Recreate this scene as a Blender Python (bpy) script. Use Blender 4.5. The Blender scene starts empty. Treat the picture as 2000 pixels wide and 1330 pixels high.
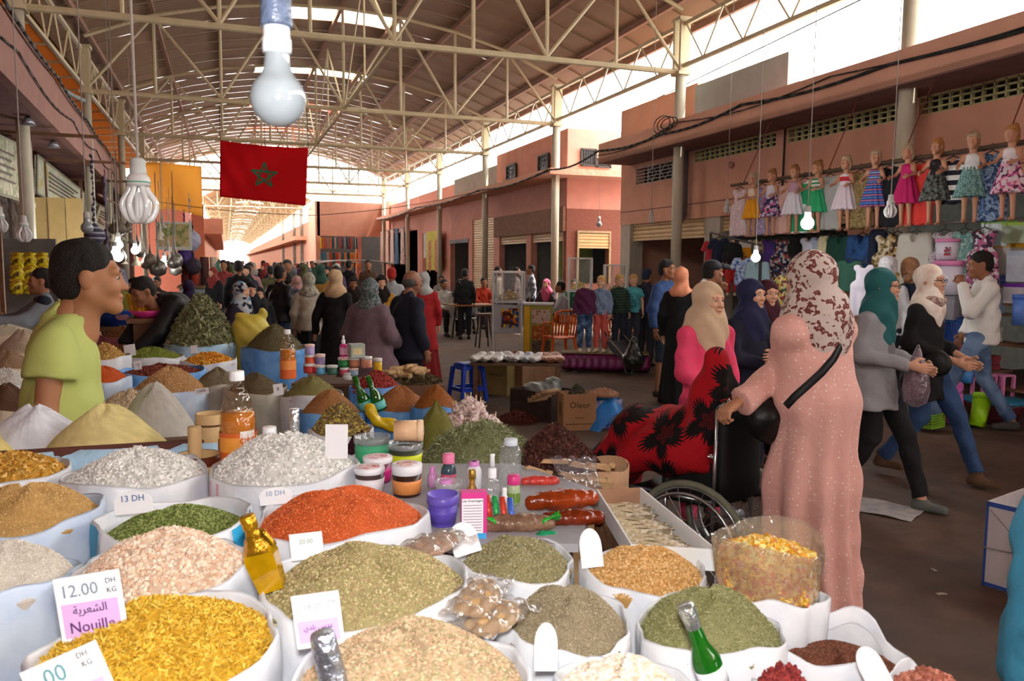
import bpy,math,random
import numpy as np
from mathutils import Vector,Matrix
random.seed(7)
PI=math.pi
SC=bpy.context.scene
COL=SC.collection
# ---------------------------------------------------------------- camera
F=1560.0
CAM=Vector((0,0,1.62))
PITCH=math.atan(150/F);YAW=math.atan(560/F*math.cos(PITCH));ROLL=math.radians(0.42)
_f=Vector((math.sin(YAW)*math.cos(PITCH),math.cos(YAW)*math.cos(PITCH),-math.sin(PITCH)))
_r=Vector((math.cos(YAW),-math.sin(YAW),0));_u=_r.cross(_f)
RT=_r*math.cos(ROLL)+_u*math.sin(ROLL);UP=_u*math.cos(ROLL)-_r*math.sin(ROLL)
cd=bpy.data.cameras.new('camera');cam=bpy.data.objects.new('camera',cd);COL.objects.link(cam)
cd.sensor_width=36;cd.lens=F/2000*36;cd.clip_start=0.05;cd.clip_end=500
M=Matrix((RT,UP,-_f)).transposed().to_4x4();M.translation=CAM;cam.matrix_world=M
cd.dof.use_dof=True;cd.dof.focus_distance=3.7;cd.dof.aperture_fstop=9
SC.camera=cam
# ---------------------------------------------------------------- light and exposure
w=bpy.data.worlds.new('sky');SC.world=w;w.use_nodes=True
nt=w.node_tree;nt.nodes.clear()
_o=nt.nodes.new('ShaderNodeOutputWorld');_b=nt.nodes.new('ShaderNodeBackground')
_b.inputs[0].default_value=(1.0,0.985,0.95,1);_b.inputs[1].default_value=8.0
nt.links.new(_b.outputs[0],_o.inputs[0])
sd=bpy.data.lights.new('sun','SUN');sd.energy=8;sd.angle=0.01;sd.color=(1,.93,.82)
so=bpy.data.objects.new('sun',sd);COL.objects.link(so)
so.rotation_euler=Vector((-0.385,0.06,-0.92)).to_track_quat('-Z','Y').to_euler()
fd=bpy.data.lights.new('camera_flash','AREA');fd.energy=24;fd.size=0.10;fd.color=(1,.98,.96)
fo=bpy.data.objects.new('camera_flash',fd);COL.objects.link(fo)
fo.location=CAM+UP*0.14+_f*(-0.02);fo.rotation_euler=(-_f).to_track_quat('Z','Y').to_euler()
SC.view_settings.view_transform='Standard';SC.view_settings.look='None'
SC.view_settings.gamma=1;SC.view_settings.exposure=0.55
SC.view_settings.use_curve_mapping=False
# ---------------------------------------------------------------- where things stand
def ray(px,py):return _f+RT*((px-1000)/F)-UP*((py-665)/F)
def at_z(px,py,z):d=ray(px,py);return CAM+d*((z-CAM.z)/d.z)
def at_x(px,py,x):d=ray(px,py);return CAM+d*(x/d.x)
def at_y(px,py,y):d=ray(px,py);return CAM+d*(y/d.y)
def at_d(px,py,t):return CAM+ray(px,py)*t
def depth(p):return(Vector(p)-CAM).dot(_f)
# ---------------------------------------------------------------- materials
_mc={}
def nd(t,kind,**kw):
 n=t.nodes.new(kind)
 for k,v in kw.items():
  if k in n.inputs:n.inputs[k].default_value=v
  else:setattr(n,k,v)
 return n
def c4(c):return tuple(c)+(1,)if len(c)==3 else c
def hx(s):
 f=lambda v:(v/12.92 if v<=.04045 else((v+.055)/1.055)**2.4)
 return tuple(f(int(s[i:i+2],16)/255)for i in(0,2,4))
def mat(col,rough=.7,var=.12,vs=8,bump=0,bs=40,metal=0,trans=0,emit=0,spec=.4,alpha=1,ior=1.45,name=None,col2=None,sub=0):
 """plain procedural material: colour broken up by noise, optional bump"""
 if isinstance(col,str):col=hx(col)
 if isinstance(col2,str):col2=hx(col2)
 if rough in(.8,.85)and not bump:bump,bs=.8,9
 key=(tuple(col),rough,var,vs,bump,bs,metal,trans,emit,spec,alpha,ior,col2)
 if key in _mc:return _mc[key]
 m=bpy.data.materials.new(name or 'surface');m.use_nodes=True
 t=m.node_tree;p=t.nodes['Principled BSDF']
 tc=nd(t,'ShaderNodeTexCoord')
 if var or col2:
  n=nd(t,'ShaderNodeTexNoise',Scale=vs,Detail=5.0)
  t.links.new(tc.outputs['Object'],n.inputs['Vector'])
  r=nd(t,'ShaderNodeValToRGB');r.color_ramp.elements[0].position=.35;r.color_ramp.elements[1].position=.65
  a=col2 if col2 else tuple(min(1,x*(1-var))for x in col);b=col if col2 else tuple(min(1,x*(1+var))for x in col)
  r.color_ramp.elements[0].color=c4(a);r.color_ramp.elements[1].color=c4(b)
  t.links.new(n.outputs[0],r.inputs[0]);t.links.new(r.outputs[0],p.inputs['Base Color'])
 else:p.inputs['Base Color'].default_value=c4(col)
 p.inputs['Roughness'].default_value=rough;p.inputs['Metallic'].default_value=metal
 p.inputs['Specular IOR Level'].default_value=spec;p.inputs['IOR'].default_value=ior
 if trans:p.inputs['Transmission Weight'].default_value=trans
 if alpha<1:p.inputs['Alpha'].default_value=alpha
 if emit:p.inputs['Emission Color'].default_value=c4(col);p.inputs['Emission Strength'].default_value=emit
 if bump:
  bn=nd(t,'ShaderNodeTexNoise',Scale=bs,Detail=4.0);t.links.new(tc.outputs['Object'],bn.inputs['Vector'])
  bb=nd(t,'ShaderNodeBump',Strength=bump,Distance=.02);t.links.new(bn.outputs[0],bb.inputs['Height'])
  t.links.new(bb.outputs[0],p.inputs['Normal'])
 _mc[key]=m
 return m
def ramp(t,stops,const=True):
 r=nd(t,'ShaderNodeValToRGB');r.color_ramp.interpolation='CONSTANT' if const else 'LINEAR'
 e=r.color_ramp.elements
 while len(e)<len(stops):e.new(.5)
 for i,(p,c)in enumerate(stops):
  e[i].position=p;e[i].color=c4(hx(c)if isinstance(c,str)else c)
 return r
def pmat(kind,cols,scale=10,rough=.8,thr=.3,name='cloth',ax='Z',bump=0):
 """patterned cloth or print: 'spots', 'cells', 'stripes', 'leopard', 'flowers', 'mix'"""
 key=(kind,tuple(cols),scale,rough,thr,ax)
 if key in _mc:return _mc[key]
 m=bpy.data.materials.new(name);m.use_nodes=True;t=m.node_tree;L=t.links.new
 p=t.nodes['Principled BSDF'];p.inputs['Roughness'].default_value=rough;p.inputs['Specular IOR Level'].default_value=.25
 tc=nd(t,'ShaderNodeTexCoord');v=tc.outputs['Object']
 if kind=='stripes':
  s=nd(t,'ShaderNodeSeparateXYZ');L(v,s.inputs[0])
  a=nd(t,'ShaderNodeMath',operation='MULTIPLY');a.inputs[1].default_value=scale;L(s.outputs[ax],a.inputs[0])
  b=nd(t,'ShaderNodeMath',operation='FRACT');L(a.outputs[0],b.inputs[0])
  r=ramp(t,[(i/len(cols),c)for i,c in enumerate(cols)]);L(b.outputs[0],r.inputs[0]);out=r.outputs[0]
 elif kind in('spots','leopard'):
  if kind=='leopard':
   nz=nd(t,'ShaderNodeTexNoise',Scale=scale*1.3,Detail=2.0);L(v,nz.inputs['Vector'])
   mx=nd(t,'ShaderNodeMixRGB',blend_type='ADD');mx.inputs[0].default_value=.12;L(v,mx.inputs[1]);L(nz.outputs['Color'],mx.inputs[2]);v=mx.outputs[0]
  vo=nd(t,'ShaderNodeTexVoronoi',Scale=scale,Randomness=(.45 if kind=='spots' else .9));L(v,vo.inputs['Vector'])
  st=[(0,cols[1]),(thr,cols[0])]if kind=='spots' else[(0,cols[2]),(thr*.35,cols[1]),(thr,cols[0])]
  r=ramp(t,st);L(vo.outputs['Distance'],r.inputs[0]);out=r.outputs[0]
 elif kind=='cells':
  vo=nd(t,'ShaderNodeTexVoronoi',Scale=scale);L(v,vo.inputs['Vector'])
  s=nd(t,'ShaderNodeSeparateXYZ');L(vo.outputs['Color'],s.inputs[0])
  r=ramp(t,[(i/len(cols),c)for i,c in enumerate(cols)]);L(s.outputs[0],r.inputs[0]);out=r.outputs[0]
 elif kind=='mix':
  n=nd(t,'ShaderNodeTexNoise',Scale=scale,Detail=4.0);L(v,n.inputs['Vector'])
  k=len(cols);r=ramp(t,[(.36+.28*i/max(1,k-1),c)for i,c in enumerate(cols)],const=False);L(n.outputs[0],r.inputs[0]);out=r.outputs[0]
 elif kind=='flowers':
  s0=nd(t,'ShaderNodeSeparateXYZ');L(v,s0.inputs[0]);cb=nd(t,'ShaderNodeCombineXYZ');L(s0.outputs['Y' if ax=='X' else 'X'],cb.inputs[0]);L(s0.outputs['Z'],cb.inputs[1]);v=cb.outputs[0]
  vo=nd(t,'ShaderNodeTexVoronoi',Scale=scale,Randomness=.55,voronoi_dimensions='2D');L(v,vo.inputs['Vector'])
  sc=nd(t,'ShaderNodeVectorMath',operation='SUBTRACT');L(v,sc.inputs[0]);L(vo.outputs['Position'],sc.inputs[1])
  s=nd(t,'ShaderNodeSeparateXYZ');L(sc.outputs[0],s.inputs[0])
  at=nd(t,'ShaderNodeMath',operation='ARCTAN2');L(s.outputs['Y'],at.inputs[0]);L(s.outputs['X'],at.inputs[1])
  m5=nd(t,'ShaderNodeMath',operation='MULTIPLY');m5.inputs[1].default_value=2.5;L(at.outputs[0],m5.inputs[0])
  co=nd(t,'ShaderNodeMath',operation='COSINE');L(m5.outputs[0],co.inputs[0])
  ab=nd(t,'ShaderNodeMath',operation='ABSOLUTE');L(co.outputs[0],ab.inputs[0])
  rr=nd(t,'ShaderNodeMath',operation='MULTIPLY_ADD');L(ab.outputs[0],rr.inputs[0]);rr.inputs[1].default_value=.26;rr.inputs[2].default_value=.22
  dv=nd(t,'ShaderNodeMath',operation='DIVIDE');L(vo.outputs['Distance'],dv.inputs[0]);L(rr.outputs[0],dv.inputs[1])
  # fine red streaks running outward on the petals
  m40=nd(t,'ShaderNodeMath',operation='MULTIPLY');m40.inputs[1].default_value=45;L(at.outputs[0],m40.inputs[0])
  c40=nd(t,'ShaderNodeMath',operation='COSINE');L(m40.outputs[0],c40.inputs[0])
  st=nd(t,'ShaderNodeMath',operation='MULTIPLY_ADD');L(c40.outputs[0],st.inputs[0]);st.inputs[1].default_value=.16;L(dv.outputs[0],st.inputs[2])
  r=ramp(t,[(0,cols[1]),(.16,cols[0]),(.22,cols[1]),(.98,cols[0])]);L(st.outputs[0],r.inputs[0]);out=r.outputs[0]
 if bump or rough>=.8:
  bn=nd(t,'ShaderNodeTexNoise',Scale=11.0,Detail=4.0);L(tc.outputs['Object'],bn.inputs['Vector'])
  bb=nd(t,'ShaderNodeBump',Strength=bump or .8,Distance=.02);L(bn.outputs[0],bb.inputs['Height']);L(bb.outputs[0],p.inputs['Normal'])
 L(out,p.inputs['Base Color'])
 _mc[key]=m
 return m
def vmat(rough=.75,name='grain',spec=.35):
 """colour carried per grain in the mesh attribute 'tint'"""
 key=('v',rough,spec)
 if key in _mc:return _mc[key]
 m=bpy.data.materials.new(name);m.use_nodes=True;t=m.node_tree
 p=t.nodes['Principled BSDF'];a=nd(t,'ShaderNodeAttribute',attribute_name='tint')
 t.links.new(a.outputs['Color'],p.inputs['Base Color']);p.inputs['Roughness'].default_value=rough;p.inputs['Specular IOR Level'].default_value=spec
 _mc[key]=m
 return m
def lucent(col,name='translucent_sheet',mixf=.5,alpha=0.0):
 """thin sheet that passes light diffusely"""
 key=('l',col,mixf,alpha)
 if key in _mc:return _mc[key]
 m=bpy.data.materials.new(name);m.use_nodes=True;t=m.node_tree;t.nodes.clear()
 o=nd(t,'ShaderNodeOutputMaterial');a=nd(t,'ShaderNodeBsdfTranslucent');b=nd(t,'ShaderNodeBsdfDiffuse');x=nd(t,'ShaderNodeMixShader')
 c=c4(hx(col));a.inputs[0].default_value=c;b.inputs[0].default_value=c;x.inputs[0].default_value=mixf
 t.links.new(b.outputs[0],x.inputs[1]);t.links.new(a.outputs[0],x.inputs[2]);out=x
 if alpha:
  tr=nd(t,'ShaderNodeBsdfTransparent');y=nd(t,'ShaderNodeMixShader');y.inputs[0].default_value=alpha
  t.links.new(x.outputs[0],y.inputs[1]);t.links.new(tr.outputs[0],y.inputs[2]);out=y
 t.links.new(out.outputs[0],o.inputs[0]);_mc[key]=m
 return m
def film(col='ffffff',rough=.12,clear=.8,name='clear_plastic'):
 """crinkled clear plastic: see-through, glossy, slightly milky"""
 key=('f',col,rough,clear)
 if key in _mc:return _mc[key]
 m=bpy.data.materials.new(name);m.use_nodes=True;t=m.node_tree;t.nodes.clear();L=t.links.new
 o=nd(t,'ShaderNodeOutputMaterial');tr=nd(t,'ShaderNodeBsdfTransparent');g=nd(t,'ShaderNodeBsdfGlossy');d=nd(t,'ShaderNodeBsdfDiffuse');x=nd(t,'ShaderNodeMixShader');y=nd(t,'ShaderNodeMixShader')
 c=hx(col);g.inputs['Roughness'].default_value=rough;g.inputs[0].default_value=(.9,.9,.9,1);d.inputs[0].default_value=c4(tuple(v*.8 for v in c));tr.inputs[0].default_value=c4(tuple(.6+.4*v for v in c))
 tc=nd(t,'ShaderNodeTexCoord');n=nd(t,'ShaderNodeTexNoise',Scale=22.0,Detail=2.0);bb=nd(t,'ShaderNodeBump',Strength=.9,Distance=.03)
 L(tc.outputs['Object'],n.inputs['Vector']);L(n.outputs[0],bb.inputs['Height']);L(bb.outputs[0],g.inputs['Normal'])
 lw=nd(t,'ShaderNodeLayerWeight',Blend=.25);L(bb.outputs[0],lw.inputs['Normal']);ma=nd(t,'ShaderNodeMath',operation='MULTIPLY_ADD',use_clamp=True);L(lw.outputs['Facing'],ma.inputs[0]);ma.inputs[1].default_value=.35;ma.inputs[2].default_value=.05
 x.inputs[0].default_value=(1-clear)*.45;L(tr.outputs[0],x.inputs[1]);L(d.outputs[0],x.inputs[2])
 L(ma.outputs[0],y.inputs[0]);L(x.outputs[0],y.inputs[1]);L(g.outputs[0],y.inputs[2]);L(y.outputs[0],o.inputs[0]);_mc[key]=m
 return m
 # ---------------------------------------------------------------- mesh helpers
def mesh_np(V,Fq,smooth=False,tint=None):
 """mesh from numpy arrays; Fq is (n,3) or (n,4)"""
 me=bpy.data.meshes.new('mesh');V=np.asarray(V,np.float32);Fq=np.asarray(Fq,np.int32)
 k=Fq.shape[1];n=len(Fq)
 me.vertices.add(len(V));me.vertices.foreach_set('co',V.ravel())
 me.loops.add(n*k);me.loops.foreach_set('vertex_index',Fq.ravel())
 me.polygons.add(n);me.polygons.foreach_set('loop_start',np.arange(0,n*k,k,dtype=np.int32))
 me.polygons.foreach_set('use_smooth',np.full(n,smooth,bool))
 if tint is not None:
  a=me.color_attributes.new('tint','FLOAT_COLOR','POINT')
  a.data.foreach_set('color',np.concatenate([tint,np.ones((len(tint),1))],1).astype(np.float32).ravel())
 me.update(calc_edges=True);me.validate()
 return me
class MB:
 """collects simple shapes into one mesh"""
 def __init__(s):s.v=[];s.f=[]
 def add(s,vs,fs):
  b=len(s.v);s.v+=[tuple(v)for v in vs];s.f+=[tuple(i+b for i in f)for f in fs];return s
 def box(s,c,d,rz=0,R=None,taper=1.0):
  hx_,hy,hz=d[0]/2,d[1]/2,d[2]/2;vs=[]
  for z in(-hz,hz):
   k=taper if z>0 else 1
   for x,y in((-hx_,-hy),(hx_,-hy),(hx_,hy),(-hx_,hy)):vs.append(Vector((x*k,y*k,z)))
  Rm=R if R is not None else Matrix.Rotation(rz,3,'Z')
  return s.add([Rm@v+Vector(c)for v in vs],[(0,3,2,1),(4,5,6,7),(0,1,5,4),(1,2,6,5),(2,3,7,6),(3,0,4,7)])
 def b2(s,a,b):return s.box([(a[i]+b[i])/2 for i in range(3)],[abs(b[i]-a[i])for i in range(3)])
 def cyl(s,a,b,r,r2=None,n=10,cap=True):
  a=Vector(a);b=Vector(b);r2=r if r2 is None else r2;d=(b-a)
  if d.length<1e-6:return s
  q=d.to_track_quat('Z','Y').to_matrix();vs=[]
  for p,rr in((a,r),(b,r2)):
   for i in range(n):
    t=2*PI*i/n;vs.append(q@Vector((rr*math.cos(t),rr*math.sin(t),0))+p)
  fs=[(i,(i+1)%n,n+(i+1)%n,n+i)for i in range(n)]
  if cap:fs+=[tuple(range(n-1,-1,-1)),tuple(range(n,2*n))]
  return s.add(vs,fs)
 def tube(s,pts,r,n=6):
  for i in range(len(pts)-1):s.cyl(pts[i],pts[i+1],r,n=n)
  return s
 def lathe(s,prof,c=(0,0,0),n=20,R=None):
  """prof: list of (radius, height)"""
  c=Vector(c);vs=[]
  for r,z in prof:
   for i in range(n):
    t=2*PI*i/n;p=Vector((max(r,1e-4)*math.cos(t),max(r,1e-4)*math.sin(t),z));vs.append((R@p if R is not None else p)+c)
  fs=[(k*n+i,k*n+(i+1)%n,(k+1)*n+(i+1)%n,(k+1)*n+i)for k in range(len(prof)-1)for i in range(n)]
  fs+=[tuple(range(n-1,-1,-1)),tuple((len(prof)-1)*n+i for i in range(n))]
  return s.add(vs,fs)
 def sheet(s,f,nu,nv,th=0.0):
  """surface f(u,v) -> point, u,v in 0..1; th gives it real thickness along its normal"""
  P=[[Vector(f(i/nu,j/nv))for j in range(nv+1)]for i in range(nu+1)]
  idx=lambda i,j:i*(nv+1)+j
  fs=[(idx(i,j),idx(i+1,j),idx(i+1,j+1),idx(i,j+1))for i in range(nu)for j in range(nv)]
  flat=[p for r in P for p in r]
  if not th:return s.add(flat,fs)
  N=[]
  for i in range(nu+1):
   for j in range(nv+1):
    a=P[min(i+1,nu)][j]-P[max(i-1,0)][j];b=P[i][min(j+1,nv)]-P[i][max(j-1,0)]
    q=a.cross(b);N.append(q.normalized()if q.length>1e-9 else Vector((0,0,1)))
  k=len(flat);back=[p-N[i]*th for i,p in enumerate(flat)]
  fs2=[tuple(k+q for q in reversed(f))for f in fs]
  rim=[idx(i,0)for i in range(nu+1)]+[idx(nu,j)for j in range(1,nv+1)]+[idx(i,nv)for i in range(nu-1,-1,-1)]+[idx(0,j)for j in range(nv-1,0,-1)]
  sd_=[(rim[i],rim[i]+k,rim[(i+1)%len(rim)]+k,rim[(i+1)%len(rim)])for i in range(len(rim))]
  return s.add(flat+back,fs+fs2+sd_)
 def prism(s,pts,a,b,ax='x'):
  """polygon pts (2d) extruded from a to b along axis"""
  n=len(pts);mk={'x':lambda p,t:(t,p[0],p[1]),'y':lambda p,t:(p[0],t,p[1]),'z':lambda p,t:(p[0],p[1],t)}[ax]
  return s.add([mk(p,a)for p in pts]+[mk(p,b)for p in pts],[tuple(range(n-1,-1,-1)),tuple(range(n,2*n))]+[(i,(i+1)%n,n+(i+1)%n,n+i)for i in range(n)])
 def mesh(s,smooth=False):
  me=bpy.data.meshes.new('mesh');me.from_pydata([tuple(v)for v in s.v],[],s.f)
  if smooth:me.polygons.foreach_set('use_smooth',[True]*len(me.polygons))
  me.update()
  return me
def obj(name,me,m,parent=None,loc=None,rz=None,smooth=False,kind=None,label=None):
 if isinstance(me,MB):me=me.mesh(smooth)
 o=bpy.data.objects.new(name,me);COL.objects.link(o)
 if m is not None and not me.materials:me.materials.append(m)
 elif m is not None and me.materials[0]!=m:
  o.material_slots[0].link='OBJECT';o.material_slots[0].material=m
 if parent is not None:o.parent=parent
 if loc is not None:o.location=loc
 if rz is not None:o.rotation_euler=(0,0,rz)
 if kind:o['kind']=kind
 if label:o['label']=label
 return o
def tag(o,label,cat,group=None,kind=None):
 o['label']=label;o['category']=cat
 if group:o['group']=group
 if kind:o['kind']=kind
 return o
def thing(name,label,cat,loc=(0,0,0),rz=0,group=None):
 o=bpy.data.objects.new(name,None);COL.objects.link(o);o.location=loc;o.rotation_euler=(0,0,rz);o.empty_display_size=.1
 return tag(o,label,cat,group)
def struct(name,me,m,parent=None,**k):
 o=obj(name,me,m,parent,**k)
 if parent is None:o['kind']='structure'
 return o
KIDS={}
def dup(root,loc,rz,label,group=None,mats=None,scale=None):
 """copy of a thing with copies of its parts and sub-parts; mats = {part name: material}"""
 def cp(o,par):
  c=o.copy();COL.objects.link(c);c.parent=par
  base=o.name.split('.')[0]
  if mats and base in mats and c.type=='MESH':
   c.material_slots[0].link='OBJECT';c.material_slots[0].material=mats[base]
  for ch in o.children:cp(ch,c)
  return c
 r=cp(root,None);r.location=loc;r.rotation_euler=(0,0,rz);r['label']=label
 if group:r['group']=group
 if scale:r.scale=(scale,)*3 if isinstance(scale,(int,float))else scale
 return r
def sdf(prims,vox,lo=None,hi=None):
 """prims: dicts t='c' tapered capsule / 'e' ellipsoid / 'p' half space; op add/sub/cut; k blend"""
 ps=[]
 for q in prims:
  if q['t']=='c':
   a=np.array(q['a'],float);b=np.array(q['b'],float);r=max(q['r'],q.get('r2',q['r']))
   sx=q.get('sx',1);e=np.array([r*sx,r*q.get('sy',1),r]);q['_lo']=np.minimum(a,b)-e;q['_hi']=np.maximum(a,b)+e
  elif q['t']=='e':
   c=np.array(q['c'],float);rr=np.array(q['r'],float);m_=rr.max()if 'R' in q else rr;q['_lo']=c-m_;q['_hi']=c+m_
 adds=[q for q in prims if q['t']!='p' and q.get('op','add')=='add']
 if lo is None:lo=np.min([q['_lo']for q in adds],0)
 if hi is None:hi=np.max([q['_hi']for q in adds],0)
 lo=np.array(lo,float)-vox*2.5;hi=np.array(hi,float)+vox*2.5
 n=np.ceil((hi-lo)/vox).astype(int)+1
 ax=[lo[i]+vox*np.arange(n[i])for i in range(3)]
 D=np.full(n,1.0,np.float32)
 for q in prims:
  k=q.get('k',.02);op=q.get('op','add')
  if q['t']=='p':
   nn=q['n'];p=q['p']
   d=(ax[0][:,None,None]-p[0])*nn[0]+(ax[1][None,:,None]-p[1])*nn[1]+(ax[2][None,None,:]-p[2])*nn[2]
   np.maximum(D,d.astype(np.float32),out=D);continue
  mg=k+vox*3
  i0=np.clip(np.floor((q['_lo']-mg-lo)/vox).astype(int),0,n);i1=np.clip(np.ceil((q['_hi']+mg-lo)/vox).astype(int)+1,0,n)
  if(i1<=i0).any():continue
  X=ax[0][i0[0]:i1[0]][:,None,None];Y=ax[1][i0[1]:i1[1]][None,:,None];Z=ax[2][i0[2]:i1[2]][None,None,:]
  if q['t']=='c':
   sx=q.get('sx',1);sy=q.get('sy',1)
   a=np.array(q['a'],float)/(sx,sy,1);b=np.array(q['b'],float)/(sx,sy,1);ab=b-a;L2=ab@ab+1e-12
   x=X/sx-a[0];y=Y/sy-a[1];z=Z-a[2]
   tt=(x*ab[0]+y*ab[1]+z*ab[2])/L2;t=np.clip(tt,0,1)
   d=np.sqrt((x-t*ab[0])**2+(y-t*ab[1])**2+(z-t*ab[2])**2)-(q['r']+(q.get('r2',q['r'])-q['r'])*t)
   if q.get('flat'):d=np.maximum(d,(tt-1)*math.sqrt(L2))
  else:
   c=q['c'];r=q['r'];x=X-c[0];y=Y-c[1];z=Z-c[2]
   if 'R' in q:
    R=np.array(q['R']);x,y,z=(R[0,0]*x+R[1,0]*y+R[2,0]*z,R[0,1]*x+R[1,1]*y+R[2,1]*z,R[0,2]*x+R[1,2]*y+R[2,2]*z)
   k0=np.sqrt((x/r[0])**2+(y/r[1])**2+(z/r[2])**2);k1=np.sqrt((x/r[0]**2)**2+(y/r[1]**2)**2+(z/r[2]**2)**2)+1e-9
   d=k0*(k0-1)/k1
  sub=D[i0[0]:i1[0],i0[1]:i1[1],i0[2]:i1[2]]
  if op=='add':
   h=np.maximum(k-np.abs(sub-d),0)/k;r_=np.minimum(sub,d)-h*h*k*.25
  elif op=='sub':
   h=np.maximum(k-np.abs(sub+d),0)/k;r_=np.maximum(sub,-d)+h*h*k*.25
  else:r_=np.maximum(sub,d)
  D[i0[0]:i1[0],i0[1]:i1[1],i0[2]:i1[2]]=r_
 return D,lo,ax
def nets(D,lo,vox):
 """surface nets: quads where D changes sign"""
 S=D<0;n=D.shape
 c=sum(S[i:n[0]-1+i,j:n[1]-1+j,k:n[2]-1+k].astype(np.int8)for i in(0,1)for j in(0,1)for k in(0,1))
 idx=np.argwhere((c>0)&(c<8));ids=np.full((n[0]-1,n[1]-1,n[2]-1),-1,np.int32);ids[idx[:,0],idx[:,1],idx[:,2]]=np.arange(len(idx))
 cor=[(i,j,k)for i in(0,1)for j in(0,1)for k in(0,1)]
 val=np.stack([D[idx[:,0]+a,idx[:,1]+b,idx[:,2]+e]for a,b,e in cor],1)
 acc=np.zeros((len(idx),3));cnt=np.zeros(len(idx))
 for a in range(8):
  for b in range(a+1,8):
   if sum(abs(cor[a][i]-cor[b][i])for i in range(3))!=1:continue
   va,vb=val[:,a],val[:,b];cr=(va<0)!=(vb<0);t=np.where(cr,va/np.where(cr,va-vb,1),0)
   pa=np.array(cor[a]);pb=np.array(cor[b]);acc+=cr[:,None]*(pa+t[:,None]*(pb-pa));cnt+=cr
 V=np.array(lo)+(idx+acc/cnt[:,None])*vox;Fs=[]
 for ax_ in range(3):
  u,v=[(1,2),(2,0),(0,1)][ax_]
  sl0=[slice(1,n[i]-1)for i in range(3)];sl1=list(sl0);sl0[ax_]=slice(0,n[ax_]-1);sl1[ax_]=slice(1,n[ax_])
  A=S[tuple(sl0)];B=S[tuple(sl1)];e=np.argwhere(A!=B)
  if not len(e):continue
  fl=A[e[:,0],e[:,1],e[:,2]];off=np.array([1,1,1]);off[ax_]=0;e=e+off
  def cell(du,dv):
   q=e.copy();q[:,u]+=du;q[:,v]+=dv;return ids[q[:,0],q[:,1],q[:,2]]
  q=np.stack([cell(-1,-1),cell(0,-1),cell(0,0),cell(-1,0)],1);q[~fl]=q[~fl][:,::-1]
  Fs.append(q)
 return V,np.concatenate(Fs)
def solid(prims,vox,warp=None,join=None,fold=None):
 """prims -> smooth mesh. fold(X,Y,Z)->offset added to the field. join: further (prims,vox) meshed finer, same mesh"""
 VV=[];FF=[];b=0
 for pr,vx in[(prims,vox)]+(join or[]):
  D,lo,ax=sdf(pr,vx)
  if fold:D=D+fold(ax[0][:,None,None],ax[1][None,:,None],ax[2][None,None,:]).astype(np.float32)
  V,Fq=nets(D,lo,vx)
  if warp:V=warp(V)
  VV.append(V);FF.append(Fq+b);b+=len(V)
 return mesh_np(np.concatenate(VV),np.concatenate(FF),True)
def C(a,b,r,r2=None,**k):return dict(t='c',a=a,b=b,r=r,r2=r if r2 is None else r2,**k)
def E(c,r,**k):return dict(t='e',c=c,r=r,**k)
def lerp(a,b,t):return tuple(a[i]+(b[i]-a[i])*t for i in range(len(a)))
def fold_v(a=.006,n=9,f=3.0):
 """soft vertical folds"""
 return lambda X,Y,Z:a*np.sin(n*np.arctan2(Y,X)+2.0*np.sin(f*Z)+1.3)*np.ones_like(Z)
def fold_s(a=.005,sc=1.0):
 """crumpled folds"""
 return lambda X,Y,Z:a*(np.sin(sc*(26*X+11*Z)+2*np.sin(9*Y*sc))*np.sin(sc*(19*Z-13*Y)+2*np.sin(8*X*sc))+.75*np.sin(sc*(34*Z+22*X)+3.2*np.sin(sc*(11*Y+7*X))+2*np.sin(sc*6*Z))*np.sin(sc*(15*X-12*Y)+1.7*np.sin(sc*9*Z)))
 # ---------------------------------------------------------------- writing
_ts=bpy.data.scenes.new('lettering')
def text_mesh(s,size,depth_=.0004,align='CENTER'):
 cu=bpy.data.curves.new('t','FONT');cu.body=s;cu.size=size;cu.extrude=depth_;cu.align_x=align;cu.align_y='CENTER';cu.resolution_u=2
 o=bpy.data.objects.new('t',cu);_ts.collection.objects.link(o)
 _ts.view_layers[0].update();dg=_ts.view_layers[0].depsgraph
 if dg is None:COL.objects.link(o);dg=bpy.context.evaluated_depsgraph_get()
 me=bpy.data.meshes.new_from_object(o.evaluated_get(dg));bpy.data.objects.remove(o);bpy.data.curves.remove(cu)
 me.materials.clear()
 return me
def lettering(s,size,m,parent,M4,name='lettering'):
 """flat print on a surface; M4 maps text plane (x right, y up, z out) into the parent's space"""
 o=obj(name,text_mesh(s,size),m,parent);o.matrix_local=M4
 return o
def frame(o,x,y):
 """matrix with origin o, x right, y up"""
 x=Vector(x).normalized();y=Vector(y);z=x.cross(y).normalized();y=z.cross(x)
 m_=Matrix((x,y,z)).transposed().to_4x4();m_.translation=Vector(o)
 return m_
# ================================================================ the setting
PINK=mat('c58f78',.85,.06,3,bump=.15,bs=30,name='pink_render');PINK2=mat('b88070',.85,.07,3,bump=.15,name='old_pink_render')
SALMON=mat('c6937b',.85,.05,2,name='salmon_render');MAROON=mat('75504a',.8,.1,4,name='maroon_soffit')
GREY=mat('8d8a82',.9,.12,3,bump=.4,name='cement');BROWN=mat('7d5b48',.9,.12,6,bump=.3,name='brown_render')
CREAM=mat('b9a988',.5,.06,5,name='cream_steel');PIPE=mat('b3ab96',.5,.06,5,name='painted_pipe');SHUT=mat('c4a576',.5,.06,4,name='shutter_steel')
DARK=mat('1d1815',.9,.2,3,name='dark_interior');BLACK=mat('141414',.6,0,name='black');GLASSY=mat('3a4348',.2,.2,3,name='window_glass')  # DARK: shade of shop interiors and recesses put into a near-black colour
IRON=mat('2a2523',.6,.1,5,name='iron');ROOFM=mat('80644c',.55,.10,1.2,bump=.1,name='roof_sheet_steel');PURL=mat('8a6450',.7,.1,3,name='purlin_steel')
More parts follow.
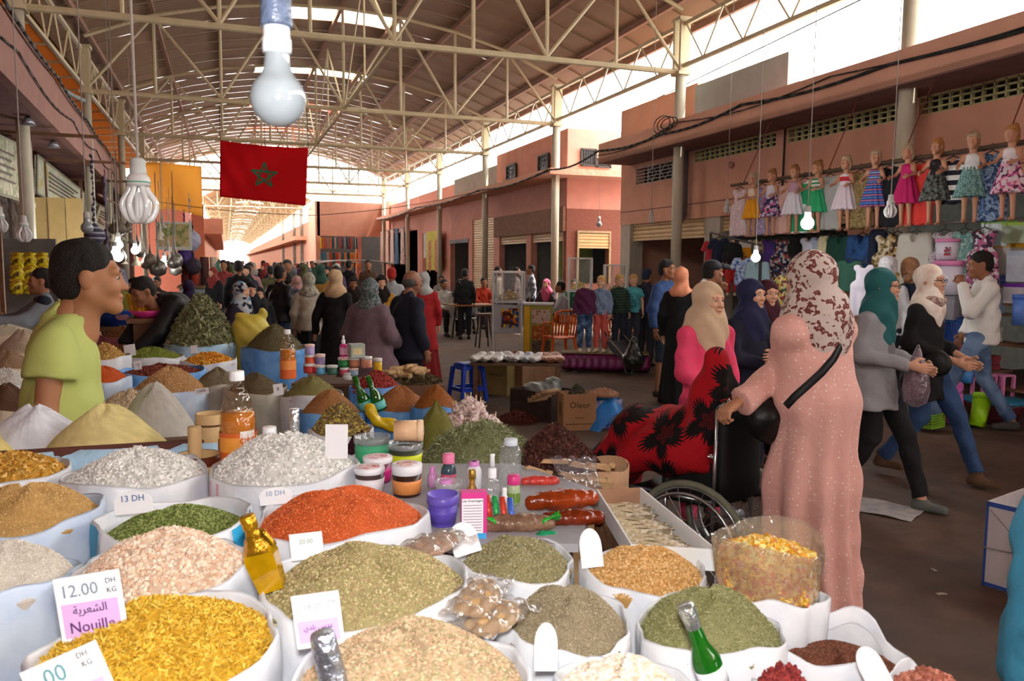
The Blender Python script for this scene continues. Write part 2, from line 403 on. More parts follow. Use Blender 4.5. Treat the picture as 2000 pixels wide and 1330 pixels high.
# floor: dark trodden concrete with litter-pale specks
fm=bpy.data.materials.new('trodden_floor');fm.use_nodes=True;t=fm.node_tree;L=t.links.new;p=t.nodes['Principled BSDF']
tc=nd(t,'ShaderNodeTexCoord');n1=nd(t,'ShaderNodeTexNoise',Scale=.9,Detail=8.0);n2=nd(t,'ShaderNodeTexNoise',Scale=5.0,Detail=9.0);n3=nd(t,'ShaderNodeTexVoronoi',Scale=9.0)
for q in(n1,n2,n3):L(tc.outputs['Object'],q.inputs['Vector'])
r1=ramp(t,[(.3,'3c2c22'),(.5,'523d2f'),(.72,'644b3a')],False);L(n1.outputs[0],r1.inputs[0])
r2=ramp(t,[(.35,'000000'),(.7,'ffffff')],False);L(n2.outputs[0],r2.inputs[0])
mx=nd(t,'ShaderNodeMixRGB',blend_type='OVERLAY');mx.inputs[0].default_value=.25;L(r1.outputs[0],mx.inputs[1]);L(r2.outputs[0],mx.inputs[2])
r3=ramp(t,[(0,'ffffff'),(.02,'000000')]);L(n3.outputs['Distance'],r3.inputs[0])
m2=nd(t,'ShaderNodeMixRGB');L(r3.outputs[0],m2.inputs[0]);L(mx.outputs[0],m2.inputs[1]);m2.inputs[2].default_value=c4(hx('a08c78'));L(m2.outputs[0],p.inputs['Base Color'])
rr=ramp(t,[(.3,(.7,)*3),(.7,(.95,)*3)],False);L(n1.outputs[0],rr.inputs[0]);L(rr.outputs[0],p.inputs['Roughness'])
bb=nd(t,'ShaderNodeBump',Strength=.35,Distance=.02);L(n2.outputs[0],bb.inputs['Height']);L(bb.outputs[0],p.inputs['Normal'])
struct('floor',MB().b2((-12,-12,-.1),(16,220,0)),fm)
# --- vaulted roof: transverse sheets one metre wide, each lapping the next
def zr(x):return 6.30+1.35*(1-((x-2.7)/6.1)**2)
ceil=bpy.data.objects.new('ceiling',None);COL.objects.link(ceil);ceil['kind']='structure'
def arch(x0,x1,y0,y1,n=14,lap=.03):
 return MB().sheet(lambda u,v:(x0+(x1-x0)*u,y0+(y1-y0)*v,zr(x0+(x1-x0)*u)+lap*v),n,1,.02)
sheet=arch(-3.5,8.9,0,1.04).mesh();sl=arch(-3.5,1.0,0,1.04,6).mesh();sr=arch(4.4,8.9,0,1.04,6).mesh();sky=arch(1.0,4.4,0,1.04,6).mesh()
WHITE_SHEET=lucent('f6f4ea','skylight_sheet',.8,.35);RED_SHEET=lucent('f07050','red_skylight_sheet',.8,.2)
for i in range(-9,46):
 if i in(14,20,26,32,38,44):
  obj('roof_sheet',sl,ROOFM,ceil,(0,i,0));obj('roof_sheet',sr,ROOFM,ceil,(0,i,0))
  obj('skylight',sky,RED_SHEET if i in(32,38)else WHITE_SHEET,ceil,(0,i,0),label='red translucent skylight sheet' if i in(32,38)else 'white translucent skylight sheet')
 else:obj('roof_sheet',sheet,ROOFM,ceil,(0,i,0))
PX=[-2.7+1.35*k for k in range(9)]
for x in PX+[-3.4,8.8]:
 obj('purlin',MB().b2((x-.04,-9,zr(x)-.12),(x+.04,46,zr(x)-.005)),PURL,ceil)
YC=[13.4,19.4,25.4,31.4,37.4,43.4]
tr=thing('roof_truss','nearest cream steel roof truss over the hall, above the hanging bulb','truss',(0,YC[0],0),0,'roof trusses spanning the hall')
def rod(a,b,r,n=4):return MB().cyl(a,b,r,n=n)
obj('bottom_chord',rod((-2.7,0,5.2),(8.1,0,5.2),.055,8),CREAM,tr)
tb=MB()
TZ=[zr(x)-.16-(.10 if k in(0,8)else 0)for k,x in enumerate(PX)]
for k in range(8):tb.cyl((PX[k],0,TZ[k]),(PX[k+1],0,TZ[k+1]),.04,n=6)
obj('top_chord',tb,CREAM,tr)
for k in range(1,8):obj('vertical',rod((PX[k],0,5.22),(PX[k],0,TZ[k]),.035,6),CREAM,tr)
for k in(1,3,5,7):
 for d in(-1,1):obj('diagonal',rod((PX[k],0,TZ[k]-.03),(PX[k+d],0,5.24),.032,6),CREAM,tr)
TL=['second roof truss from the camera, level with the top of the hanging cord','third roof truss from the camera, above the red flag','fourth roof truss from the camera, behind the red flag','fifth roof truss from the camera, before the bright arched gap','farthest roof truss of the tall hall, at the bright arched gap']
for y,l in zip(YC[1:],TL):dup(tr,(0,y,0),0,l)
# columns
def column(x,y,label,top=6.15,r=.1):
 c=thing('steel_column',label,'column',(x,y,0),0,'round steel columns of the hall')
 obj('shaft',MB().cyl((0,0,0),(0,0,5.2),r,n=16),PIPE,c,smooth=True);obj('head_frame',MB().box((0,-.11,(5.15+top)/2),(.2,.06,top-5.15)).box((0,.11,(5.15+top)/2),(.2,.06,top-5.15)).box((0,0,5.17),(.26,.3,.06)).box((0,0,top),(.26,.3,.06)),CREAM,c)
 return c
ords=['nearest','second','third','fourth','fifth','farthest']
for i,y in enumerate(YC):
 column(8.1,y,['pale round column by the grille window and the drainpipe','pale round column with torn posters in front of the brown shop strip','pale round column beside the tall closed shutter','pale round column beside the yellow food poster','pale round column by the hanging carpets','pale round column in front of the far pink block with scarves'][i])
 column(-2.7,y,'%s left-hand column rising behind the left cornice'%ords[i],6.1,.09)
column(8.1,8.0,'thick pale post rising above the rail of dressed dolls',6.3,.11)
# lattice girders on the column lines
def girder(x,z0,z1,y0,y1,label,n=4):
 g=thing('lattice_girder',label,'girder',(x,y0,0),0,'lattice girders along the column rows');l=y1-y0
 obj('top_chord',MB().box((0,l/2,z1),(.06,l-.3,.07)),CREAM,g);obj('bottom_chord',MB().box((0,l/2,z0),(.06,l-.3,.07)),CREAM,g)
 for i in range(n):
  a=.15+(l-.3)*i/n;m_=a+(l-.3)/n/2;b=a+(l-.3)/n
  obj('brace',rod((0,a,z1),(0,m_,z0),.022,4),CREAM,g);obj('brace',rod((0,m_,z0),(0,b,z1),.022,4),CREAM,g)
 return g
ys=[7.4]+YC
for side,x in(('right',8.1),('left',-2.75)):
 for i in range(6):
  girder(x,5.3,6.05,max(ys[i],8.4)if x>0 else ys[i],ys[i+1],'%s-side lattice girder over the %s bay'%(side,['nearest','second','third','fourth','fifth','farthest'][i]))
  # longitudinal ties joining the trusses
for i in range(5):
 y0,y1=YC[i],YC[i+1];g=thing('tie_frame','cream tie frame along the middle of the hall between the %s and %s trusses'%(['first','second','third','fourth','fifth'][i],['second','third','fourth','fifth','last'][i]),'tie',(2.7,y0,0),0,'ties between the roof trusses')
 obj('tie',MB().box((0,3,5.2),(.05,5.8,.05)),CREAM,g);obj('brace',rod((0,.1,5.25),(0,3,7.3),.02),CREAM,g);obj('brace',rod((0,3,7.3),(0,5.9,5.25),.02),CREAM,g);obj('post',rod((0,3,5.2),(0,3,7.3),.02),CREAM,g)
 # --- far narrower hall
def fz(x):return 5.3+.95*(1-((x-1.85)/3.2)**2)
FARR=mat('b8a07a',.6,.08,1,name='far_roof_steel')
fc=bpy.data.objects.new('ceiling',None);COL.objects.link(fc);fc['kind']='structure'
fs=MB().sheet(lambda u,v:(-1.3+6.3*u,4.0*v,fz(-1.3+6.3*u)),10,1,.02).mesh();
fl=MB().sheet(lambda u,v:(-1.3+2.1*u,1.5*v,fz(-1.3+2.1*u)),4,1,.02).mesh();frr=MB().sheet(lambda u,v:(2.9+2.1*u,1.5*v,fz(2.9+2.1*u)),4,1,.02).mesh();fk=MB().sheet(lambda u,v:(.8+2.1*u,1.5*v,fz(.8+2.1*u)),4,1,.02).mesh()
for i in range(24):
 y=50+i*5.5
 obj('roof_sheet',fs,FARR,fc,(0,y,0));obj('roof_sheet',fl,FARR,fc,(0,y+4,0));obj('roof_sheet',frr,FARR,fc,(0,y+4,0));obj('skylight',fk,WHITE_SHEET,fc,(0,y+4,0),label='white translucent skylight sheet')
ft=thing('roof_truss','first slim truss of the far narrow hall','truss',(0,48,0),0,'slim trusses of the far hall')
b=MB();xs=[-1.1+.74*k for k in range(9)]
b.cyl((-1.1,0,4.7),(4.8,0,4.7),.035,n=4)
for k in range(8):b.cyl((xs[k],0,fz(xs[k])-.1),(xs[k+1],0,fz(xs[k+1])-.1),.03,n=4)
obj('chords',b,CREAM,ft);b=MB()
for k in range(9):b.cyl((xs[k],0,4.7),(xs[k],0,fz(xs[k])-.1),.02,n=4)
for k in range(8):b.cyl((xs[k],0,4.7 if k%2 else fz(xs[k])-.1),(xs[k+1],0,fz(xs[k+1])-.1 if k%2 else 4.7),.02,n=4)
obj('web',b,CREAM,ft)
for i in range(1,20):dup(ft,(0,48+i*5.5,0),0,'slim cream truss crossing the far narrow hall')
ft['label']='slim cream truss crossing the far narrow hall'
# open steelwork over the yard behind the far block
for i,y in enumerate((47.5,51,56)):
 g=thing('roof_truss',['nearest','middle','farthest'][i]+' bare truss without roofing seen under the bright arched gap','truss',(0,y,0),0,'bare trusses below the bright gap');b=MB()
 z0=5.75;z1=6.45;b.cyl((-2.5,0,z0),(8.3,0,z0),.04,n=4).cyl((-2.5,0,z1),(8.3,0,z1),.04,n=4);obj('chords',b,CREAM,g);b=MB()
 for k in range(18):b.cyl((-2.5+.6*k,0,z0 if k%2 else z1),(-2.5+.6*(k+1),0,z1 if k%2 else z0),.02,n=4)
 obj('web',b,CREAM,g)
 # --- walls with openings (a wall along Y at x, or along X at y)
def holed(ax,p0,p1,a0,a1,z0,z1,holes):
 """wall slab p0..p1 thick, running a0..a1; holes = (a_lo,a_hi,z_lo,z_hi) not overlapping in a"""
 b=MB();cur=a0
 def bx(u0,u1,w0,w1):
  if u1-u0<.001 or w1-w0<.001:return
  if ax=='y':b.b2((p0,u0,w0),(p1,u1,w1))
  else:b.b2((u0,p0,w0),(u1,p1,w1))
 for h in sorted(holes):
  bx(cur,h[0],z0,z1);bx(h[0],h[1],z0,h[2]);bx(h[0],h[1],h[3],z1);cur=h[1]
 bx(cur,a1,z0,z1);return b
vents=[(5.2,8.3),(8.52,10.9),(11.2,13.65)]
wr=struct('wall_right',holed('y',8.6,8.82,-9.6,16.7,2.52,4.0,[(a,b_,3.58,3.82)for a,b_ in vents]+[(14.0,16.0,3.37,3.74)]),PINK)
obj('seam',MB().b2((8.585,3.5,2.80),(8.6,16.7,2.815)),MAROON,wr)
for a,b_ in vents:
 g=MB();n=int((b_-a)/.155);
 for i in range(n+1):g.b2((8.61,a+(b_-a)*i/n-.012,3.58),(8.66,a+(b_-a)*i/n+.012,3.82))
 for z in(3.59,3.66,3.74,3.81):g.b2((8.61,a,z-.01),(8.66,b_,z+.01))
 obj('vent_grille',g,mat('a8a070',.7),wr,kind='stuff');obj('vent_backing',MB().b2((8.8,a,3.56),(8.81,b_,3.84)),DARK,wr)  # near-black sheet behind each grille paints the shade of the vent recess
g=MB()
for z in(3.38,3.45,3.52,3.59,3.66,3.73):g.b2((8.62,14.0,z-.006),(8.64,16.0,z+.006))
for y in(14.0,14.5,15.0,15.5,16.0):g.b2((8.62,y-.007,3.37),(8.64,y+.007,3.74))
for y in(14.75,15.3):
 for s in(-1,1):
  for q in(-1,1):g.cyl((8.615,y+s*.18,3.555),(8.615,y,3.555+q*.16),.008,n=4)
struct('window_1',g,mat('b8b0a8',.5));struct('trim_1',MB().b2((8.84,13.9,3.3),(8.9,16.1,3.8)),DARK)  # dark sheet behind the grille window paints the shade of the opening
wc=struct('trim_2',MB().b2((7.8,-9.6,3.84),(8.6,16.25,3.92)).b2((7.8,-9.6,3.84),(7.88,16.25,4.25)),SALMON)
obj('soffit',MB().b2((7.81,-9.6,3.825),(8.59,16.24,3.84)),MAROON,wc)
struct('wall_right_parapet',MB().b2((8.6,13.6,4.0),(8.8,16.75,5.1)),SALMON);struct('wall_right_block',MB().b2((8.55,10.9,3.95),(8.8,13.6,5.03)),mat('8b8e8d',.9,.06,3,bump=.3))
struct('wall_right_side',MB().b2((8.82,16.55,0),(14,16.7,4.0)).b2((8.8,16.6,4.0),(12,16.75,5.1)),SALMON)
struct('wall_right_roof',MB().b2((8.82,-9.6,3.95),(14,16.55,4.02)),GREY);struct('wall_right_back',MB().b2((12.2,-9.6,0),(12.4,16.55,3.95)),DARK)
pl=[(16.25,16.7),(12.75,13.25),(9.1,9.5),(5.2,5.6)]
for i,(a,b_)in enumerate(pl):struct('wall_right_pillar',MB().b2((8.62,a,0),(8.95,b_,2.52)),mat('a89f92',.8,.05)if i<2 else PINK)
struct('wall_right_partition',MB().b2((8.95,12.9,0),(12.2,13.05,3.9)).b2((8.95,9.2,0),(12.2,9.35,3.9)),mat('8d8f88',.9))
def shutter(a,b_,z0,z1,x,label,m=None,ax='y'):
 """roller shutter of curved slats hanging from z1 down to z0"""
 s=thing('roller_shutter',label,'shutter',(x,a,z0)if ax=='y' else(a,x,z0),0,None);w_=b_-a;n=max(2,round((z1-z0)/.085));h=(z1-z0)/n;g=MB()
 for i in range(n):
  pr=[(0,i*h),(-.018,i*h+.2*h),(-.022,i*h+.5*h),(-.018,i*h+.8*h),(0,i*h+.97*h),(.01,i*h+.5*h)]
  if ax=='y':g.prism([(p_[0],p_[1])for p_ in pr],0,w_,'y')
  else:g.prism([(p_[0],p_[1])for p_ in pr],0,w_,'x')
 obj('slats',g,m or SHUT,s,kind='stuff')
 obj('bottom_rail',(MB().b2((-.02,0,-.05),(.02,w_,.0))if ax=='y' else MB().b2((0,-.02,-.05),(w_,.02,0))),m or SHUT,s)
 return s
shutter(13.25,16.25,2.2,2.55,8.72,'half-open roller shutter right of the brick corner, above the boy mannequins')
shutter(9.5,12.75,2.3,2.6,8.72,'rolled-up shutter behind the rail of dressed dolls')
# building B
FACEB=[(8.85,9.75,0,2.45)]
struct('wall_middle_side',holed('x',19.8,20.0,8.6,13.5,0,3.1,[(8.95,9.85,1.1,2.45)]),mat('7c4c3e',.9,.15,20,bump=.6,bs=60,name='small_brick_face'))
struct('wall_middle_upper',MB().b2((8.6,19.8,3.1),(13.5,20,5.2)).b2((8.6,20,3.95),(8.8,25.7,5.2)),PINK2)
shutter(8.95,9.85,2.1,2.45,19.78,'small half-open shutter in the brick corner booth',ax='x')
struct('trim_3',MB().b2((8.9,19.74,2.46),(9.9,19.8,2.52)).b2((8.9,19.74,1.1),(8.95,19.8,2.46)).b2((9.85,19.74,1.1),(9.9,19.8,2.46)),mat('a08a68',.6))
struct('wall_middle_inner',MB().b2((8.9,20.9,0),(9.9,21,2.9)),mat('5f7a45',.8))
struct('wall_middle_front',holed('y',8.6,8.8,20.0,25.7,0,3.95,[(20.05,22.45,0,2.5),(22.85,25.4,0,2.5)]),PINK2)
struct('trim_4',MB().b2((8.5,19.82,2.5),(8.6,25.7,3.15)),BROWN)
struct('trim_5',MB().b2((7.8,19.05,3.9),(8.6,44,4.05)).b2((8.6,19.05,3.9),(13,19.8,4.05)),SALMON)
shutter(19.95,22.45,2.3,2.55,8.68,'rolled-up shutter of the cafe right opening, over the fire extinguisher');shutter(22.85,25.4,2.3,2.55,8.68,'rolled-up shutter of the cafe left opening')
CAFE=mat('7f857a',.85,.05,2)
struct('wall_cafe_back',MB().b2((11.2,20,0),(11.3,25.7,3.9)),CAFE);struct('wall_cafe_side',MB().b2((8.8,22.6,0),(11.2,22.7,3.9)).b2((8.8,25.6,0),(11.2,25.7,3.9)),mat('6d7070',.85));struct('wall_cafe_roof',MB().b2((8.8,20,3.9),(13.5,25.7,3.96)),GREY)
def barred(n_,c,w_,h,ax):
 o=bpy.data.objects.new('window_%d'%n_,None);COL.objects.link(o);o['kind']='structure';o.location=c;g=MB();q=MB()
 if ax=='y':
  g.box((0,0,0),(.02,w_,h))
  for s in(-.5,.5):q.box((-.03,s*w_,0),(.05,.05,h+.05)).box((-.03,0,s*h),(.05,w_,.05))
  for i in range(1,6):q.box((-.03,-w_/2+w_*i/6,0),(.015,.015,h))
  for i in range(1,3):q.box((-.03,0,-h/2+h*i/3),(.015,w_,.015))
 else:
  g.box((0,0,0),(w_,.02,h))
  for s in(-.5,.5):q.box((s*w_,-.03,0),(.05,.05,h+.05)).box((0,-.03,s*h),(w_,.05,.05))
  for i in range(1,6):q.box((-w_/2+w_*i/6,-.03,0),(.015,.015,h))
  for i in range(1,4):q.box((0,-.03,-h/2+h*i/4),(w_,.015,.015))
 obj('pane',g,GLASSY,o);obj('bars',q,IRON,o)
for i,(px,py,w_,h)in enumerate([(1063,318,.75,.42),(1000,336,.85,.42)]):p_=at_x(px,py,8.57);barred(2+i,p_,w_,h,'y')
for i,(px,py,w_,h)in enumerate([(1149,308,.42,.42),(1178,319,.4,.2)]):p_=at_y(px,py,19.77);barred(4+i,p_,w_,h,'x')
# building C
struct('wall_far_front',holed('y',8.6,8.8,25.7,46,0,3.95,[(26.0,28.5,0,3.2),(29.0,31.6,0,2.5),(33.0,36.5,0,3.0),(37.5,44,0,3.2)]),PINK2)
struct('wall_far_upper',MB().b2((8.6,25.7,3.95),(8.8,31.0,4.9)),GREY);struct('wall_far_parapet',MB().b2((8.6,31.0,3.95),(8.8,44,4.75)),PINK2)
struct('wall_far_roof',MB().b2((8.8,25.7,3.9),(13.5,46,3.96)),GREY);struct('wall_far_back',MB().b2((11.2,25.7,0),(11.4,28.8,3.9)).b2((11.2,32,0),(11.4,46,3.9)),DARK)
struct('wall_doorway',MB().b2((9.8,28.8,0),(9.9,31.8,3)),mat('a9bcb8',.8,.04));struct('trim_6',MB().b2((8.58,28.95,2.4),(8.62,31.65,2.55)),IRON)
shutter(26.0,28.5,.1,3.2,8.66,'tall closed cream roller shutter behind the cafe tables');shutter(33.0,36.5,1.9,3.0,8.66,'pale grey shutter behind the yellow food poster',mat('b8b4aa',.5))
# far block facing the hall
struct('wall_block',MB().b2((4.85,46,3.1),(9.5,46.25,5.0)).b2((4.75,46,0),(5.0,50,5.0)).b2((8.5,44,3.0),(9,46,5)),PINK)
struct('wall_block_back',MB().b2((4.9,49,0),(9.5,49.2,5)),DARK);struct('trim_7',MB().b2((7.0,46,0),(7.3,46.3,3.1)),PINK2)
struct('wall_hall_right',MB().b2((4.8,50,0),(5.0,205,4.1)),PINK);struct('trim_8',MB().b2((4.1,52,3.0),(4.8,190,3.25)),SALMON)
struct('wall_hall_post',MB().b2((4.6,60,0),(4.8,60.3,5.2)).b2((4.6,72,0),(4.8,72.3,5.2)).b2((4.6,54,0),(4.8,54.3,5.2)),GREY)
struct('wall_hall_left',MB().b2((-1.4,50,0),(-1.2,205,4.2)),PINK);struct('trim_9',MB().b2((-1.2,47,3.2),(-.2,120,3.9)),PINK2)
# --- left building
def XL(y):return-1.75-.045*y
def lprism(x0,x1,y0,y1,z0,z1):
 b=MB();v=[]
 for z in(z0,z1):
  for y,xx in((y0,x0),(y0,x1),(y1,x1),(y1,x0)):v.append((XL(y)+xx,y,z))
 return b.add(v,[(3,2,1,0),(4,5,6,7),(0,1,5,4),(1,2,6,5),(2,3,7,6),(3,0,4,7)])
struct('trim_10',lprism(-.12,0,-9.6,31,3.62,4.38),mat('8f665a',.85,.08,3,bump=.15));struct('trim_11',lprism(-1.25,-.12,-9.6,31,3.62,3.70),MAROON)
struct('wall_left',lprism(-1.4,-1.25,-9.6,31,0,3.7),mat('8a5a4e',.85,.08,3));struct('wall_left_roof',lprism(-4,-.12,-9.6,31,4.3,4.38),GREY)
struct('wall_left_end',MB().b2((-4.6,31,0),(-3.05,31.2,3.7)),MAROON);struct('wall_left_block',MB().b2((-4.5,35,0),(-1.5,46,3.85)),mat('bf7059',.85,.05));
struct('wall_left_corner',MB().b2((-1.5,46,0),(-1.2,50,3.9)).b2((-1.5,45.8,3.1),(-.1,47,3.9)),PINK)
# lean-to roof behind the left girders, glowing orange in the daylight
lr=struct('ceiling_left',MB().sheet(lambda u,v:(-3.3-4.2*u,4+40*v,6.2-.2*u),3,8,.01),lucent('8a6038','orange_roof_sheet',.45));struct('wall_left_screen',MB().b2((-7.6,4,4),(-7.5,44,6.2)),lucent('8a5c30','orange_side_sheet',.45))
lb=MB()
for i in range(24):lb.cyl((-3.4,5+1.6*i,6.1),(-7.4,5+1.6*i,5.9),.03,n=4)
obj('rafter',lb,CREAM,lr,kind='stuff')
struct('wall_rear',MB().b2((-12,-9.8,0),(8.9,-9.6,7.7)),PINK2)  # added unseen wall closing the hall behind the camera to block sky light
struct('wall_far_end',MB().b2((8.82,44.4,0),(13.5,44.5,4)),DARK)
rng=np.random.default_rng(3)
def shape(kind):
 if kind=='lens':n=5;a=np.linspace(0,2*PI,n,endpoint=False);V=[(math.cos(t),math.sin(t),0)for t in a]+[(0,0,.5),(0,0,-.5)];Fc=[(i,(i+1)%n,n)for i in range(n)]+[((i+1)%n,i,n+1)for i in range(n)]
 elif kind=='ball':V=[(1,0,0),(0,1,0),(-1,0,0),(0,-1,0),(0,0,1),(0,0,-1),(.62,.62,.4),(-.62,.62,.4),(-.62,-.62,.4),(.62,-.62,.4)];Fc=[(0,6,9),(9,6,4),(1,7,6),(6,7,4),(2,8,7),(7,8,4),(3,9,8),(8,9,4),(0,1,6),(1,2,7),(2,3,8),(3,0,9),(0,5,1),(1,5,2),(2,5,3),(3,5,0)]
 elif kind=='bean':
  V=[];
  for x,r in((-.9,.3),(-.4,.55),(.4,.55),(.9,.3)):V+=[(x,r*math.cos(t),r*.8*math.sin(t)+.15*(x*x))for t in np.linspace(0,2*PI,5,endpoint=False)]
  Fc=[]
  for k in range(3):
   for i in range(5):a,b,c,d=k*5+i,k*5+(i+1)%5,(k+1)*5+(i+1)%5,(k+1)*5+i;Fc+=[(a,b,c),(a,c,d)]
  Fc+=[(0,2,1),(0,3,2),(0,4,3),(15,16,17),(15,17,18),(15,18,19)]
 elif kind=='rod':V=[(x,.16*math.cos(t),.16*math.sin(t))for x in(-1,1)for t in(0,2.1,4.2)];Fc=[(0,1,4),(0,4,3),(1,2,5),(1,5,4),(2,0,3),(2,3,5)]
 elif kind=='cube':V=[(x*.8,y*.8,z*.8)for z in(-1,1)for x,y in((-1,-1),(1,-1),(1,1),(-1,1))];Fc=[(4,5,6),(4,6,7),(0,1,5),(0,5,4),(1,2,6),(1,6,5),(2,3,7),(2,7,6),(3,0,4),(3,4,7)]
 elif kind=='leaf':V=[(-1,0,0),(-.5,.28,.18),(.2,.3,.3),(1,0,.1),(.2,-.12,.25),(-.5,-.16,.12)];Fc=[(0,5,1),(1,5,4),(1,4,2),(2,4,3)]
 elif kind=='curl':
  V=[];Fc=[]
  for i in range(6):t=i*.55;V+=[(math.sin(t)*1.0-.4,math.cos(t)*1.0-.4,.08*i),(math.sin(t)*1.0-.4,math.cos(t)*1.0-.4,.08*i+.22)]
  for i in range(5):Fc+=[(2*i,2*i+2,2*i+3),(2*i,2*i+3,2*i+1)]
 elif kind=='chip':V=[(-1,-.6,0),(1,-.5,.1),(.9,.6,-.05),(-.8,.5,.15),(0,0,.25)];Fc=[(0,1,4),(1,2,4),(2,3,4),(3,0,4)]
 return np.array(V,float),np.array(Fc)
def rots(n,flat=.6):
 yaw=rng.uniform(0,2*PI,n);p=rng.normal(0,flat,n);r=rng.normal(0,flat,n)
 cy,sy,cp,sp,cr,sr=np.cos(yaw),np.sin(yaw),np.cos(p),np.sin(p),np.cos(r),np.sin(r)
 return np.stack([np.stack([cy*cp,cy*sp*sr-sy*cr,cy*sp*cr+sy*sr],1),np.stack([sy*cp,sy*sp*sr+cy*cr,sy*sp*cr-cy*sr],1),np.stack([-sp,cp*sr,cp*cr],1)],1)
def pal(cols,n):
 c=np.array([hx(k)for k in cols]);i=rng.integers(0,len(c),n);return np.clip(c[i]*rng.uniform(.86,1.12,(n,1)),0,1)
def heap_np(r,h,kind,g,cols,n,p=1.6,squash=1.0,rough=.012,seed=0,flat=.6,base=-.02,ry=None,sink=0.3):
 """mound of radius r and height h strewn with n grains of size g"""
 rg=np.random.default_rng(seed);NR,NA=14,40;ry=ry or r
 ph=rg.uniform(0,6.28,4)
 prof=lambda q,a:h*(1-q**p)+rough*(1-q)*(np.sin(3*a+ph[0])*.6+np.sin(5*a+8*q+ph[1])*.5)
 V=[(0,0,float(prof(np.array(0.),0)))];
 for i in range(1,NR+1):
  q=i/NR
  for k in range(NA):a=2*PI*k/NA;V.append((r*q*math.cos(a),ry*q*math.sin(a),float(prof(np.array(q),a))))
 for k in range(NA):a=2*PI*k/NA;V.append((r*.98*math.cos(a),ry*.98*math.sin(a),base))
 Fc=[(0,1+k,1+(k+1)%NA)for k in range(NA)]
 for i in range(NR):
  for k in range(NA):
   a,b,c,d=1+i*NA+k,1+i*NA+(k+1)%NA,1+(i+1)*NA+(k+1)%NA,1+(i+1)*NA+k;Fc+=[(a,d,c),(a,c,b)]
 V=np.array(V);Fc=np.array(Fc);T=pal([cols[0]],len(V))*.8 if n else pal(cols[:2],len(V))
 if not n:return V,Fc,T
 SV,SF=shape(kind);q=np.sqrt(rg.uniform(0,.985,n));a=rg.uniform(0,2*PI,n)
 z=prof(q,a);P=np.stack([r*q*np.cos(a),ry*q*np.sin(a),z+g*sink*rg.uniform(-.3,1,n)],1)
 R=rots(n,flat);G=g*(.80 if kind=='lens' else .88)*rg.uniform(.8,1.15,n);W=np.einsum('nij,vj->nvi',R,SV)*G[:,None,None]+P[:,None,:]
 m_=len(SV);FF=(SF[None]+(np.arange(n)*m_)[:,None,None]).reshape(-1,3)+len(V);TT=np.repeat(pal(cols,n),m_,0)
 return np.concatenate([V,W.reshape(-1,3)]),np.concatenate([Fc,FF]),np.concatenate([T,TT])
def heap(name,label,cat,loc,r,h,kind='lens',g=.003,cols=('999999',),n=4000,rough=.75,smooth=False,group=None,**k):
 V,Fc,T=heap_np(r,h,kind,g,cols,n,seed=int(abs(loc[0]*1000+loc[1]*77))%9999,**k)
 o=obj(name,mesh_np(V,Fc,smooth,T),vmat(rough),None,loc);return tag(o,label,cat,group,'stuff')
def woven(col,col2=None):
 """woven plastic sack cloth"""
 key=('w',col,col2)
 if key in _mc:return _mc[key]
 m=bpy.data.materials.new('woven_plastic');m.use_nodes=True;t=m.node_tree;L=t.links.new;p=t.nodes['Principled BSDF'];p.inputs['Roughness'].default_value=.45
 tc=nd(t,'ShaderNodeTexCoord');n=nd(t,'ShaderNodeTexNoise',Scale=9.0,Detail=3.0);L(tc.outputs['Object'],n.inputs['Vector'])
 a=hx(col);b=hx(col2)if col2 else tuple(x*.86 for x in a)
 r=ramp(t,[(.38,b),(.6,a)],False);L(n.outputs[0],r.inputs[0]);L(r.outputs[0],p.inputs['Base Color'])
 ck=nd(t,'ShaderNodeTexChecker',Scale=330.0);L(tc.outputs['Object'],ck.inputs['Vector']);ad=nd(t,'ShaderNodeMath',operation='MULTIPLY_ADD');L(ck.outputs['Fac'],ad.inputs[0]);ad.inputs[1].default_value=.04;L(n.outputs[0],ad.inputs[2])
 bb=nd(t,'ShaderNodeBump',Strength=.6,Distance=.02);L(ad.outputs[0],bb.inputs['Height']);L(bb.outputs[0],p.inputs['Normal']);_mc[key]=m;return m
WB=('e2e3e6','d2d6de');WBL=('c8d4e2','b0c2da');BLUE=('4f8ed2','6fa6dd');PB_=('9cc4e2','b8d6ea')
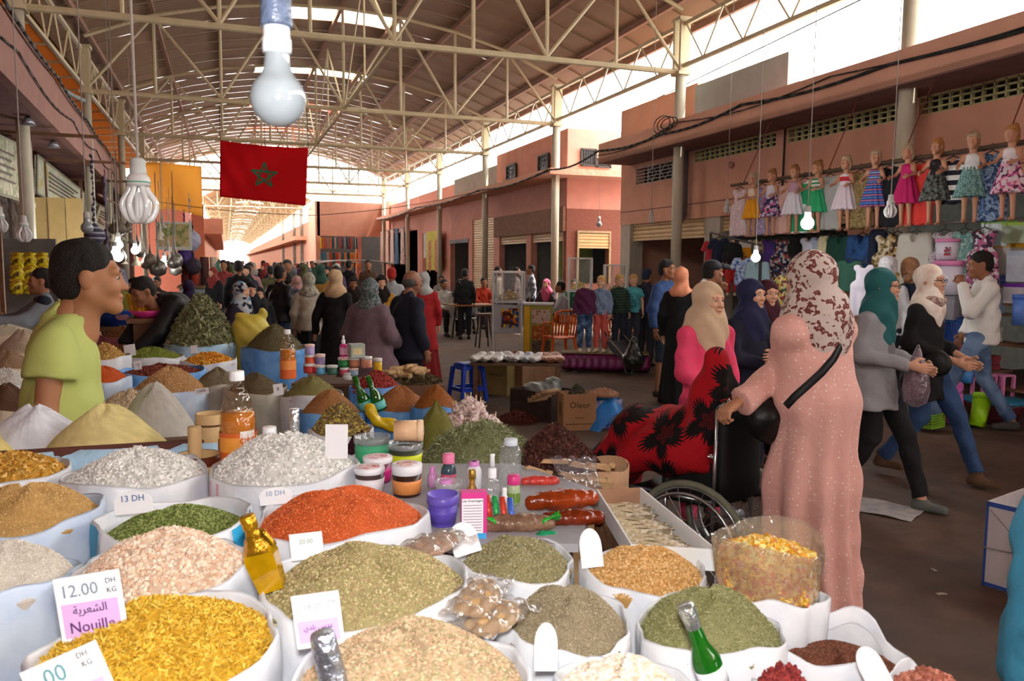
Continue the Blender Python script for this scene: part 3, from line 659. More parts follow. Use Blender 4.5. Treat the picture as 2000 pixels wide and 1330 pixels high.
def sack(label,x,y,zr_,r,hgt,colr=WB,seed=0,stripe=None,patch=None,name='grain_sack',group=None,wob=.012,rim=.02,tp=.9):
 """open sack with its mouth rolled back: outer cloth down to its foot, rim, inner lip"""
 rg=random.Random(seed+int(x*991)+int(y*77));ph=[rg.uniform(0,6.28)for _ in range(6)];n=48
 t=thing(name,label,'sack',(x,y,zr_-hgt),0,group)
 prof=[(tp*.96,0),(tp,.05),((1+tp)/2+.015,.35),(1.01,.7),(1.015,.9),(1.0,.985),(.975,1.0),(.955,.985),(.95,.90)]
 V=[]
 for i,(pr,pz)in enumerate(prof):
  for k in range(n):
   a=2*PI*k/n;ww=wob*(math.sin(3*a+ph[0]+2*pz)+.6*math.sin(7*a+ph[1]-3*pz)+.4*math.sin(13*a+ph[2]))*(.5+.5*pz)
   V.append(((r*pr+ww*.7)*math.cos(a),(r*pr+ww*.7)*math.sin(a),hgt*pz+(rim*.5*(math.sin(2*a+ph[3])+.5*math.sin(5*a+ph[4]))if pz>.8 else 0)))
 Fc=[(i*n+k,i*n+(k+1)%n,(i+1)*n+(k+1)%n,(i+1)*n+k)for i in range(len(prof)-1)for k in range(n)];Fc.append(tuple(range(n-1,-1,-1)))
 me=bpy.data.meshes.new('sack');me.from_pydata(V,[],Fc);me.polygons.foreach_set('use_smooth',[True]*len(me.polygons));me.update()
 obj('cloth',me,woven(*colr),t)
 if stripe:
  for(a0,wd,cc,zl,zh)in stripe:
   def band(u,v):
    a=a0+wd*(u-.5);pz=zl+(zh-zl)*v;ww=wob*(math.sin(3*a+ph[0]+2*pz)+.6*math.sin(7*a+ph[1]-3*pz)+.4*math.sin(13*a+ph[2]))*(.5+.5*pz)
    pr=float(np.interp(pz,[q[1]for q in prof[:7]],[q[0]for q in prof[:7]]));rr=r*pr+ww*.7+.003
    return(rr*math.cos(a),rr*math.sin(a),hgt*pz+(rim*.5*(math.sin(2*a+ph[3])+.5*math.sin(5*a+ph[4]))if pz>.8 else 0))
   b=MB().sheet(band,max(4,int(wd*14)),8)
   obj('printed_band',b.mesh(True),mat(cc,.5,.05),t)
 return t
 # cam-facing angle for bands
def toward(x,y):return math.atan2(-y,-x)
def tag_card(label,px,py,zt,w_,h_,lean,lines,rz=0,loc=None,round_=False,back=.1,band=None):
 """card stuck upright in the goods: origin at its foot"""
 p=loc or at_z(px,py,zt);f=Vector((_f.x,_f.y,0)).normalized();yaw=math.atan2(f.x,f.y)
 t=thing('price_tag',label,'price tag',(p.x,p.y,p.z),-yaw+rz,'price tags stuck in the goods')
 Rm=Matrix.Rotation(-back,3,'X')@Matrix.Rotation(lean,3,'Y');b=MB();th=.0015
 if round_:pts=[(-w_/2,0),(w_/2,0)]+[(w_/2*math.cos(a),h_*.55+h_*.45*math.sin(a))for a in np.linspace(0,PI,12)]
 else:pts=[(-w_/2,0),(w_/2,0),(w_/2,h_),(-w_/2,h_)]
 b.prism(pts,-th,th,'y');b.v=[tuple(Rm@Vector(v))for v in b.v]
 o=obj('card',b,mat('eeeef0',.5,.03),t)
 if band:
  z0,z1,cc=band;q=MB().b2((-w_/2*.86,-th-.0012,z0),(w_/2*.86,-th-.0004,z1));q.v=[tuple(Rm@Vector(v))for v in q.v];obj('printed_band',q,mat(cc,.6,.03),o)
 for(s,sz,x0,z0,cc)in lines:
  lt=obj('lettering',text_mesh(s,sz),mat(cc,.6,0),o);lt.matrix_local=Rm.to_4x4()@Matrix.Translation((x0,-th-.0016,z0))@Matrix.Rotation(PI/2,4,'X')
 return t
WOOD=mat('6b4a33',.7,.25,4,bump=.3,name='stall_timber');WOODP=mat('c9a877',.6,.12,6,bump=.15,name='pale_wood')
def table(label,pts,z,th=.05,z0=0):
 t=thing('stall_table',label,'table',(pts[0][0],pts[0][1],0),0);q=[(x-pts[0][0],y-pts[0][1])for x,y in pts]
 obj('tabletop',MB().prism(q,z-th,z,'z'),WOOD,t)
 for i,(x,y)in enumerate(q):
  cx=sum(a for a,_ in q)/len(q);cy=sum(b for _,b in q)/len(q);x+=(cx-x)*.08;y+=(cy-y)*.08;obj('leg',MB().box((x,y,(z-th)/2),(.07,.07,z-th)),WOOD,t)
 return t
table('front stall table under the nearest sacks of grain',[(-.85,.72),(1.22,.72),(1.22,2.62),(-.85,2.62)],.60)
table('second stall table beyond the stallholder, under blue sacks',[(-.60,3.45),(1.42,3.45),(1.2,8.3),(-.95,8.3)],.50)
table('left stall table behind the stallholder by the shops',[(-1.75,3.6),(-1.05,3.6),(-1.15,9.2),(-2.0,9.2)],.50)
FR=[('lower-left front',315,1247,452,1.05,WB,'noodle_heap','heap of bright yellow broken noodles in the big lower-left sack','noodles','rod',.008,('c99c24','d8ae38','b98a18','e2c054'),6500,.035,{}),('centre',715,1132,408,1.05,WB,'lentil_heap','broad heap of pale olive lentils in the centre, behind the tag with lilac print','lentils','lens',.0034,('a89a6a','b8ab7c','948a58','c2b486','a88a68'),7000,.045,{}),('front centre',800,1315,470,1.05,WB,'grain_heap','heap of mixed pinkish beige grain at the bottom centre','grain','lens',.0036,('bda482','cdb794','ad906c','d3a88a','9f9a70'),7000,.05,{}),('orange',668,1003,332,1.05,WB,'red_lentil_heap','bright orange split lentil heap behind the golden bottle','lentils','lens',.0026,('d0602c','dc703c','c25424','e28450'),8000,.045,{}),('chickpea',322,1102,330,1.05,WB,'chickpea_heap','heap of pale pinkish chickpeas in the printed sack on the left','chickpeas','ball',.0058,('d9bea4','e3ccb4','cfa98e','e8d6c2'),2600,.05,{}),('green pea',345,1008,290,1.05,WB,'split_pea_heap','low heap of green split peas with a 13 tag','split peas','ball',.0036,('667434','7e8a48','525f28','929c5c'),4200,.028,{}),('left white bean',268,918,262,1.05,WB,'white_bean_heap','heap of white beans in front of the light blue lining, on the left','beans','bean',.0072,('e4e2dc','d6d4ce','eceae6','c6c6c0'),2300,.045,{}),('right white bean',556,908,285,1.05,WB,'white_bean_heap','bigger heap of white beans in front of the juice bottles','beans','bean',.0078,('e4e2dc','d6d4ce','eeece8','c4c4be'),2400,.075,{}),('couscous',50,998,275,1.05,WBL,'bulgur_heap','golden tan bulgur heap cut by the left edge','bulgur','lens',.0022,('c29a5c','d0aa6c','b58c50','d8b67c'),8000,.05,{}),('semolina',5,1118,265,1.05,WBL,'rice_heap','greyish white broken rice heap cut by the left edge','rice','lens',.0022,('cfc6b8','dad2c6','c2b8a8'),8000,.045,{}),('pasta',22,915,205,1.05,WB,'pasta_heap','heap of small golden pasta shells at the upper left','pasta','chip',.009,('cf9c3c','dcae54','b98428','e6c274'),1100,.03,{}),('olive lentil',1008,1092,230,.98,WB,'lentil_heap','small heap of grey-green lentils beside the oval tag and green candy pack','lentils','lens',.0032,('968c62','a69c74','847a50','b4a886','7c8060'),4500,.035,{}),('soya',1260,1108,244,.98,WB,'soybean_heap','heap of round tan soybeans beside the bag of candied fruit','soybeans','ball',.0036,('c89a5c','d6ab70','b88848','e0bc88'),4200,.03,{}),('grey lentil',1105,1212,262,.98,WB,'seed_heap','smooth grey-beige cumin seed heap in front of the soybeans','seeds','lens',.0024,('928468','a09274','83765a','aa9d80'),6500,.05,{}),('herb',1386,1216,284,.98,WB,'fennel_seed_heap','grey-green seed heap with the green bottle stuck in it','seeds','rod',.004,('8c8a5a','9c996a','7a7a4a','aaa67c'),6500,.05,{}),('flax',1640,1262,262,.93,WB,'flax_heap','brown flaxseed heap in the open white sack at the lower right','flaxseed','lens',.002,('6c3c28','7c4830','5c3020','8a5a40'),8000,.0,{'rim':.04}),('popcorn',1215,1345,280,.98,WB,'white_chickpea_heap','heap of cream-white chickpeas at the bottom edge','chickpeas','ball',.0056,('e6d6c2','eee2d2','d8c2a8','f2eae0'),1600,.03,{}),('red bean',1530,1352,128,.98,WB,'red_bean_heap','small heap of dark red beans at the bottom edge','beans','bean',.006,('8a2c28','a03a34','6e2020'),500,.03,{}),('peanut',1815,1362,180,.93,WB,'peanut_heap','heap of pink-skinned peanuts at the lower right edge','peanuts','bean',.007,('b8705a','c88470','a05c48'),700,.03,{}),]
SL={'lower-left front':'white sack of yellow noodles at the lower left','centre':'white sack under the pale olive lentils in the centre','front centre':'white sack at the bottom centre under pinkish grain','orange':'white sack holding the orange lentils','chickpea':'white sack with red and dark blue print holding pale chickpeas','green pea':'white and sky-blue printed sack of green split peas','left white bean':'white sack of beans left of the bigger bean sack','right white bean':'white sack with pink stripes under the bigger bean heap','couscous':'bluish white sack of golden bulgur at the left edge','semolina':'bluish white sack of broken rice at the left edge','pasta':'white sack of pasta shells in the upper left corner of the stall','olive lentil':'white sack of grey-green lentils behind the grey seeds','soya':'white sack of tan soybeans','grey lentil':'white sack of grey-beige seeds','herb':'white sack the green bottle leans over','flax':'wide-open white sack of brown flaxseed','popcorn':'white sack of cream chickpeas at the bottom edge','red bean':'small white sack of red beans at the bottom edge','peanut':'white and blue sack of peanuts at the lower right'}
for key,px,py,wp,z,cl,hn,hl,cat,kind,g,cols,n,h,ex in FR:
 p=at_z(px,py,z);r=wp/2*depth(p)/F*.985;ta=toward(p.x,p.y);st=[]
 if key=='chickpea':st=[(ta+.55,.16,'c8323a',.70,.92),(ta+.32,.14,'c8323a',.70,.92),(ta-1.9,.5,'2c3c84',.8,.99),(ta+2.1,.6,'2c3c84',.8,.99),(ta-2.5,.4,'c03038',.8,.99)]
 if key=='green pea':st=[(ta+1.1,.8,'2f9fce',.72,.99),(ta-1.4,.4,'2f9fce',.75,.99)]
 if key=='right white bean':st=[(ta-1.25,.05,'d8a0a8',.3,.98),(ta-1.12,.03,'d8a0a8',.3,.98),(ta-.98,.05,'d8a0a8',.3,.98)]
 if key=='peanut':st=[(ta+2.4,1.2,'3f88d8',.7,.99)]
 if key=='flax':st=[]
 hg=z-.60
 sack(SL[key],p.x,p.y,z,r,hg,cl,stripe=st,wob=.008,rim=.05 if key in('flax','peanut')else .014,group='white grain sacks of the front stall')
 heap(hn,hl,cat,(p.x,p.y,z-(.022 if key not in('flax','green pea')else .045)),r*.965,h+.026,kind,g,cols,n,group=None,p=2.3)
 # raised tray with flour heaps behind a plank lined with blue plastic
pl_,pr_=at_z(-40,884,1.07),at_z(432,856,1.07);dv=(pr_-pl_);dv.z=0;L_=dv.length;ang=math.atan2(dv.y,dv.x)
t=thing('flour_tray','wooden tray edged by a plank with light blue plastic lining','tray',(pl_.x,pl_.y,0),ang)
obj('front_plank',MB().box((L_/2,0,1.045),(L_,.018,.05)),mat('5a3026',.7,.15),t);obj('lining',MB().sheet(lambda u,v:(.01+(L_-.02)*u,-.014-.01*math.sin(14*u+3*v)-.02*v,1.062-.13*v),30,4,.002).mesh(True),mat('a9cbe2',.35,.1,6,bump=.3,name='blue_plastic'),t)
obj('base',MB().box((L_/2-.04,.22,.98),(L_+.1,.42,.03)),WOOD,t)
obj('end_board',MB().box((L_,.10,1.02),(.018,.22,.10)),mat('5a3026',.7,.15),t)
for xx in(.05,L_-.06):obj('leg',MB().box((xx,.1,.785),(.05,.05,.37)),WOOD,t)
for(nm,lb,ct,px,py,wp,h,cols,D)in[('flour_heap','snow white flour heap in front of the stallholder','flour',70,868,250,.165,('e2e4ea','d8dce4'),2.52),('couscous_heap','tall cone of pale yellow semolina right of the white flour','semolina',208,868,262,.175,('e0cf8e','e8d89c','d6c47e'),2.50),('couscous_heap','pale yellow semolina heap cut by the left edge','semolina',-28,880,170,.11,('e0cb80','e8d690'),2.40)]:
 p=at_d(px,py,D);r=wp/2*D/F
 heap(nm,lb,ct,(p.x,p.y,.998),r,h,'lens',.0012,cols,5000 if nm!='flour_heap' else 3000,p=1.6,ry=.15,rough=.9,sink=.1)
 # --- second table: sacks, bowls and heaps (z of the mouth, sack height down to .50)
GR=[('blue sack with a violet stripe under the red-brown spice',BLUE,781,792,138,.85,'spice_heap','red-brown ground spice cone in the blue sack right of the green bottle','spice','lens',.003,('a86a3a','b87a48','985c30'),3500,.105),('blue sack of orange-brown meal behind the small bottles',BLUE,645,800,128,.85,'spice_heap','orange-brown ground spice heap behind the silver-necked bottle','spice','lens',.003,('b07c4c','be8a58','a07040'),3500,.105),('sack of olive herb hidden behind the orange-brown spice',WB,610,765,120,.85,'herb_heap','grey-green dried herb heap behind the orange-brown spice','herbs','rod',.005,('8c8650','9c9662','7a7642'),2500,.09),('blue sack of reddish chillies by the small jars',BLUE,735,752,104,.85,'chilli_heap','heap of small dark red chillies beside the jars','chillies','bean',.009,('8e2a26','a63a30','74201e','b85048'),1600,.085),('grey sack of tan millet in front of the rose buds',WBL,332,756,150,.88,'millet_heap','tan millet heap partly covered by grey plastic','millet','ball',.005,('bf9562','cba472','ae8450'),2500,.12),('bright blue basin-like sack of rose buds',BLUE,316,722,158,.86,'rosebud_heap','low heap of dark red-brown rose buds in the bright blue sack','rose buds','ball',.009,('7a3524','8c4430','64291c'),1500,.03),('white sack of green pistachio-coloured seeds',WB,297,694,118,.86,'seed_heap','low heap of moss green seeds behind the rose buds','seeds','ball',.007,('7c8a34','8c9a48','6a7828'),1400,.06),('white sack of golden candied fruit beside the tall orange bottle',WB,408,703,104,.86,'candied_fruit_heap','heap of golden orange candied fruit in a white sack','candied fruit','cube',.011,('d08a1c','e0a030','c07414','e8b850'),700,.05),('blue sack with creases under the brown herb cone',BLUE,537,678,124,.90,'herb_heap','brown-green crushed herb cone in the creased blue sack','herbs','rod',.010,('6c6444','7a7250','5c5436'),2500,.19),('pale blue sack under the mountain of green herb',PB_,395,668,138,.92,'verbena_heap','towering mountain of dry green verbena leaves','herbs','leaf',.045,('7f8058','90916a','6e6f48','a2a27e'),3600,.40),('grey cloth sack of brown-green meal left of the tall bottle',('b0aa9c','a09a8c'),425,748,110,.88,'herb_heap','dull olive-brown powder heap left of the big juice bottle','herbs','lens',.004,('80745a','8e8266','70664c'),2200,.09),('sack of dark olive meal right of the big juice bottle',('b0aa9c','a09a8c'),500,758,120,.87,'herb_heap','dark olive-brown crushed leaf heap right of the big juice bottle','herbs','lens',.004,('6a5c40','76684a','5c5036'),2200,.09),('white sack of orange lentils touching the green shirt',WBL,200,738,105,.90,'red_lentil_heap','orange lentil heap half hidden by the green T-shirt','lentils','lens',.003,('d05a20','de6c30','c04c14'),3000,.07),('white sack of chopped chickpea meal by the green shirt',WB,205,695,88,.92,'cracked_corn_heap','cracked yellow corn heap right of the green T-shirt','corn','chip',.011,('c8a058','d6b270','b88c44'),900,.09),('open white bag of beige beans behind the grey flour',WBL,252,792,120,.98,'bean_heap','beige mottled bean heap behind the grey flour','beans','bean',.008,('b8a284','c8b498','a48e70'),1400,.06),('pink-edged cloth sack of brown spice',('a4485e','b06a74'),240,655,88,.92,'spice_heap','rust brown spice heap above the pink cloth','spice','lens',.006,('8e6238','9c7044','7e5430'),1500,.09),('white bag of pale pasta behind the rust brown spice',WB,250,637,86,.92,'pasta_heap','pale straw-coloured pasta heap behind the rust brown spice','pasta','chip',.014,('c8a870','d6b884','b89860'),500,.06),]
for i,(sl_,cl,px,py,wp,z,hn,hl,cat,kind,g,cols,n,h)in enumerate(GR):
 p=at_z(px,py,z);r=wp/2*depth(p)/F
 st=[(toward(p.x,p.y)+.45,.13,'a08ac8',.1,.98)]if i==0 else None
 sack(sl_,p.x,p.y,z,r,z-.50,cl,wob=.010,rim=.02,stripe=st,group='sacks on the second stall')
 heap(hn,hl,cat,(p.x,p.y,z-.03),r*.95,h+.03,kind,g,cols,n,p=1.5 if h>.08 else 1.9,flat=.9 if kind in('leaf','rod')else .6)
 # left stall behind the stallholder
LS=[('orange_spice_heap','orange-yellow spice heap at the far left edge','spice',-2,640,130,('d89a30','e0a844'),7.2,.14,'lens'),('flour_heap','cream flour heap left of the stallholder below the orange-yellow spice','flour',15,652,130,('c9bda4','d4c9b2'),6.4,.08,'lens'),('sand_spice_heap','dusty pink-beige heap at the left behind the green T-shirt','spice',45,690,110,('b09a84','bca894'),5.6,.18,'lens'),('brown_spice_heap','dull tan heap at the left edge above the white grain','spice',15,722,140,('94765a','a08466'),5.0,.13,'lens'),('rice_heap','white grain heap at the left edge beside the T-shirt sleeve','rice',15,752,110,('c8c4bc','d6d2ca'),4.4,.10,'ball'),('brown_lentil_heap','dark brown lentil heap low at the left edge','lentils',15,800,130,('5c3c2c','6c4a38','4c3024'),3.95,.14,'lens'),('cream_bag_heap','pale bag-like heap over the stallholder\'s shoulder','flour',75,655,70,('c4a88a','d0b698'),6.8,.12,'lens')]
for nm,lb,ct,px,py,wp,cols,D,h,kd in LS:
 p=at_d(px,py,D);r=wp/2*D/F;z0=p.z
 cc={'orange_spice_heap':('c9c0b0','d8d0c4'),'rice_heap':WB}.get(nm,('b8a48c','c4b49c'))
 if z0>.56:sack('%s holding the %s'%('pale sack',lb.split(' at ')[0].split(' left')[0].split(' low')[0].split(' over')[0]),p.x,p.y,z0+.02,r,z0+.02-.5,cc,group='sacks of the left stall')
 heap(nm,lb,ct,(p.x,p.y,max(.50,z0-.01)),r*.95,h,kd,.005 if kd=='ball' else .003,cols,1800,p=1.3)
 # olive powder cone in a blue basin, yellow tubes in a pink bowl, far left-centre
p=at_z(238,605,.92)
p=at_d(238,604,8.1);b=thing('basin','round bright blue basin with a printed oval on its side','basin',(p.x,p.y,p.z-.16));rb=52*8.1/F
obj('bowl',MB().lathe([(rb*.8,0),(rb,.15),(rb*1.04,.165),(rb*.97,.155),(rb*.9,.1),(0,.08)],n=28).mesh(True),mat('1f4fb0',.35,.06),b);obj('printed_oval',MB().lathe([(.0,-.003),(.05,0),(0,.003)],n=16,R=Matrix.Rotation(toward(p.x,p.y)+PI/2,3,'Z')@Matrix.Rotation(PI/2,3,'X')@Matrix.Diagonal((1.2,.7,1))).mesh(),mat('8a5a60',.5),b).location=(rb*.95*math.cos(toward(p.x,p.y)),rb*.95*math.sin(toward(p.x,p.y)),.1)
heap('olive_powder_heap','sharp olive green powder cone in the blue basin','powder',(p.x,p.y,p.z-.04),rb*.95,.27,'lens',.003,('726a1c','7e7628'),1500,p=1.05)
st_=thing('side_stand','stand under the blue basin in the back of the stall','stand',(p.x,p.y,0));obj('top',MB().box((0,0,p.z-.18),(.6,.6,.04)),WOOD,st_);obj('post',MB().box((0,0,(p.z-.2)/2),(.3,.3,p.z-.2)),WOOD,st_)
p=at_d(286,607,7.0);b=thing('bowl','pink plastic bowl under the golden tubes','bowl',(p.x,p.y,p.z-.06));obj('bowl_wall',MB().lathe([(.07,0),(.15,.06),(.145,.065),(.06,.012)],n=24).mesh(True),mat('d83c90',.35),b)
st_=thing('side_stand','stand under the pink bowl in the back of the stall','stand',(p.x,p.y,0));obj('top',MB().box((0,0,p.z-.08),(.3,.3,.04)),WOOD,st_);obj('post',MB().box((0,0,(p.z-.1)/2),(.2,.2,p.z-.1)),WOOD,st_)
for k in range(9):
 q=p+Vector((-.10+.025*k,.03*math.sin(k*2),.0));o=obj('candle_tube',MB().cyl((0,0,0),((k-4)*.012,.03*math.cos(k),.19),.017,n=10).mesh(True),mat('d39a1e',.4,.12,12),None,(q.x,q.y,q.z-.045));tag(o,'golden paper-wrapped tube standing in the pink bowl','tube','golden tubes in the pink bowl')
 # heaps in smaller sacks between the bottles and the blue sacks
PL=[('dried_flower_heap','heap of dried chamomile and mixed flowers behind the white tag','dried flowers',665,838,125,3.0,.09,'chip',.008,('8a7848','a8925c','6c5a34','c8b048','7a5a44'),3200,1.5,WB),('hibiscus_heap','dark purple dried hibiscus beside the green tub','hibiscus',708,878,70,2.75,.05,'chip',.011,('3c1420','4c1c2a','2c0e18'),900,1.8,WB),('henna_heap','smooth olive green henna cone in front of the blue sack','henna',852,862,108,3.2,.16,'lens',.0018,('746f2c','807b38','6a6522'),4000,1.3,WB),('spice_heap','rust orange spice heap beside the garlic','spice',852,790,96,4.15,.10,'lens',.003,('9c5c24','ac6a2e','8c501c'),2500,1.4,BLUE),('grey_flour_heap','tall smooth grey flour heap beside the semolina cone','flour',305,842,165,3.15,.19,'lens',.0016,('b8b2a8','c0bab0'),3000,1.6,WB)]
for nm,lb,ct,px,py,wp,D,h,kd,g,cols,n,pw,cl in PL:
 p=at_d(px,py,D);r=wp/2*D/F;z0=.50
 sack('sack holding the '+lb.split(' beside')[0].split(' behind')[0].split(' in front')[0],p.x,p.y,p.z,r,p.z-z0,cl,group='small sacks between the tables',wob=.006)
 heap(nm,lb,ct,(p.x,p.y,p.z-.02),r*.96,h+.02,kd,g,cols,n,p=pw,flat=.9)
p=at_d(945,925,2.72);heap('verbena_heap','wide loose heap of green verbena leaves behind the bottles','herbs',(p.x+.02,p.y+.10,.83),.29,p.z-.83+.15,'curl',.016,('7a7e56','8c9068','6a6e48','9c9e7a'),2800,p=2.0,flat=1.1,ry=.22)
table('low stall table between the front table and the far one',[(-.30,2.68),(1.38,2.68),(1.38,3.40),(-.30,3.40)],.50)
st=thing('side_stand','wide low stand carrying the verbena leaves','stand',(p.x,p.y,.50));obj('top',MB().box((0.04,.06,.315),(.62,.46,.03)),WOOD,st)
for a_ in(-.22,.28):
 for b_ in(-.12,.2):obj('leg',MB().box((a_,b_,.15),(.05,.05,.30)),WOOD,st)
 # garlic: every bulb a thing
GM=pmat('mix',('d9c0b8','e8dcd2','b88a94','efe6da'),30,.6,name='garlic_skin');g0=thing('garlic_bulb','pinkish white garlic bulb in the pile beside the rust orange spice','garlic',(0,0,0),0,'garlic bulbs in the pile')
def lobed(n=14,r=.023):
 V=[];prof=[(.0,0),(.6,.05),(.98,.35),(1.0,.6),(.75,.95),(.32,1.2),(.12,1.45),(.10,1.9)]
 for(q,z)in prof:
  for k in range(n):a=2*PI*k/n;m_=1+.10*math.cos(7*a)*min(1,q*1.5);V.append((r*q*m_*math.cos(a),r*q*m_*math.sin(a),r*z))
 Fc=[(i*n+k,i*n+(k+1)%n,(i+1)*n+(k+1)%n,(i+1)*n+k)for i in range(len(prof)-1)for k in range(n)];Fc.append(tuple((len(prof)-1)*n+k for k in range(n)))
 return np.array(V),Fc
V,Fc=lobed();me=bpy.data.meshes.new('garlic');me.from_pydata(V.tolist(),[],Fc);me.polygons.foreach_set('use_smooth',[True]*len(me.polygons));obj('bulb',me,GM,g0);obj('stem',MB().cyl((0,0,.03),(.004,0,.055),.003,n=5),mat('cbb694',.8),g0)
rg=random.Random(5);first=True;gc=at_d(916,842,3.75);gz=gc.z;sack('white sack piled high with garlic',gc.x,gc.y,gz,.155,gz-.5,WB,group='small sacks between the tables');base=heap('garlic_skins','loose papery garlic skins under the bulbs','garlic skins',(gc.x,gc.y,gz-.02),.15,.13,'chip',.014,('c8aca4','d8c4ba','a87c80'),400,p=1.4)
for k in range(120):
 q=math.sqrt(rg.random());a_=rg.uniform(0,2*PI);z=gz-.015+.15*(1-q**1.4)+rg.uniform(-.01,.01);loc=(gc.x+.148*q*math.cos(a_),gc.y+.148*q*math.sin(a_),z)
 if first:g0.location=loc;first=False;o=g0
 else:o=dup(g0,loc,0,g0['label'])
 o.rotation_euler=(rg.uniform(-1.6,1.6),rg.uniform(-1.2,1.2),rg.uniform(0,6));s_=rg.uniform(.8,1.15);o.scale=(s_,)*3
 # ginger
gq=at_d(800,742,5.35);t=thing('crate','low crate under the ginger roots beside the far end of the blue sacks','crate',(gq.x,gq.y,0));obj('crate',MB().box((.03,0,gq.z/2-.01),(.34,.30,gq.z-.02)),WOOD,t)
heap('root_heap','heap of dark dried herb stems under the ginger','herbs',(gq.x+.05,gq.y,gq.z-.02),.17,.05,'leaf',.03,('5a4c30','6a5a3a','483c26'),500,p=1.5,flat=.8,ry=.13)
for k in range(22):
 a_=rg.uniform(0,3.1);q_=Vector((gq.x+rg.uniform(-.12,.10),gq.y+rg.uniform(-.09,.09),gq.z+.03+.012*(k//6)+rg.uniform(0,.012)));pr=[C((0,0,0),(.05,0,.005),.017,.014),C((.02,0,0),(.035,.035,.005),.014,.012),C((.05,0,.0),(.075,-.02,.01),.013,.011)]
 if k==0:gme=solid(pr,.006)
 o=obj('ginger_root',gme,mat('b89a6e',.8,.12,20,bump=.2),None,tuple(q_),a_);tag(o,'knobbly pale ginger root on the pile left of the blue stool','ginger','ginger roots on the pile')
def glassy(col,rough=.08,clear=.55):return film(col,rough,clear,'clear_bottle')
JUICE=mat('c77a10',.12,.08,6,spec=.6,name='orange_juice');CAPW=mat('eceef0',.35,.02)
def ring_label(r,z0,z1,cc,n=24,a0=0,a1=2*PI):
 V=[];k=18
 for i in range(k+1):
  a=a0+(a1-a0)*i/k;V+=[(r*math.cos(a),r*math.sin(a),z0),(r*math.cos(a),r*math.sin(a),z1)]
 return MB().add(V,[(2*i,2*i+2,2*i+3,2*i+1)for i in range(k)])
def bottle(name,label,px,py,D,hpx,wpx,prof,col,cap,capm,lab=None,z=None,lean=0,fill=.75,cat='bottle',liquid=None,text=None,leandir=0):
 """px,py: foot in the picture at depth D; prof: (radius share, height share) outline up to the cap"""
 p=at_d(px,py,D);
 if z is not None:p.z=z
 H=hpx*D/F;R=wpx/2*D/F;t=thing(name,label,cat,tuple(p));t.rotation_euler=(0,lean,leandir)
 capz=cap[0];body=[(R*a,H*b)for a,b in prof]
 obj('shell',MB().lathe([(R*.6,0)]+body,n=24).mesh(True),col,t)
 if liquid:
  lp=[(q*.94-.0005,z_)for q,z_ in body if z_<=H*fill];obj('liquid',MB().lathe([(R*.5,.002)]+lp,n=24).mesh(True),liquid,t)
 c0,c1,cr=cap[0]*H,cap[1]*H,cap[2]*R;obj('cap',MB().lathe([(cr*.98,c0),(cr,c0+.001),(cr*.97,c1-.001),(cr*.9,c1),(0,c1)],n=20).mesh(True),capm,t)
 if lab:
  for i,(z0,z1,cc)in enumerate(lab):
   rr=max(q for q,z_ in body if z0*H-.02<=z_<=z1*H+.02)if any(z0*H-.02<=z_<=z1*H+.02 for q,z_ in body)else R
   obj('label',ring_label(rr*1.012+i*.0004,z0*H,z1*H,cc).mesh(True),mat(cc,.45,.05)if isinstance(cc,str)else cc,t)
 if text:
  s_,sz,zz,cc=text;a=math.atan2(-p.y,-p.x)+.0;lt=obj('lettering',text_mesh(s_,sz),mat(cc,.5,0),t);rr=R*1.05
  lt.matrix_local=frame((rr*math.cos(a),rr*math.sin(a),zz*H),(-math.sin(a),math.cos(a),0),(0,0,1))
 return t
BIG=[(1,.02),(1,.12),(1.02,.3),(1,.52),(.97,.6),(.80,.70),(.52,.80),(.34,.87),(.32,.95)]
t=bottle('juice_bottle','biggest orange juice bottle with a white cap, beside the white bean heap',466,872,2.34,204,68,BIG,glassy('f4e6c8',.06,.95),(.905,.995,.42),CAPW,[(.02,.42,'d8642a'),(.24,.38,'e89a3a'),(.10,.15,'e8dccf')],liquid=JUICE,fill=.69,z=1.0)
a=math.atan2(-t.location.y,-t.location.x)
obj('round_badge',ring_label(68/2*2.34/F*1.03,.085,.135,'',a0=a+.1,a1=a+1.0).mesh(True),mat('eceae6',.4,.02),t);lt=obj('lettering',text_mesh('Cham',.022),mat('c8403c',.5,0),t);lt.matrix_local=frame((.0545*math.cos(a+.5),.0545*math.sin(a+.5),.110),(-math.sin(a+.5),math.cos(a+.5),.15),(0,0,1))
bottle('juice_bottle','orange juice bottle with orange label standing before the creased blue sack',563,740,4.3,97,30,BIG,glassy('f4e6c8',.06,.95),(.905,.995,.42),CAPW,[(.02,.40,'d8642a'),(.20,.38,'e8924a')],liquid=JUICE,fill=.69)
SH=[(1,.02),(1,.50),(.9,.62),(.6,.74),(.45,.80),(.42,.86)]
bottle('juice_bottle','short wide bottle of pale orange juice with a white cap, between two taller bottles',527,862,2.3,102,56,SH,glassy('f4e6c8',.06,.95),(.80,.99,.48),CAPW,[(.03,.30,'e8e4dc')],liquid=mat('b9793a',.15,.1,5),fill=.72,z=1.0)
bottle('oil_bottle','amber bottle with a silver foil neck behind the white beans',576,866,2.33,132,44,[(1,.02),(1,.42),(.92,.50),(.62,.60),(.42,.68),(.38,.90)],glassy('f0e0b0',.06,.95),(.66,.995,.44),mat('c4c8cc',.25,.1,30,bump=.5,metal=.8),[(.03,.22,'e8e0d4')],liquid=mat('b87c14',.12,.1),fill=.55,z=1.0)
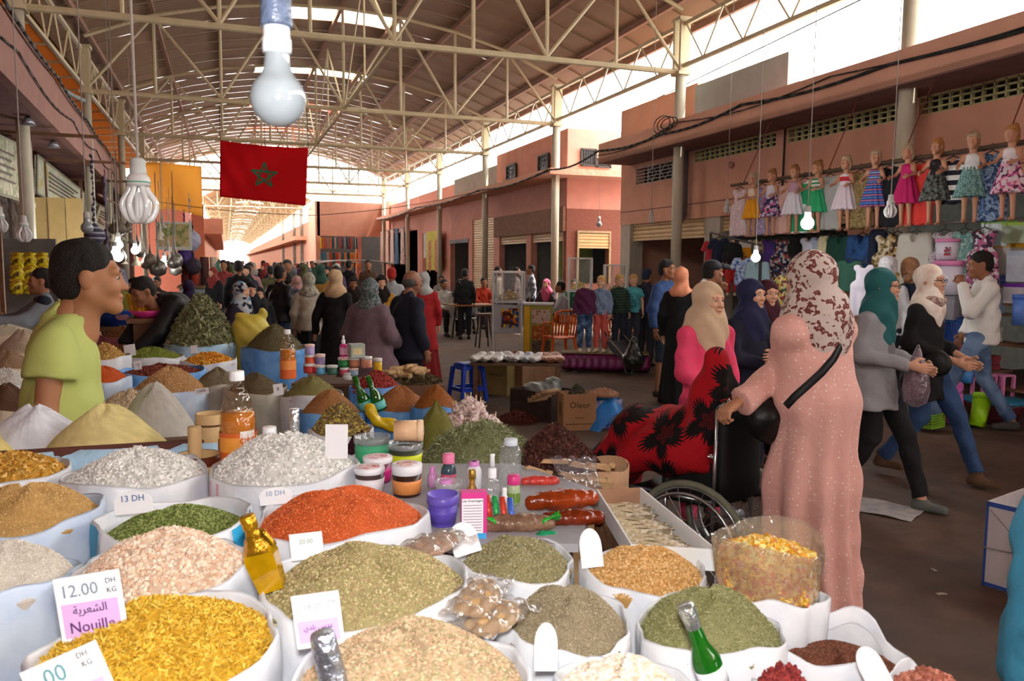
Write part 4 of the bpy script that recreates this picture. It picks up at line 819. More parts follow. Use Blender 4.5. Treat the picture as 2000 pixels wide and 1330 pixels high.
# drum-shaped wooden mortar set
t=thing('wooden_canister','pale wooden canister with brown bands and a pestle, left of the big juice bottle','canister',tuple(at_d(385,868,2.36)));t.location.z=1.0;q=2.36/F
obj('drum',MB().lathe([(43*q,0),(43*q,34*q),(40*q,34*q),(39*q,8*q),(0,6*q)],n=28).mesh(True),WOODP,t);obj('band',MB().lathe([(44*q,16*q),(44.5*q,18*q),(44.5*q,34*q),(42*q,35*q),(42*q,17*q)],n=28).mesh(True),mat('5a2a18',.4,.15),t)
obj('pestle',MB().lathe([(12.5*q,8*q),(13*q,10*q),(13*q,88*q),(12*q,90*q),(0,90*q)],c=(-4*q,0,0),n=16).mesh(True),WOODP,t)
t=thing('wooden_canister','second pale wooden canister standing behind the one with the pestle','canister',tuple(at_d(414,866,2.52)));t.location.z=1.0
obj('drum',MB().lathe([(30*q,0),(31*q,96*q),(28*q,97*q),(27*q,20*q),(0,18*q)],n=24).mesh(True),WOODP,t);obj('wire_band',MB().lathe([(31.5*q,72*q),(32*q,74*q),(31.5*q,76*q)],n=24).mesh(True),mat('5a3a24',.5),t)
# board carrying the cosmetics
t=thing('display_board','grey display board under the jars and bottles','board',(.98,2.05,0))
pb=[at_z(*q_,.985)for q_ in((690,1010),(880,1065),(1130,1062),(1170,958),(1010,905),(690,905))]
obj('board',MB().prism([(v.x-.98,v.y-2.05)for v in pb],.965,.985,'z'),mat('9a989c',.6,.08),t);obj('trestle',MB().box((-.35,.05,.7825),(.5,.3,.365)),WOOD,t)
def on(px,py,z=.985):p=at_z(px,py,z);return p,depth(p)
def tub(name,label,px,py,wpx,hpx,col,lid,band,z=.985,lidh=.22,tilt=None,cat='tub',top=None,taper=.9,hollow=False,contents=None):
 p,D=on(px,py,z);q=D/F;R=wpx/2*q;H=hpx*q;t=thing(name,label,cat,tuple(p))
 obj('body',MB().lathe([(R*taper*.95,0),(R*taper,.002),(R*.97,H*(1-lidh)),(R*.9,H*(1-lidh))],n=24).mesh(True),col,t)
 if band:obj('label',MB().lathe([(R*taper*1.012+.001,H*.10),(R*(.97+taper)/2*1.012+.001,H*.4),(R*.975+.0012,H*(.82-lidh))],n=24).mesh(True),mat(band,.45,.06)if isinstance(band,str)else band,t)
 if hollow:obj('lid',MB().lathe([(R,H*(1-lidh)),(R*1.04,H*(1-lidh*.9)),(R*1.04,H),(R*.98,H),(R*.94,H*(1-lidh)),(R*.9,H*(1-lidh*1.05))],n=24).mesh(True),lid,t)
 else:obj('lid',MB().lathe([(R,H*(1-lidh)),(R*1.03,H*(1-lidh)+.001),(R*1.03,H-.001),(R*1.0,H),(0,H)],n=24).mesh(True),lid,t)
 if contents:obj('contents',MB().lathe([(R*.86,H*.62),(R*.86,H*.72),(0,H*.76)],n=20).mesh(True),mat(contents,.8,.2,60),t)
 if top:obj('lid_print',MB().lathe([(R*.7,H),(R*.7,H+.0012),(0,H+.0012)],n=20).mesh(),pmat('mix',top,60),t)
 if tilt:t.rotation_euler=tilt
 return t,p,H,R
CLR=film('e8eef0',.15,.6)
t,p,H1,R1=tub('plastic_tub','clear-lidded tub with a mint green label beside the white beans',727,912,68,62,mat('4fae82',.4,.05),film('dfe6e6',.2,.35),'3fa878',hollow=True,contents='58a078',cat='tub')
t,p,H2,R2=tub('plastic_tub','tub with a yellow-green label under the tipped cream tub',792,916,66,54,mat('3a4030',.4,.1),film('dfe6e6',.2,.3),'c4cc22',hollow=True,cat='tub')
tt=thing('plastic_tub','cream coloured tub lying on its side on top of the yellow-labelled tub','tub',(p.x+.01,p.y,p.z+H2+.034));tt.rotation_euler=(0,0,-.25)
obj('body',MB().lathe([(.0,-.045),(.032,-.044),(.033,.028)],n=24,R=Matrix.Rotation(PI/2,3,'Y')).mesh(True),mat('dcb48c',.4,.04),tt);obj('lid',MB().lathe([(.034,.028),(.0345,.03),(.0345,.044),(.03,.046),(0,.043)],n=24,R=Matrix.Rotation(PI/2,3,'Y')).mesh(True),mat('e2c09c',.4,.04),tt);obj('lid_print',MB().lathe([(.016,.046),(.016,.0475),(0,.0475)],n=16,R=Matrix.Rotation(PI/2,3,'Y')).mesh(),pmat('mix',('c03040','e8e0e0','7858a0'),60),tt)
tub('cream_jar','white-lidded jar with a magenta label behind the front jars',738,940,56,50,mat('6c2048',.3,.1),mat('e8e4ea',.3,.02),'b01a6a',cat='jar',top=('d88a90','eee6e8'))
tub('cream_jar','white-lidded jar with a white label in front of the magenta one',722,962,58,52,mat('4a3838',.3,.1),mat('e8e6ec',.3,.02),'e4e0e6',cat='jar',top=('c8706a','eee6e8'))
tub('cream_jar','white-lidded jar with an orange label on the display board',795,966,58,62,mat('3a2018',.3,.1),mat('e6e4ea',.3,.02),'e09050',cat='jar',lidh=.3,top=('c8785a','eee6e8'))
tub('plastic_tub','open purple plastic tub at the front of the board',865,1024,60,62,mat('5a48a8',.4,.04),mat('6a58b8',.35),'5c4aac',cat='tub',hollow=True,contents='4a3028',taper=.8,lidh=.3)
tub('plastic_tub','clear empty tub behind the purple one',875,990,52,52,film('e8ecec',.15,.5),film('f0f2f2',.2,.3),None,cat='tub',hollow=True,taper=.85)
PINKC=mat('e27aa0',.4,.03);LILAC=mat('cf86c4',.4,.04)
def on_b(name,label,px,py,hpx,wpx,*a,**k):
 p,D=on(px,py);return bottle(name,label,px,py,D,hpx,wpx,*a,z=.985,**k)
SM=[(1,.02),(1,.45),(.95,.56),(.7,.66),(.4,.72),(.38,.8)]
on_b('lotion_bottle','dark blue-grey bottle with a pink screw cap and pink label',876,952,68,30,SM,mat('3c4e58',.2,.1),(.72,.99,.80),PINKC,[(.10,.42,'cc5a78')],cat='bottle')
on_b('dropper_bottle','white bottle with a tall lilac dropper cap',926,955,70,30,SM,mat('dcdce2',.3,.02),(.62,.80,.7),LILAC,cat='bottle')
on_b('dropper_bottle','small translucent lilac bottle left of the pink-capped one',845,950,40,20,SM,mat('c48cbc',.35,.05),(.55,.99,.6),LILAC,cat='bottle')
on_b('lotion_bottle','small bottle with a lilac cap just behind the clear tub',871,985,50,26,SM,mat('d8a8cc',.35,.05),(.7,.99,.95),LILAC,cat='bottle')
t=on_b('oil_bottle','slim bottle with a gold cap standing behind the pink carton',922,985,70,22,[(1,.02),(1,.4),(.7,.5),(.5,.6),(.5,.78)],mat('9a6a1c',.25,.1),(.74,.99,.66),mat('b08a3c',.3,0,metal=.8),cat='bottle')
t=on_b('spray_bottle','clear spray bottle with a white pump top',961,985,92,34,[(1,.02),(1,.35),(.9,.48),(.5,.56),(.4,.6)],CLR,(.58,.78,.5),CAPW,cat='bottle')
obj('pump',MB().lathe([(.0075,.103),(.006,.13),(.0075,.135),(0,.137)],n=12).mesh(True),CAPW,t)
WAT=[(1,.02),(.97,.08),(1,.14),(.96,.2),(1,.26),(.96,.32),(1,.38),(1,.52),(.97,.58),(1,.64),(.97,.70),(1,.76),(.8,.84),(.5,.88)]
on_b('water_bottle','tall ribbed clear water bottle with a white cap tilted slightly',994,958,104,44,WAT,film('e4ecec',.06,.68),(.87,.99,.62),mat('c8d2dc',.4,.03),lean=.03)
on_b('lotion_bottle','green-white bottle with a magenta cap label beside the water bottle',1003,985,62,26,SM,mat('a8b890',.35,.1),(.66,.95,.98),mat('d23a80',.4),[(.1,.4,'6c8a3c')],cat='bottle')
on_b('dropper_bottle','tiny white dropper bottle at the end of the row',985,995,44,14,SM,mat('e0e2e4',.3),(.6,.99,.7),CAPW,cat='bottle')
p,D=on(926,1052);q=D/F;t=thing('carton','pink carton with ruled white side reading Les avantages','box',tuple(p),-YAW+.12);R_=25*q
obj('box',MB().b2((-R_,0,0),(R_,.03,92*q)),mat('d43a8c',.45,.04),t);obj('side_print',MB().b2((-R_*.96,-.0008,.0),(R_*.70,-.0001,80*q)),mat('eceaf0',.5,.02),t);obj('foot_print',MB().b2((-R_*.96,-.0012,0),(R_*.96,-.0009,11*q)),mat('3aa0dc',.5),t)
for k in range(10):obj('ruled_line',MB().b2((-R_*.86,-.0016,(16+5.6*k)*q),(R_*.6,-.001,(17*1.0+5.6*k)*q)),mat('7a5a70',.6),t)
lt=obj('lettering',text_mesh('Les Avantages',.0085),mat('383040',.6,0),t);lt.matrix_local=frame((-R_*.13,-.0018,76*q),(1,0,0),(0,0,1))
for k,(cc,lb)in enumerate((('c8402c','red glitter tube nearest the pink carton'),('2c9a50','green glitter tube in the packet row'),('c04030','second red glitter tube in the packet row'),('3a5cb0','blue glitter tube at the end of the packet row'))):
 p,D=on(957+15*k,1020+2*k,1.0);o=obj('glitter_tube',MB().cyl((0,0,0),(.002,.03,.058),.0075,n=12).mesh(True),mat(cc,.3,.35,120),None,tuple(p));tag(o,lb,'tube','glitter tubes in a clear packet')
def packet(name,label,px,py,z,lx,ly,hz,m,rz=0,seedp=1,cat='packet',wob=.006):
 p=at_z(px,py,z);o=obj(name,solid([E((0,0,hz/2),(lx/2,ly/2,hz/2)),C((-lx*.42,0,hz*.3),(lx*.42,0,hz*.3),hz*.35,k=.02)],.006,fold=lambda X,Y,Z:.0025*np.sin(160*X+90*Y+seedp)*np.sin(130*Y-60*X)*np.ones_like(Z)),m,None,(p.x,p.y,z),-YAW+rz);return tag(o,label,cat)
packet('incense_pack','flat packet of red glitter sticks behind the brown pods',1055,945,.985,.105,.035,.022,mat('c04038',.3,.2,90),.05)
packet('date_pack','long clear packet of glossy amber fruit paste, upper of two',1098,990,1.00,.19,.065,.045,mat('8a3410',.18,.3,14,spec=.6,bump=.4,bs=30),.25,4,'packet')
packet('date_pack','lower darker packet of amber fruit paste',1120,1022,.985,.15,.05,.035,mat('6e260c',.2,.3,14,spec=.6,bump=.4),.12,7)
t=packet('candy_pack','clear packet of brown sweets with bright green ends',1012,1035,.985,.17,.055,.04,mat('7a5c48',.2,.3,30,bump=.5,bs=50),.08,2)
for sx_,lb in((-1,''),(1,'')):
 o=obj('green_end',MB().sheet(lambda u,v:(sx_*(.055+.045*u),(v-.5)*(.05-.01*u),.022+.010*math.sin(5*v+2*u)+.012*u),6,6,.002).mesh(True),mat('2c9c2c',.25,.15,30),t)
packet('green_sachet','small emerald green sachet under the brown sweets',1065,1062,.96,.06,.03,.03,mat('1f9060',.3,.1),.3,5)
packet('pink_item','folded bright pink paper at the foot of the purple tub',852,1015,.985,.035,.03,.03,mat('e0609a',.5),.4,8,'packet')
# crinkled foil bag leaning on the sticks, shallow white tray with packed sticks
p=at_d(1115,955,2.35);o=obj('foil_bag',MB().sheet(lambda u,v:((u-.5)*(.08+.06*v)+.07*(1-v),-.02*math.sin(3*u)+.004*math.sin(31*u+11*v),-.09+.19*v+.006*math.sin(23*u+9*v)),18,14,.001).mesh(True),film('e8e8ec',.06,.86),None,tuple(p),-YAW);tag(o,'crinkled clear cellophane bag leaning by the wooden sticks','bag')
A_=[at_z(1168,968,.99),at_z(1250,965,.99),at_z(1396,1088,.99),at_z(1235,1078,.99)];o0=A_[0]
t=thing('shallow_tray','shallow white cardboard tray of packed stick bundles by the soybeans','tray',tuple(o0));PT=[v-o0 for v in A_]
obj('base',MB().prism([(v.x,v.y)for v in PT],-.03,-.026,'z'),mat('b9a890',.8),t)
for i in range(4):
 a_,b_=PT[i],PT[(i+1)%4];n_=Vector((-(b_-a_).y,(b_-a_).x,0)).normalized()*.004
 obj('side',MB().add([a_+Vector((0,0,-.03)),b_+Vector((0,0,-.03)),b_+Vector((0,0,.018)),a_+Vector((0,0,.018)),a_+n_+Vector((0,0,-.03)),b_+n_+Vector((0,0,-.03)),b_+n_+Vector((0,0,.018)),a_+n_+Vector((0,0,.018))],[(0,1,2,3),(7,6,5,4),(0,4,5,1),(2,6,7,3),(1,5,6,2),(3,7,4,0)]),mat('dcdcda' if i else '9a7458',.7,.05),t)
obj('trestle',MB().box((sum(v.x for v in PT)/4,sum(v.y for v in PT)/4,-.21),(.12,.3,.36)),WOOD,t)
rg=random.Random(2)
for k in range(9):
 u=.12+.09*k;c=A_[0].lerp(A_[3],u).lerp(A_[1].lerp(A_[2],u),.5);o=obj('stick_bundle',MB().b2((-.06,-.012,0),(.06,.012,.012)).sheet(lambda u_,v_:(-.065+.13*u_,-.016+.032*v_,.014+.003*math.sin(40*u_+20*v_)),8,4).mesh(),pmat('mix',('c8b898','a89470','d8ccb8','8a7a60'),30,.3),None,(c.x,c.y,.965+.004*(k%3)),rg.uniform(-.9,-.3));tag(o,'clear-wrapped bundle of pale bark sticks in the shallow tray','bundle','stick bundles in the shallow tray')
 # round carton drum: hibiscus and sticks
p=at_d(1135,905,2.75);t=thing('burlap_box','large rounded brown cardboard box full of dried hibiscus','box',(p.x,p.y,.5));rb=.14
zt=p.z-.5-.01
def boxwall(u,v):a=2*PI*u;k=1+.06*math.sin(4*a+1);return(.175*k*math.cos(a)*(.94+.06*v),.125*k*math.sin(a)*(.94+.06*v),zt*v+(.012*math.sin(3*a)if v>.9 else 0))
obj('wall',MB().sheet(boxwall,40,8,.006).mesh(True),mat('b08a68',.8,.06,5,bump=.2,name='cardboard'),t);obj('tape',MB().sheet(lambda u,v:tuple(Vector(boxwall(.66+.10*u,.72+.1*v))*1.012),6,2,.001).mesh(),mat('c8a888',.4),t);obj('inside',MB().prism([(.16*math.cos(k*.3),.11*math.sin(k*.3))for k in range(21)],.02,zt-.09,'z'),DARK,t)
q=at_d(1070,892,2.78);heap('hibiscus_heap','red-brown dried hibiscus heap in the large cardboard box','hibiscus',(q.x+.03,q.y,q.z-.03),.155,.135,'chip',.009,('4c2822','5c342a','6c4034','38180f'),2600,p=1.5,flat=1.0)
for k in range(16):
 q=at_d(1128+rg.uniform(-80,50),925+rg.uniform(-26,34),2.50+rg.uniform(-.02,.04));b=MB();b.box((0,0,0),(.085,.013,.011),taper=.8);b.box((.035,0,.003),(.02,.015,.012))
 o=obj('wood_stick',b,mat('b8946a',.8,.15,10),None,tuple(q),-YAW+rg.uniform(-.35,.35));o.rotation_euler[1]=rg.uniform(-.1,.3);tag(o,'short split pale wooden stick stacked before the cardboard box','stick','wooden sticks before the cardboard box')
t=thing('stick_stand','low crate supporting the wooden sticks','crate',tuple(at_d(1120,955,2.5)));t.location.z=.6;zz=at_d(1120,950,2.5).z-.6-.04;obj('crate',MB().box((0,0,zz/2),(.24,.07,zz)),WOODP,t)
# candied fruit in a clear bag standing in its white sack
p=at_z(1498,1143,.98);r=107*depth(p)/F
sack('white sack holding the clear bag of candied fruit',p.x,p.y,.98,r,.38,WB,group='white grain sacks of the front stall')
V,Fc,T=heap_np(r*.80,.03,'cube',.0075,('dcb03c','e6c868','d89c2c','e8d890','cc8430'),900,p=2.2,ry=r*.80,flat=1.2)
o=obj('candied_fruit',mesh_np(V,Fc,False,T),vmat(.35),None,(p.x,p.y,1.035));tag(o,'yellow candied fruit cubes showing in the open clear bag','candied fruit',None,'stuff')
V2=[];F2=[];T2=[];SV,SF=shape('cube');rr=np.random.default_rng(9);n=1500
a=rr.uniform(0,2*PI,n);z=rr.uniform(-.06,.008,n);W=np.einsum('nij,vj->nvi',rots(n,1.2),SV)*.0085+np.stack([r*.80*np.cos(a),r*.80*np.sin(a),z],1)[:,None,:]
cc=pal(('d0a02c','dcb04a','c08824','dcc070','c8683c'),n);o2=obj('fruit_layer',mesh_np(W.reshape(-1,3),(SF[None]+(np.arange(n)*len(SV))[:,None,None]).reshape(-1,3),False,np.repeat(cc,len(SV),0)),vmat(.35),o,(0,0,-.0));o2['kind']='stuff';o2.location=(0,0,0)
obj('core',MB().lathe([(r*.76,-.07),(r*.78,-.005),(r*.78,-.004)],n=20).mesh(True),mat('b87c20',.5),o)
def bagf(u,v):a=2*PI*u;k=1+.03*math.sin(5*a+2*v)+.02*math.sin(11*a+5*v);rr_=r*(.88+.10*v)*k;return(rr_*math.cos(a),rr_*math.sin(a),-.02+.118*v+.012*math.sin(2*a+.5)*v)
b_=obj('clear_bag',MB().sheet(bagf,48,12,.0006).mesh(True),film('f2ead8',.08,.72),None,(p.x,p.y,.985));tag(b_,'tall clear plastic bag wrapped round the candied fruit','bag')
# loose plastic bags of tan powder lying between the sacks
for px,py,z,sz,rz,lb,cc in((845,1062,1.055,(.058,.036,.011),.5,'clear bag of pinkish powder between orange lentils and olive lentils','b08c74'),(935,1165,1.045,(.062,.034,.011),1.0,'clear bag of tan powder lying on the edge of the central sack','c09c6c'),(965,1205,1.02,(.056,.036,.011),.6,'second tan powder bag sagging over the seed sack','c4a274')):
 p=at_z(px,py,z);p.z-=.004;o=obj('powder_bag',solid([E((0,0,0),sz),C((-sz[0]*.7,0,0),(sz[0]*1.0,sz[1]*.3,.004),sz[2]*.8,.004,sy=2.6,k=.02)],.004,fold=lambda X,Y,Z:.0016*np.sin(150*X+60*Z)*np.sin(110*Y+40*X)),mat(cc,.22,.08,20,spec=.7,bump=.35,bs=18),None,tuple(p),rz);tag(o,lb,'bag');obj('clear_film',MB().sheet(lambda u,v:((u-.5)*sz[0]*2.9+.004*math.sin(17*v),(v-.5)*sz[1]*2.6,sz[2]*1.25*(1-abs(u-.5)**2*3)*(1-abs(v-.5)**2*3)+.006*math.sin(19*u+7*v)*math.sin(15*v-6*u)+.004),22,16,.0006).mesh(True),film('f4eee8',.08,.82),o)
 # bottles stuck in the grain
GO=mat('b98a1e',.18,.25,30,metal=.7,bump=.4,bs=60,name='gold_foil')
p=at_z(530,1138,1.06);D=depth(p);t=thing('oil_bottle','square golden bottle with a gold foil neck tilted beside the orange lentils','bottle',tuple(p));q=D/F
b=MB();
for(z0,z1,w0,w1)in((-.01,.05,.021,.026),(.05,.062,.026,.024),(.062,.078,.024,.012)):b.box((0,0,(z0+z1)/2),(w0*2,w0*1.5,z1-z0),taper=w1/w0)
obj('shell',b,mat('c89a0c',.06,.2,25,spec=.8,trans=.35),t);obj('neck',MB().lathe([(.0125,.076),(.0135,.095),(.0115,.102),(.0125,.105),(.0135,.107),(.0135,.128),(.012,.13),(0,.13)],n=18).mesh(True),GO,t)
obj('foil_collar',MB().sheet(lambda u,v:((.016+.012*v+.004*math.sin(18*u))*math.cos(2*PI*u),(.016+.010*v)*math.sin(2*PI*u),.092-.03*v+.004*math.sin(11*u)),24,4,.0006).mesh(True),GO,t);t.rotation_euler=(.05,-.30,-YAW+.1)
p=at_z(1400,1298,1.0);t=thing('green_bottle','small green glass bottle with silver foil neck leaning in the fennel seeds','bottle',tuple(p));GRN=mat('1c7a1c',.05,.2,12,spec=.8,trans=.5,name='green_glass')
obj('shell',MB().lathe([(.020,0),(.023,.02),(.023,.045),(.020,.055),(.0135,.072),(.0115,.10),(.011,.118)],n=20).mesh(True),GRN,t);obj('foil',MB().lathe([(.0122,.100),(.0125,.112),(.0135,.116),(.0140,.135),(.0125,.139),(0,.139)],n=16).mesh(True),mat('b8c0bc',.2,.3,40,metal=.8,bump=.5),t);obj('label',MB().lathe([(.0236,.006),(.0238,.02),(.0236,.034)],n=20).mesh(True),mat('e4e6ec',.4,.05),t);t.rotation_euler=(0,-.38,-YAW-.1);t.location.z=.965
p=at_z(655,1345,1.08);t=thing('silver_bottle','silver foil bottle neck rising at the bottom edge of the picture','bottle',tuple(p));obj('neck',MB().lathe([(.017,-.04),(.0175,.0),(.0165,.06),(.0155,.072),(.014,.076),(0,.076)],n=20).mesh(True),mat('b4bcc8',.22,.2,30,metal=.85,bump=.5,bs=60),t);t.rotation_euler=(0,-.22,-YAW)
for px,lb in((702,'left green bottle neck stuck in the chilli sack'),(728,'right green bottle neck stuck in the chilli sack')):
 p=at_d(px+16,800,4.15);t=thing('green_bottle',lb,'bottle',tuple(p));obj('shell',MB().lathe([(.034,0),(.035,.06),(.022,.10),(.014,.13),(.014,.19),(0,.19)],n=16).mesh(True),GRN,t);obj('label',MB().lathe([(.036,.01),(.0365,.05)],n=16).mesh(True),mat('6ac8c0',.4,.2,30),t);t.rotation_euler=(.1,-.35,-YAW)
p=at_d(735,815,3.9);o=obj('yellow_bag',solid([C((-.03,0,.04),(.0,0,-.02),.03,.022),C((0,0,-.02),(.07,.02,-.04),.022,.028,k=.02),C((.07,.02,-.04),(.10,.0,-.07),.028,.012,k=.02)],.008,fold=fold_s(.003,3)),mat('cfae18',.35,.1,10),None,tuple(p),-YAW);tag(o,'twisted yellow plastic bag in front of the red-brown spice','bag')
# small jars at the back of the second stall
SMJ=[(605,692,19,20,'a89ac8','lilac',.06),(606,712,21,20,'d8603c','orange'),(604,728,22,18,'c03a3a','red'),(625,715,20,24,'8a78a8','purple'),(626,731,20,18,'5aa0c8','sky blue'),(649,731,21,18,'3c6a5a','green-white'),(671,716,21,18,'2c8a4c','green'),(692,716,21,18,'b87a5c','salmon'),(673,732,18,14,'c8506a','pink'),(690,733,20,14,'88a8c0','pale blue'),(716,718,22,22,'d89a80','peach'),(738,725,17,26,'d8b020','yellow'),(618,728,18,16,'b03038','dark red'),(680,741,21,14,'d8dcd8','white')]
def topz(px,py,D):return at_d(px,py,D)
rows={}
for i,row in enumerate(SMJ):
 px,py,wp,hp,cc,nm=row[:6];D=5.15 if py>722 else 5.22
 p=at_d(px,py,D);q=D/F;t=thing('small_jar','small %s jar with a pale lid among the jars behind the chillies'%nm,'jar',tuple(p),0,'small jars behind the chillies')
 R_=wp/2*q;H_=hp*q;obj('body',MB().lathe([(R_*.92,0),(R_,H_*.1),(R_,H_*.75)],n=16).mesh(True),mat(cc,.35,.15,40),t);obj('lid',MB().lathe([(R_*.98,H_*.75),(R_*1.04,H_*.76),(R_*1.04,H_*.98),(0,H_)],n=16).mesh(True),mat('d8dad8' if i%3 else 'e8c8c0',.35),t)
t=bottle('spray_bottle','bright pink spray bottle with white pump standing on the small jars',671,697,5.22,42,15,[(1,.02),(1,.5),(.8,.58),(.5,.62)],mat('d8408c',.3,.06),(.62,.8,.5),CAPW,[(.12,.45,'e8b8d0')],cat='bottle');obj('pump',MB().lathe([(.006,.112),(.008,.12),(.006,.14),(0,.141)],n=8).mesh(True),CAPW,t)
p=at_d(696,697,5.2);q=5.2/F;t=thing('carton','pale grey-green square carton standing on the jars','box',tuple(p),-YAW+.5);obj('box',MB().b2((-14*q,-12*q,0),(14*q,12*q,26*q)),mat('a9b4a8',.6),t);obj('side_print',MB().b2((-10*q,-12.3*q,6*q),(8*q,-12.05*q,18*q)),mat('d8c890',.6),t)
st=thing('jar_stand','low stand carrying the small coloured jars','stand',tuple(at_d(665,745,5.2)));zz=st.location.z;st.location.z=.5
obj('top',MB().box((0,.05,zz-.5-.01),(.55,.3,.02),rz=-YAW),WOOD,st);obj('foot',MB().box((0,.05,(zz-.52)/2),(.4,.2,zz-.52),rz=-YAW),WOOD,st)
p=at_d(490,640,7.0);o=obj('yellow_bag',solid([E((0,0,-.28),(.14,.09,.28)),E((0,0,-.02),(.16,.08,.14),k=.06),E((-.08,0,.10),(.06,.04,.03),k=.04),E((.10,0,.12),(.04,.03,.06),k=.04)],.018,fold=fold_s(.006,1.4)),mat('c8b44a',.45,.1,6),None,tuple(p),0);tag(o,'open yellow plastic bag between the verbena mountain and the herb cone','bag')
# price tags
ARN='ﺔﻳﺮﻌﺸﻟﺍ';ARL='ﻱﺪﻠﺑ ﺱﺪﻋ'
tag_card('tall price tag reading 12.00 and Nouille with lilac print in the yellow noodles',178,1236,1.05,.098,.108,-.17,[('12.00',.026,-.012,.086,'7f8f9c'),('DH',.011,.036,.094,'555b66'),('KG',.011,.036,.080,'555b66'),(ARN,.017,.0,.057,'4c2c5c'),('Nouille',.023,0,.032,'5c2c6c')],loc=at_z(190,1262,1.052),band=(.018,.068,'d9b0e0'))
tag_card('price tag cut by the bottom-left corner of the picture',150,1370,1.09,.10,.075,-.42,[('00',.03,-.01,.055,'6a9aa0'),('DH',.010,.03,.066,'666666'),('KG',.010,.032,.054,'666666')],loc=at_z(160,1392,1.07),band=(.0,.032,'d9b8e0'))
tag_card('price tag with lilac print in front of the big olive lentil heap',620,1262,1.05,.070,.078,-.14,[('18.00',.013,-.005,.060,'9aa0a8'),('DH',.008,.024,.064,'777777'),(ARL,.010,0,.030,'5c3c7c')],loc=at_z(628,1262,1.06),band=(.008,.040,'dcb4e4'))
tag_card('plain pale price tag standing behind the olive lentils beside the golden bottle',600,1085,1.05,.062,.050,-.12,[('20.00',.012,0,.034,'9aa79a')],loc=at_z(602,1092,1.06))
tag_card('rounded tag reading 13 DH behind the green split peas',260,985,1.05,.085,.050,-.1,[('13 DH',.020,0,.034,'4a6a9a')],loc=at_z(262,1003,1.06),round_=True)
tag_card('rounded tag reading 10 DH behind the orange lentils',545,985,1.05,.075,.040,-.1,[('10 DH',.017,0,.026,'8a9ab8')],loc=at_z(540,985,1.06),round_=True)
tag_card('blank white rectangular tag in front of the dried flowers',655,865,1.07,.062,.095,.0,[],loc=at_z(657,896,1.08))
tag_card('oval white tag with 10 at the olive-grey lentils',905,1075,.98,.060,.070,-.30,[('10',.013,-.004,.050,'6878a0')],loc=at_z(915,1082,1.0),round_=True)
tag_card('oval white tag at the soybeans',1150,1100,.98,.046,.082,-.12,[],loc=at_z(1158,1108,.99),round_=True)
tag_card('oval white tag between the seeds and the cream chickpeas',1066,1290,.98,.036,.075,.0,[],loc=at_z(1066,1310,.99),round_=True)
tag_card('oval white tag leaning in the flaxseed sack',1705,1330,.93,.040,.075,-.5,[],loc=at_z(1725,1345,.95),round_=True)
for px,py,D,w_,h_,s_,lb in((270,722,5.4,.05,.06,'13','small tag in the rose bud sack'),(380,690,6.0,.05,.06,'','small tag at the candied fruit sack'),(255,695,6.3,.09,.09,'','brown card tag behind the moss green seeds'),(395,770,4.6,.08,.035,'124000','low tag reading 124000 on the millet sack'),(545,772,4.2,.05,.06,'8','tag stuck in the olive-brown leaf heap')):
 tag_card(lb,px,py,1,w_,h_,-.15,[(s_,h_*.45,0,h_*.55,'505a66')]if s_ else[],loc=at_d(px,py,D))
# ================================================================ people
SKIN=mat('b98363',.55,.05,6,spec=.35,name='skin',sub=1);SKIN2=mat('8d5d42',.55,.05,6,spec=.35,name='skin_tan');SKIN3=mat('c9977a',.55,.04,6,spec=.35,name='skin_fair')
HAIR=mat('16110f',.6,.25,60,bump=.6,bs=180,name='black_hair');EYEW=mat('a8a49c',.2,0,name='eye_white');IRIS=mat('1c110b',.15,0,name='iris');LIP=mat('94503f',.5,.05,name='lips')
def face_dir(a):
 """heading for a figure: 0 looks at the lens, 90 to the picture's right, 180 away"""
 f=Vector((_f.x,_f.y,0)).normalized();r=Vector((f.y,-f.x,0));v=-f*math.cos(math.radians(a))+r*math.sin(math.radians(a))
 return math.atan2(v.x,-v.y)
_hc={}
def VF(prims,vox,fold=None):
 D,lo,ax=sdf(prims,vox)
 if fold:D=D+fold(ax[0][:,None,None],ax[1][None,:,None],ax[2][None,None,:]).astype(np.float32)
 return nets(D,lo,vox)
def head_prims(fem):
 j=.9 if fem else 1.0
 P=[E((0,.018,.028),(.074,.094,.088)),E((0,-.018,-.03),(.060*j,.072,.082),k=.03),C((.052*j,.005,-.05),(.012,-.070,-.098),.02,.016,k=.03),C((-.052*j,.005,-.05),(-.012,-.070,-.098),.02,.016,k=.03),E((0,-.074,-.100),(.022*j,.018,.017),k=.02),C((-.044,-.070,.022),(.044,-.070,.022),.014,k=.02),E((.038,-.058,-.03),(.026,.026,.026),k=.02),E((-.038,-.058,-.03),(.026,.026,.026),k=.02),E((.030,-.096,.002),(.017,.016,.011),op='sub',k=.014),E((-.030,-.096,.002),(.017,.016,.011),op='sub',k=.014),C((0,-.080,.010),(0,-.1045*(1 if not fem else .97),-.031),.0078,.0102,k=.014),E((.011,-.096,-.034),(.008,.010,.007),k=.008),E((-.011,-.096,-.034),(.008,.010,.007),k=.008),E((0,-.086,-.060),(.022,.011,.008),k=.008),E((0,-.083,-.072),(.019,.012,.008),k=.008),C((-.02,-.100,-.0655),(.02,-.100,-.0655),.0022,op='sub',k=.004),E((.076,.012,-.006),(.011,.021,.032),k=.006),E((-.076,.012,-.006),(.011,.021,.032),k=.006),C((0,.02,-.06),(0,.03,-.19),.050*j,.054*j,k=.03)]
 return P
def head_vf(fem,vox):
 if(fem,vox)not in _hc:_hc[(fem,vox)]=VF(head_prims(fem),vox)
 return _hc[(fem,vox)]
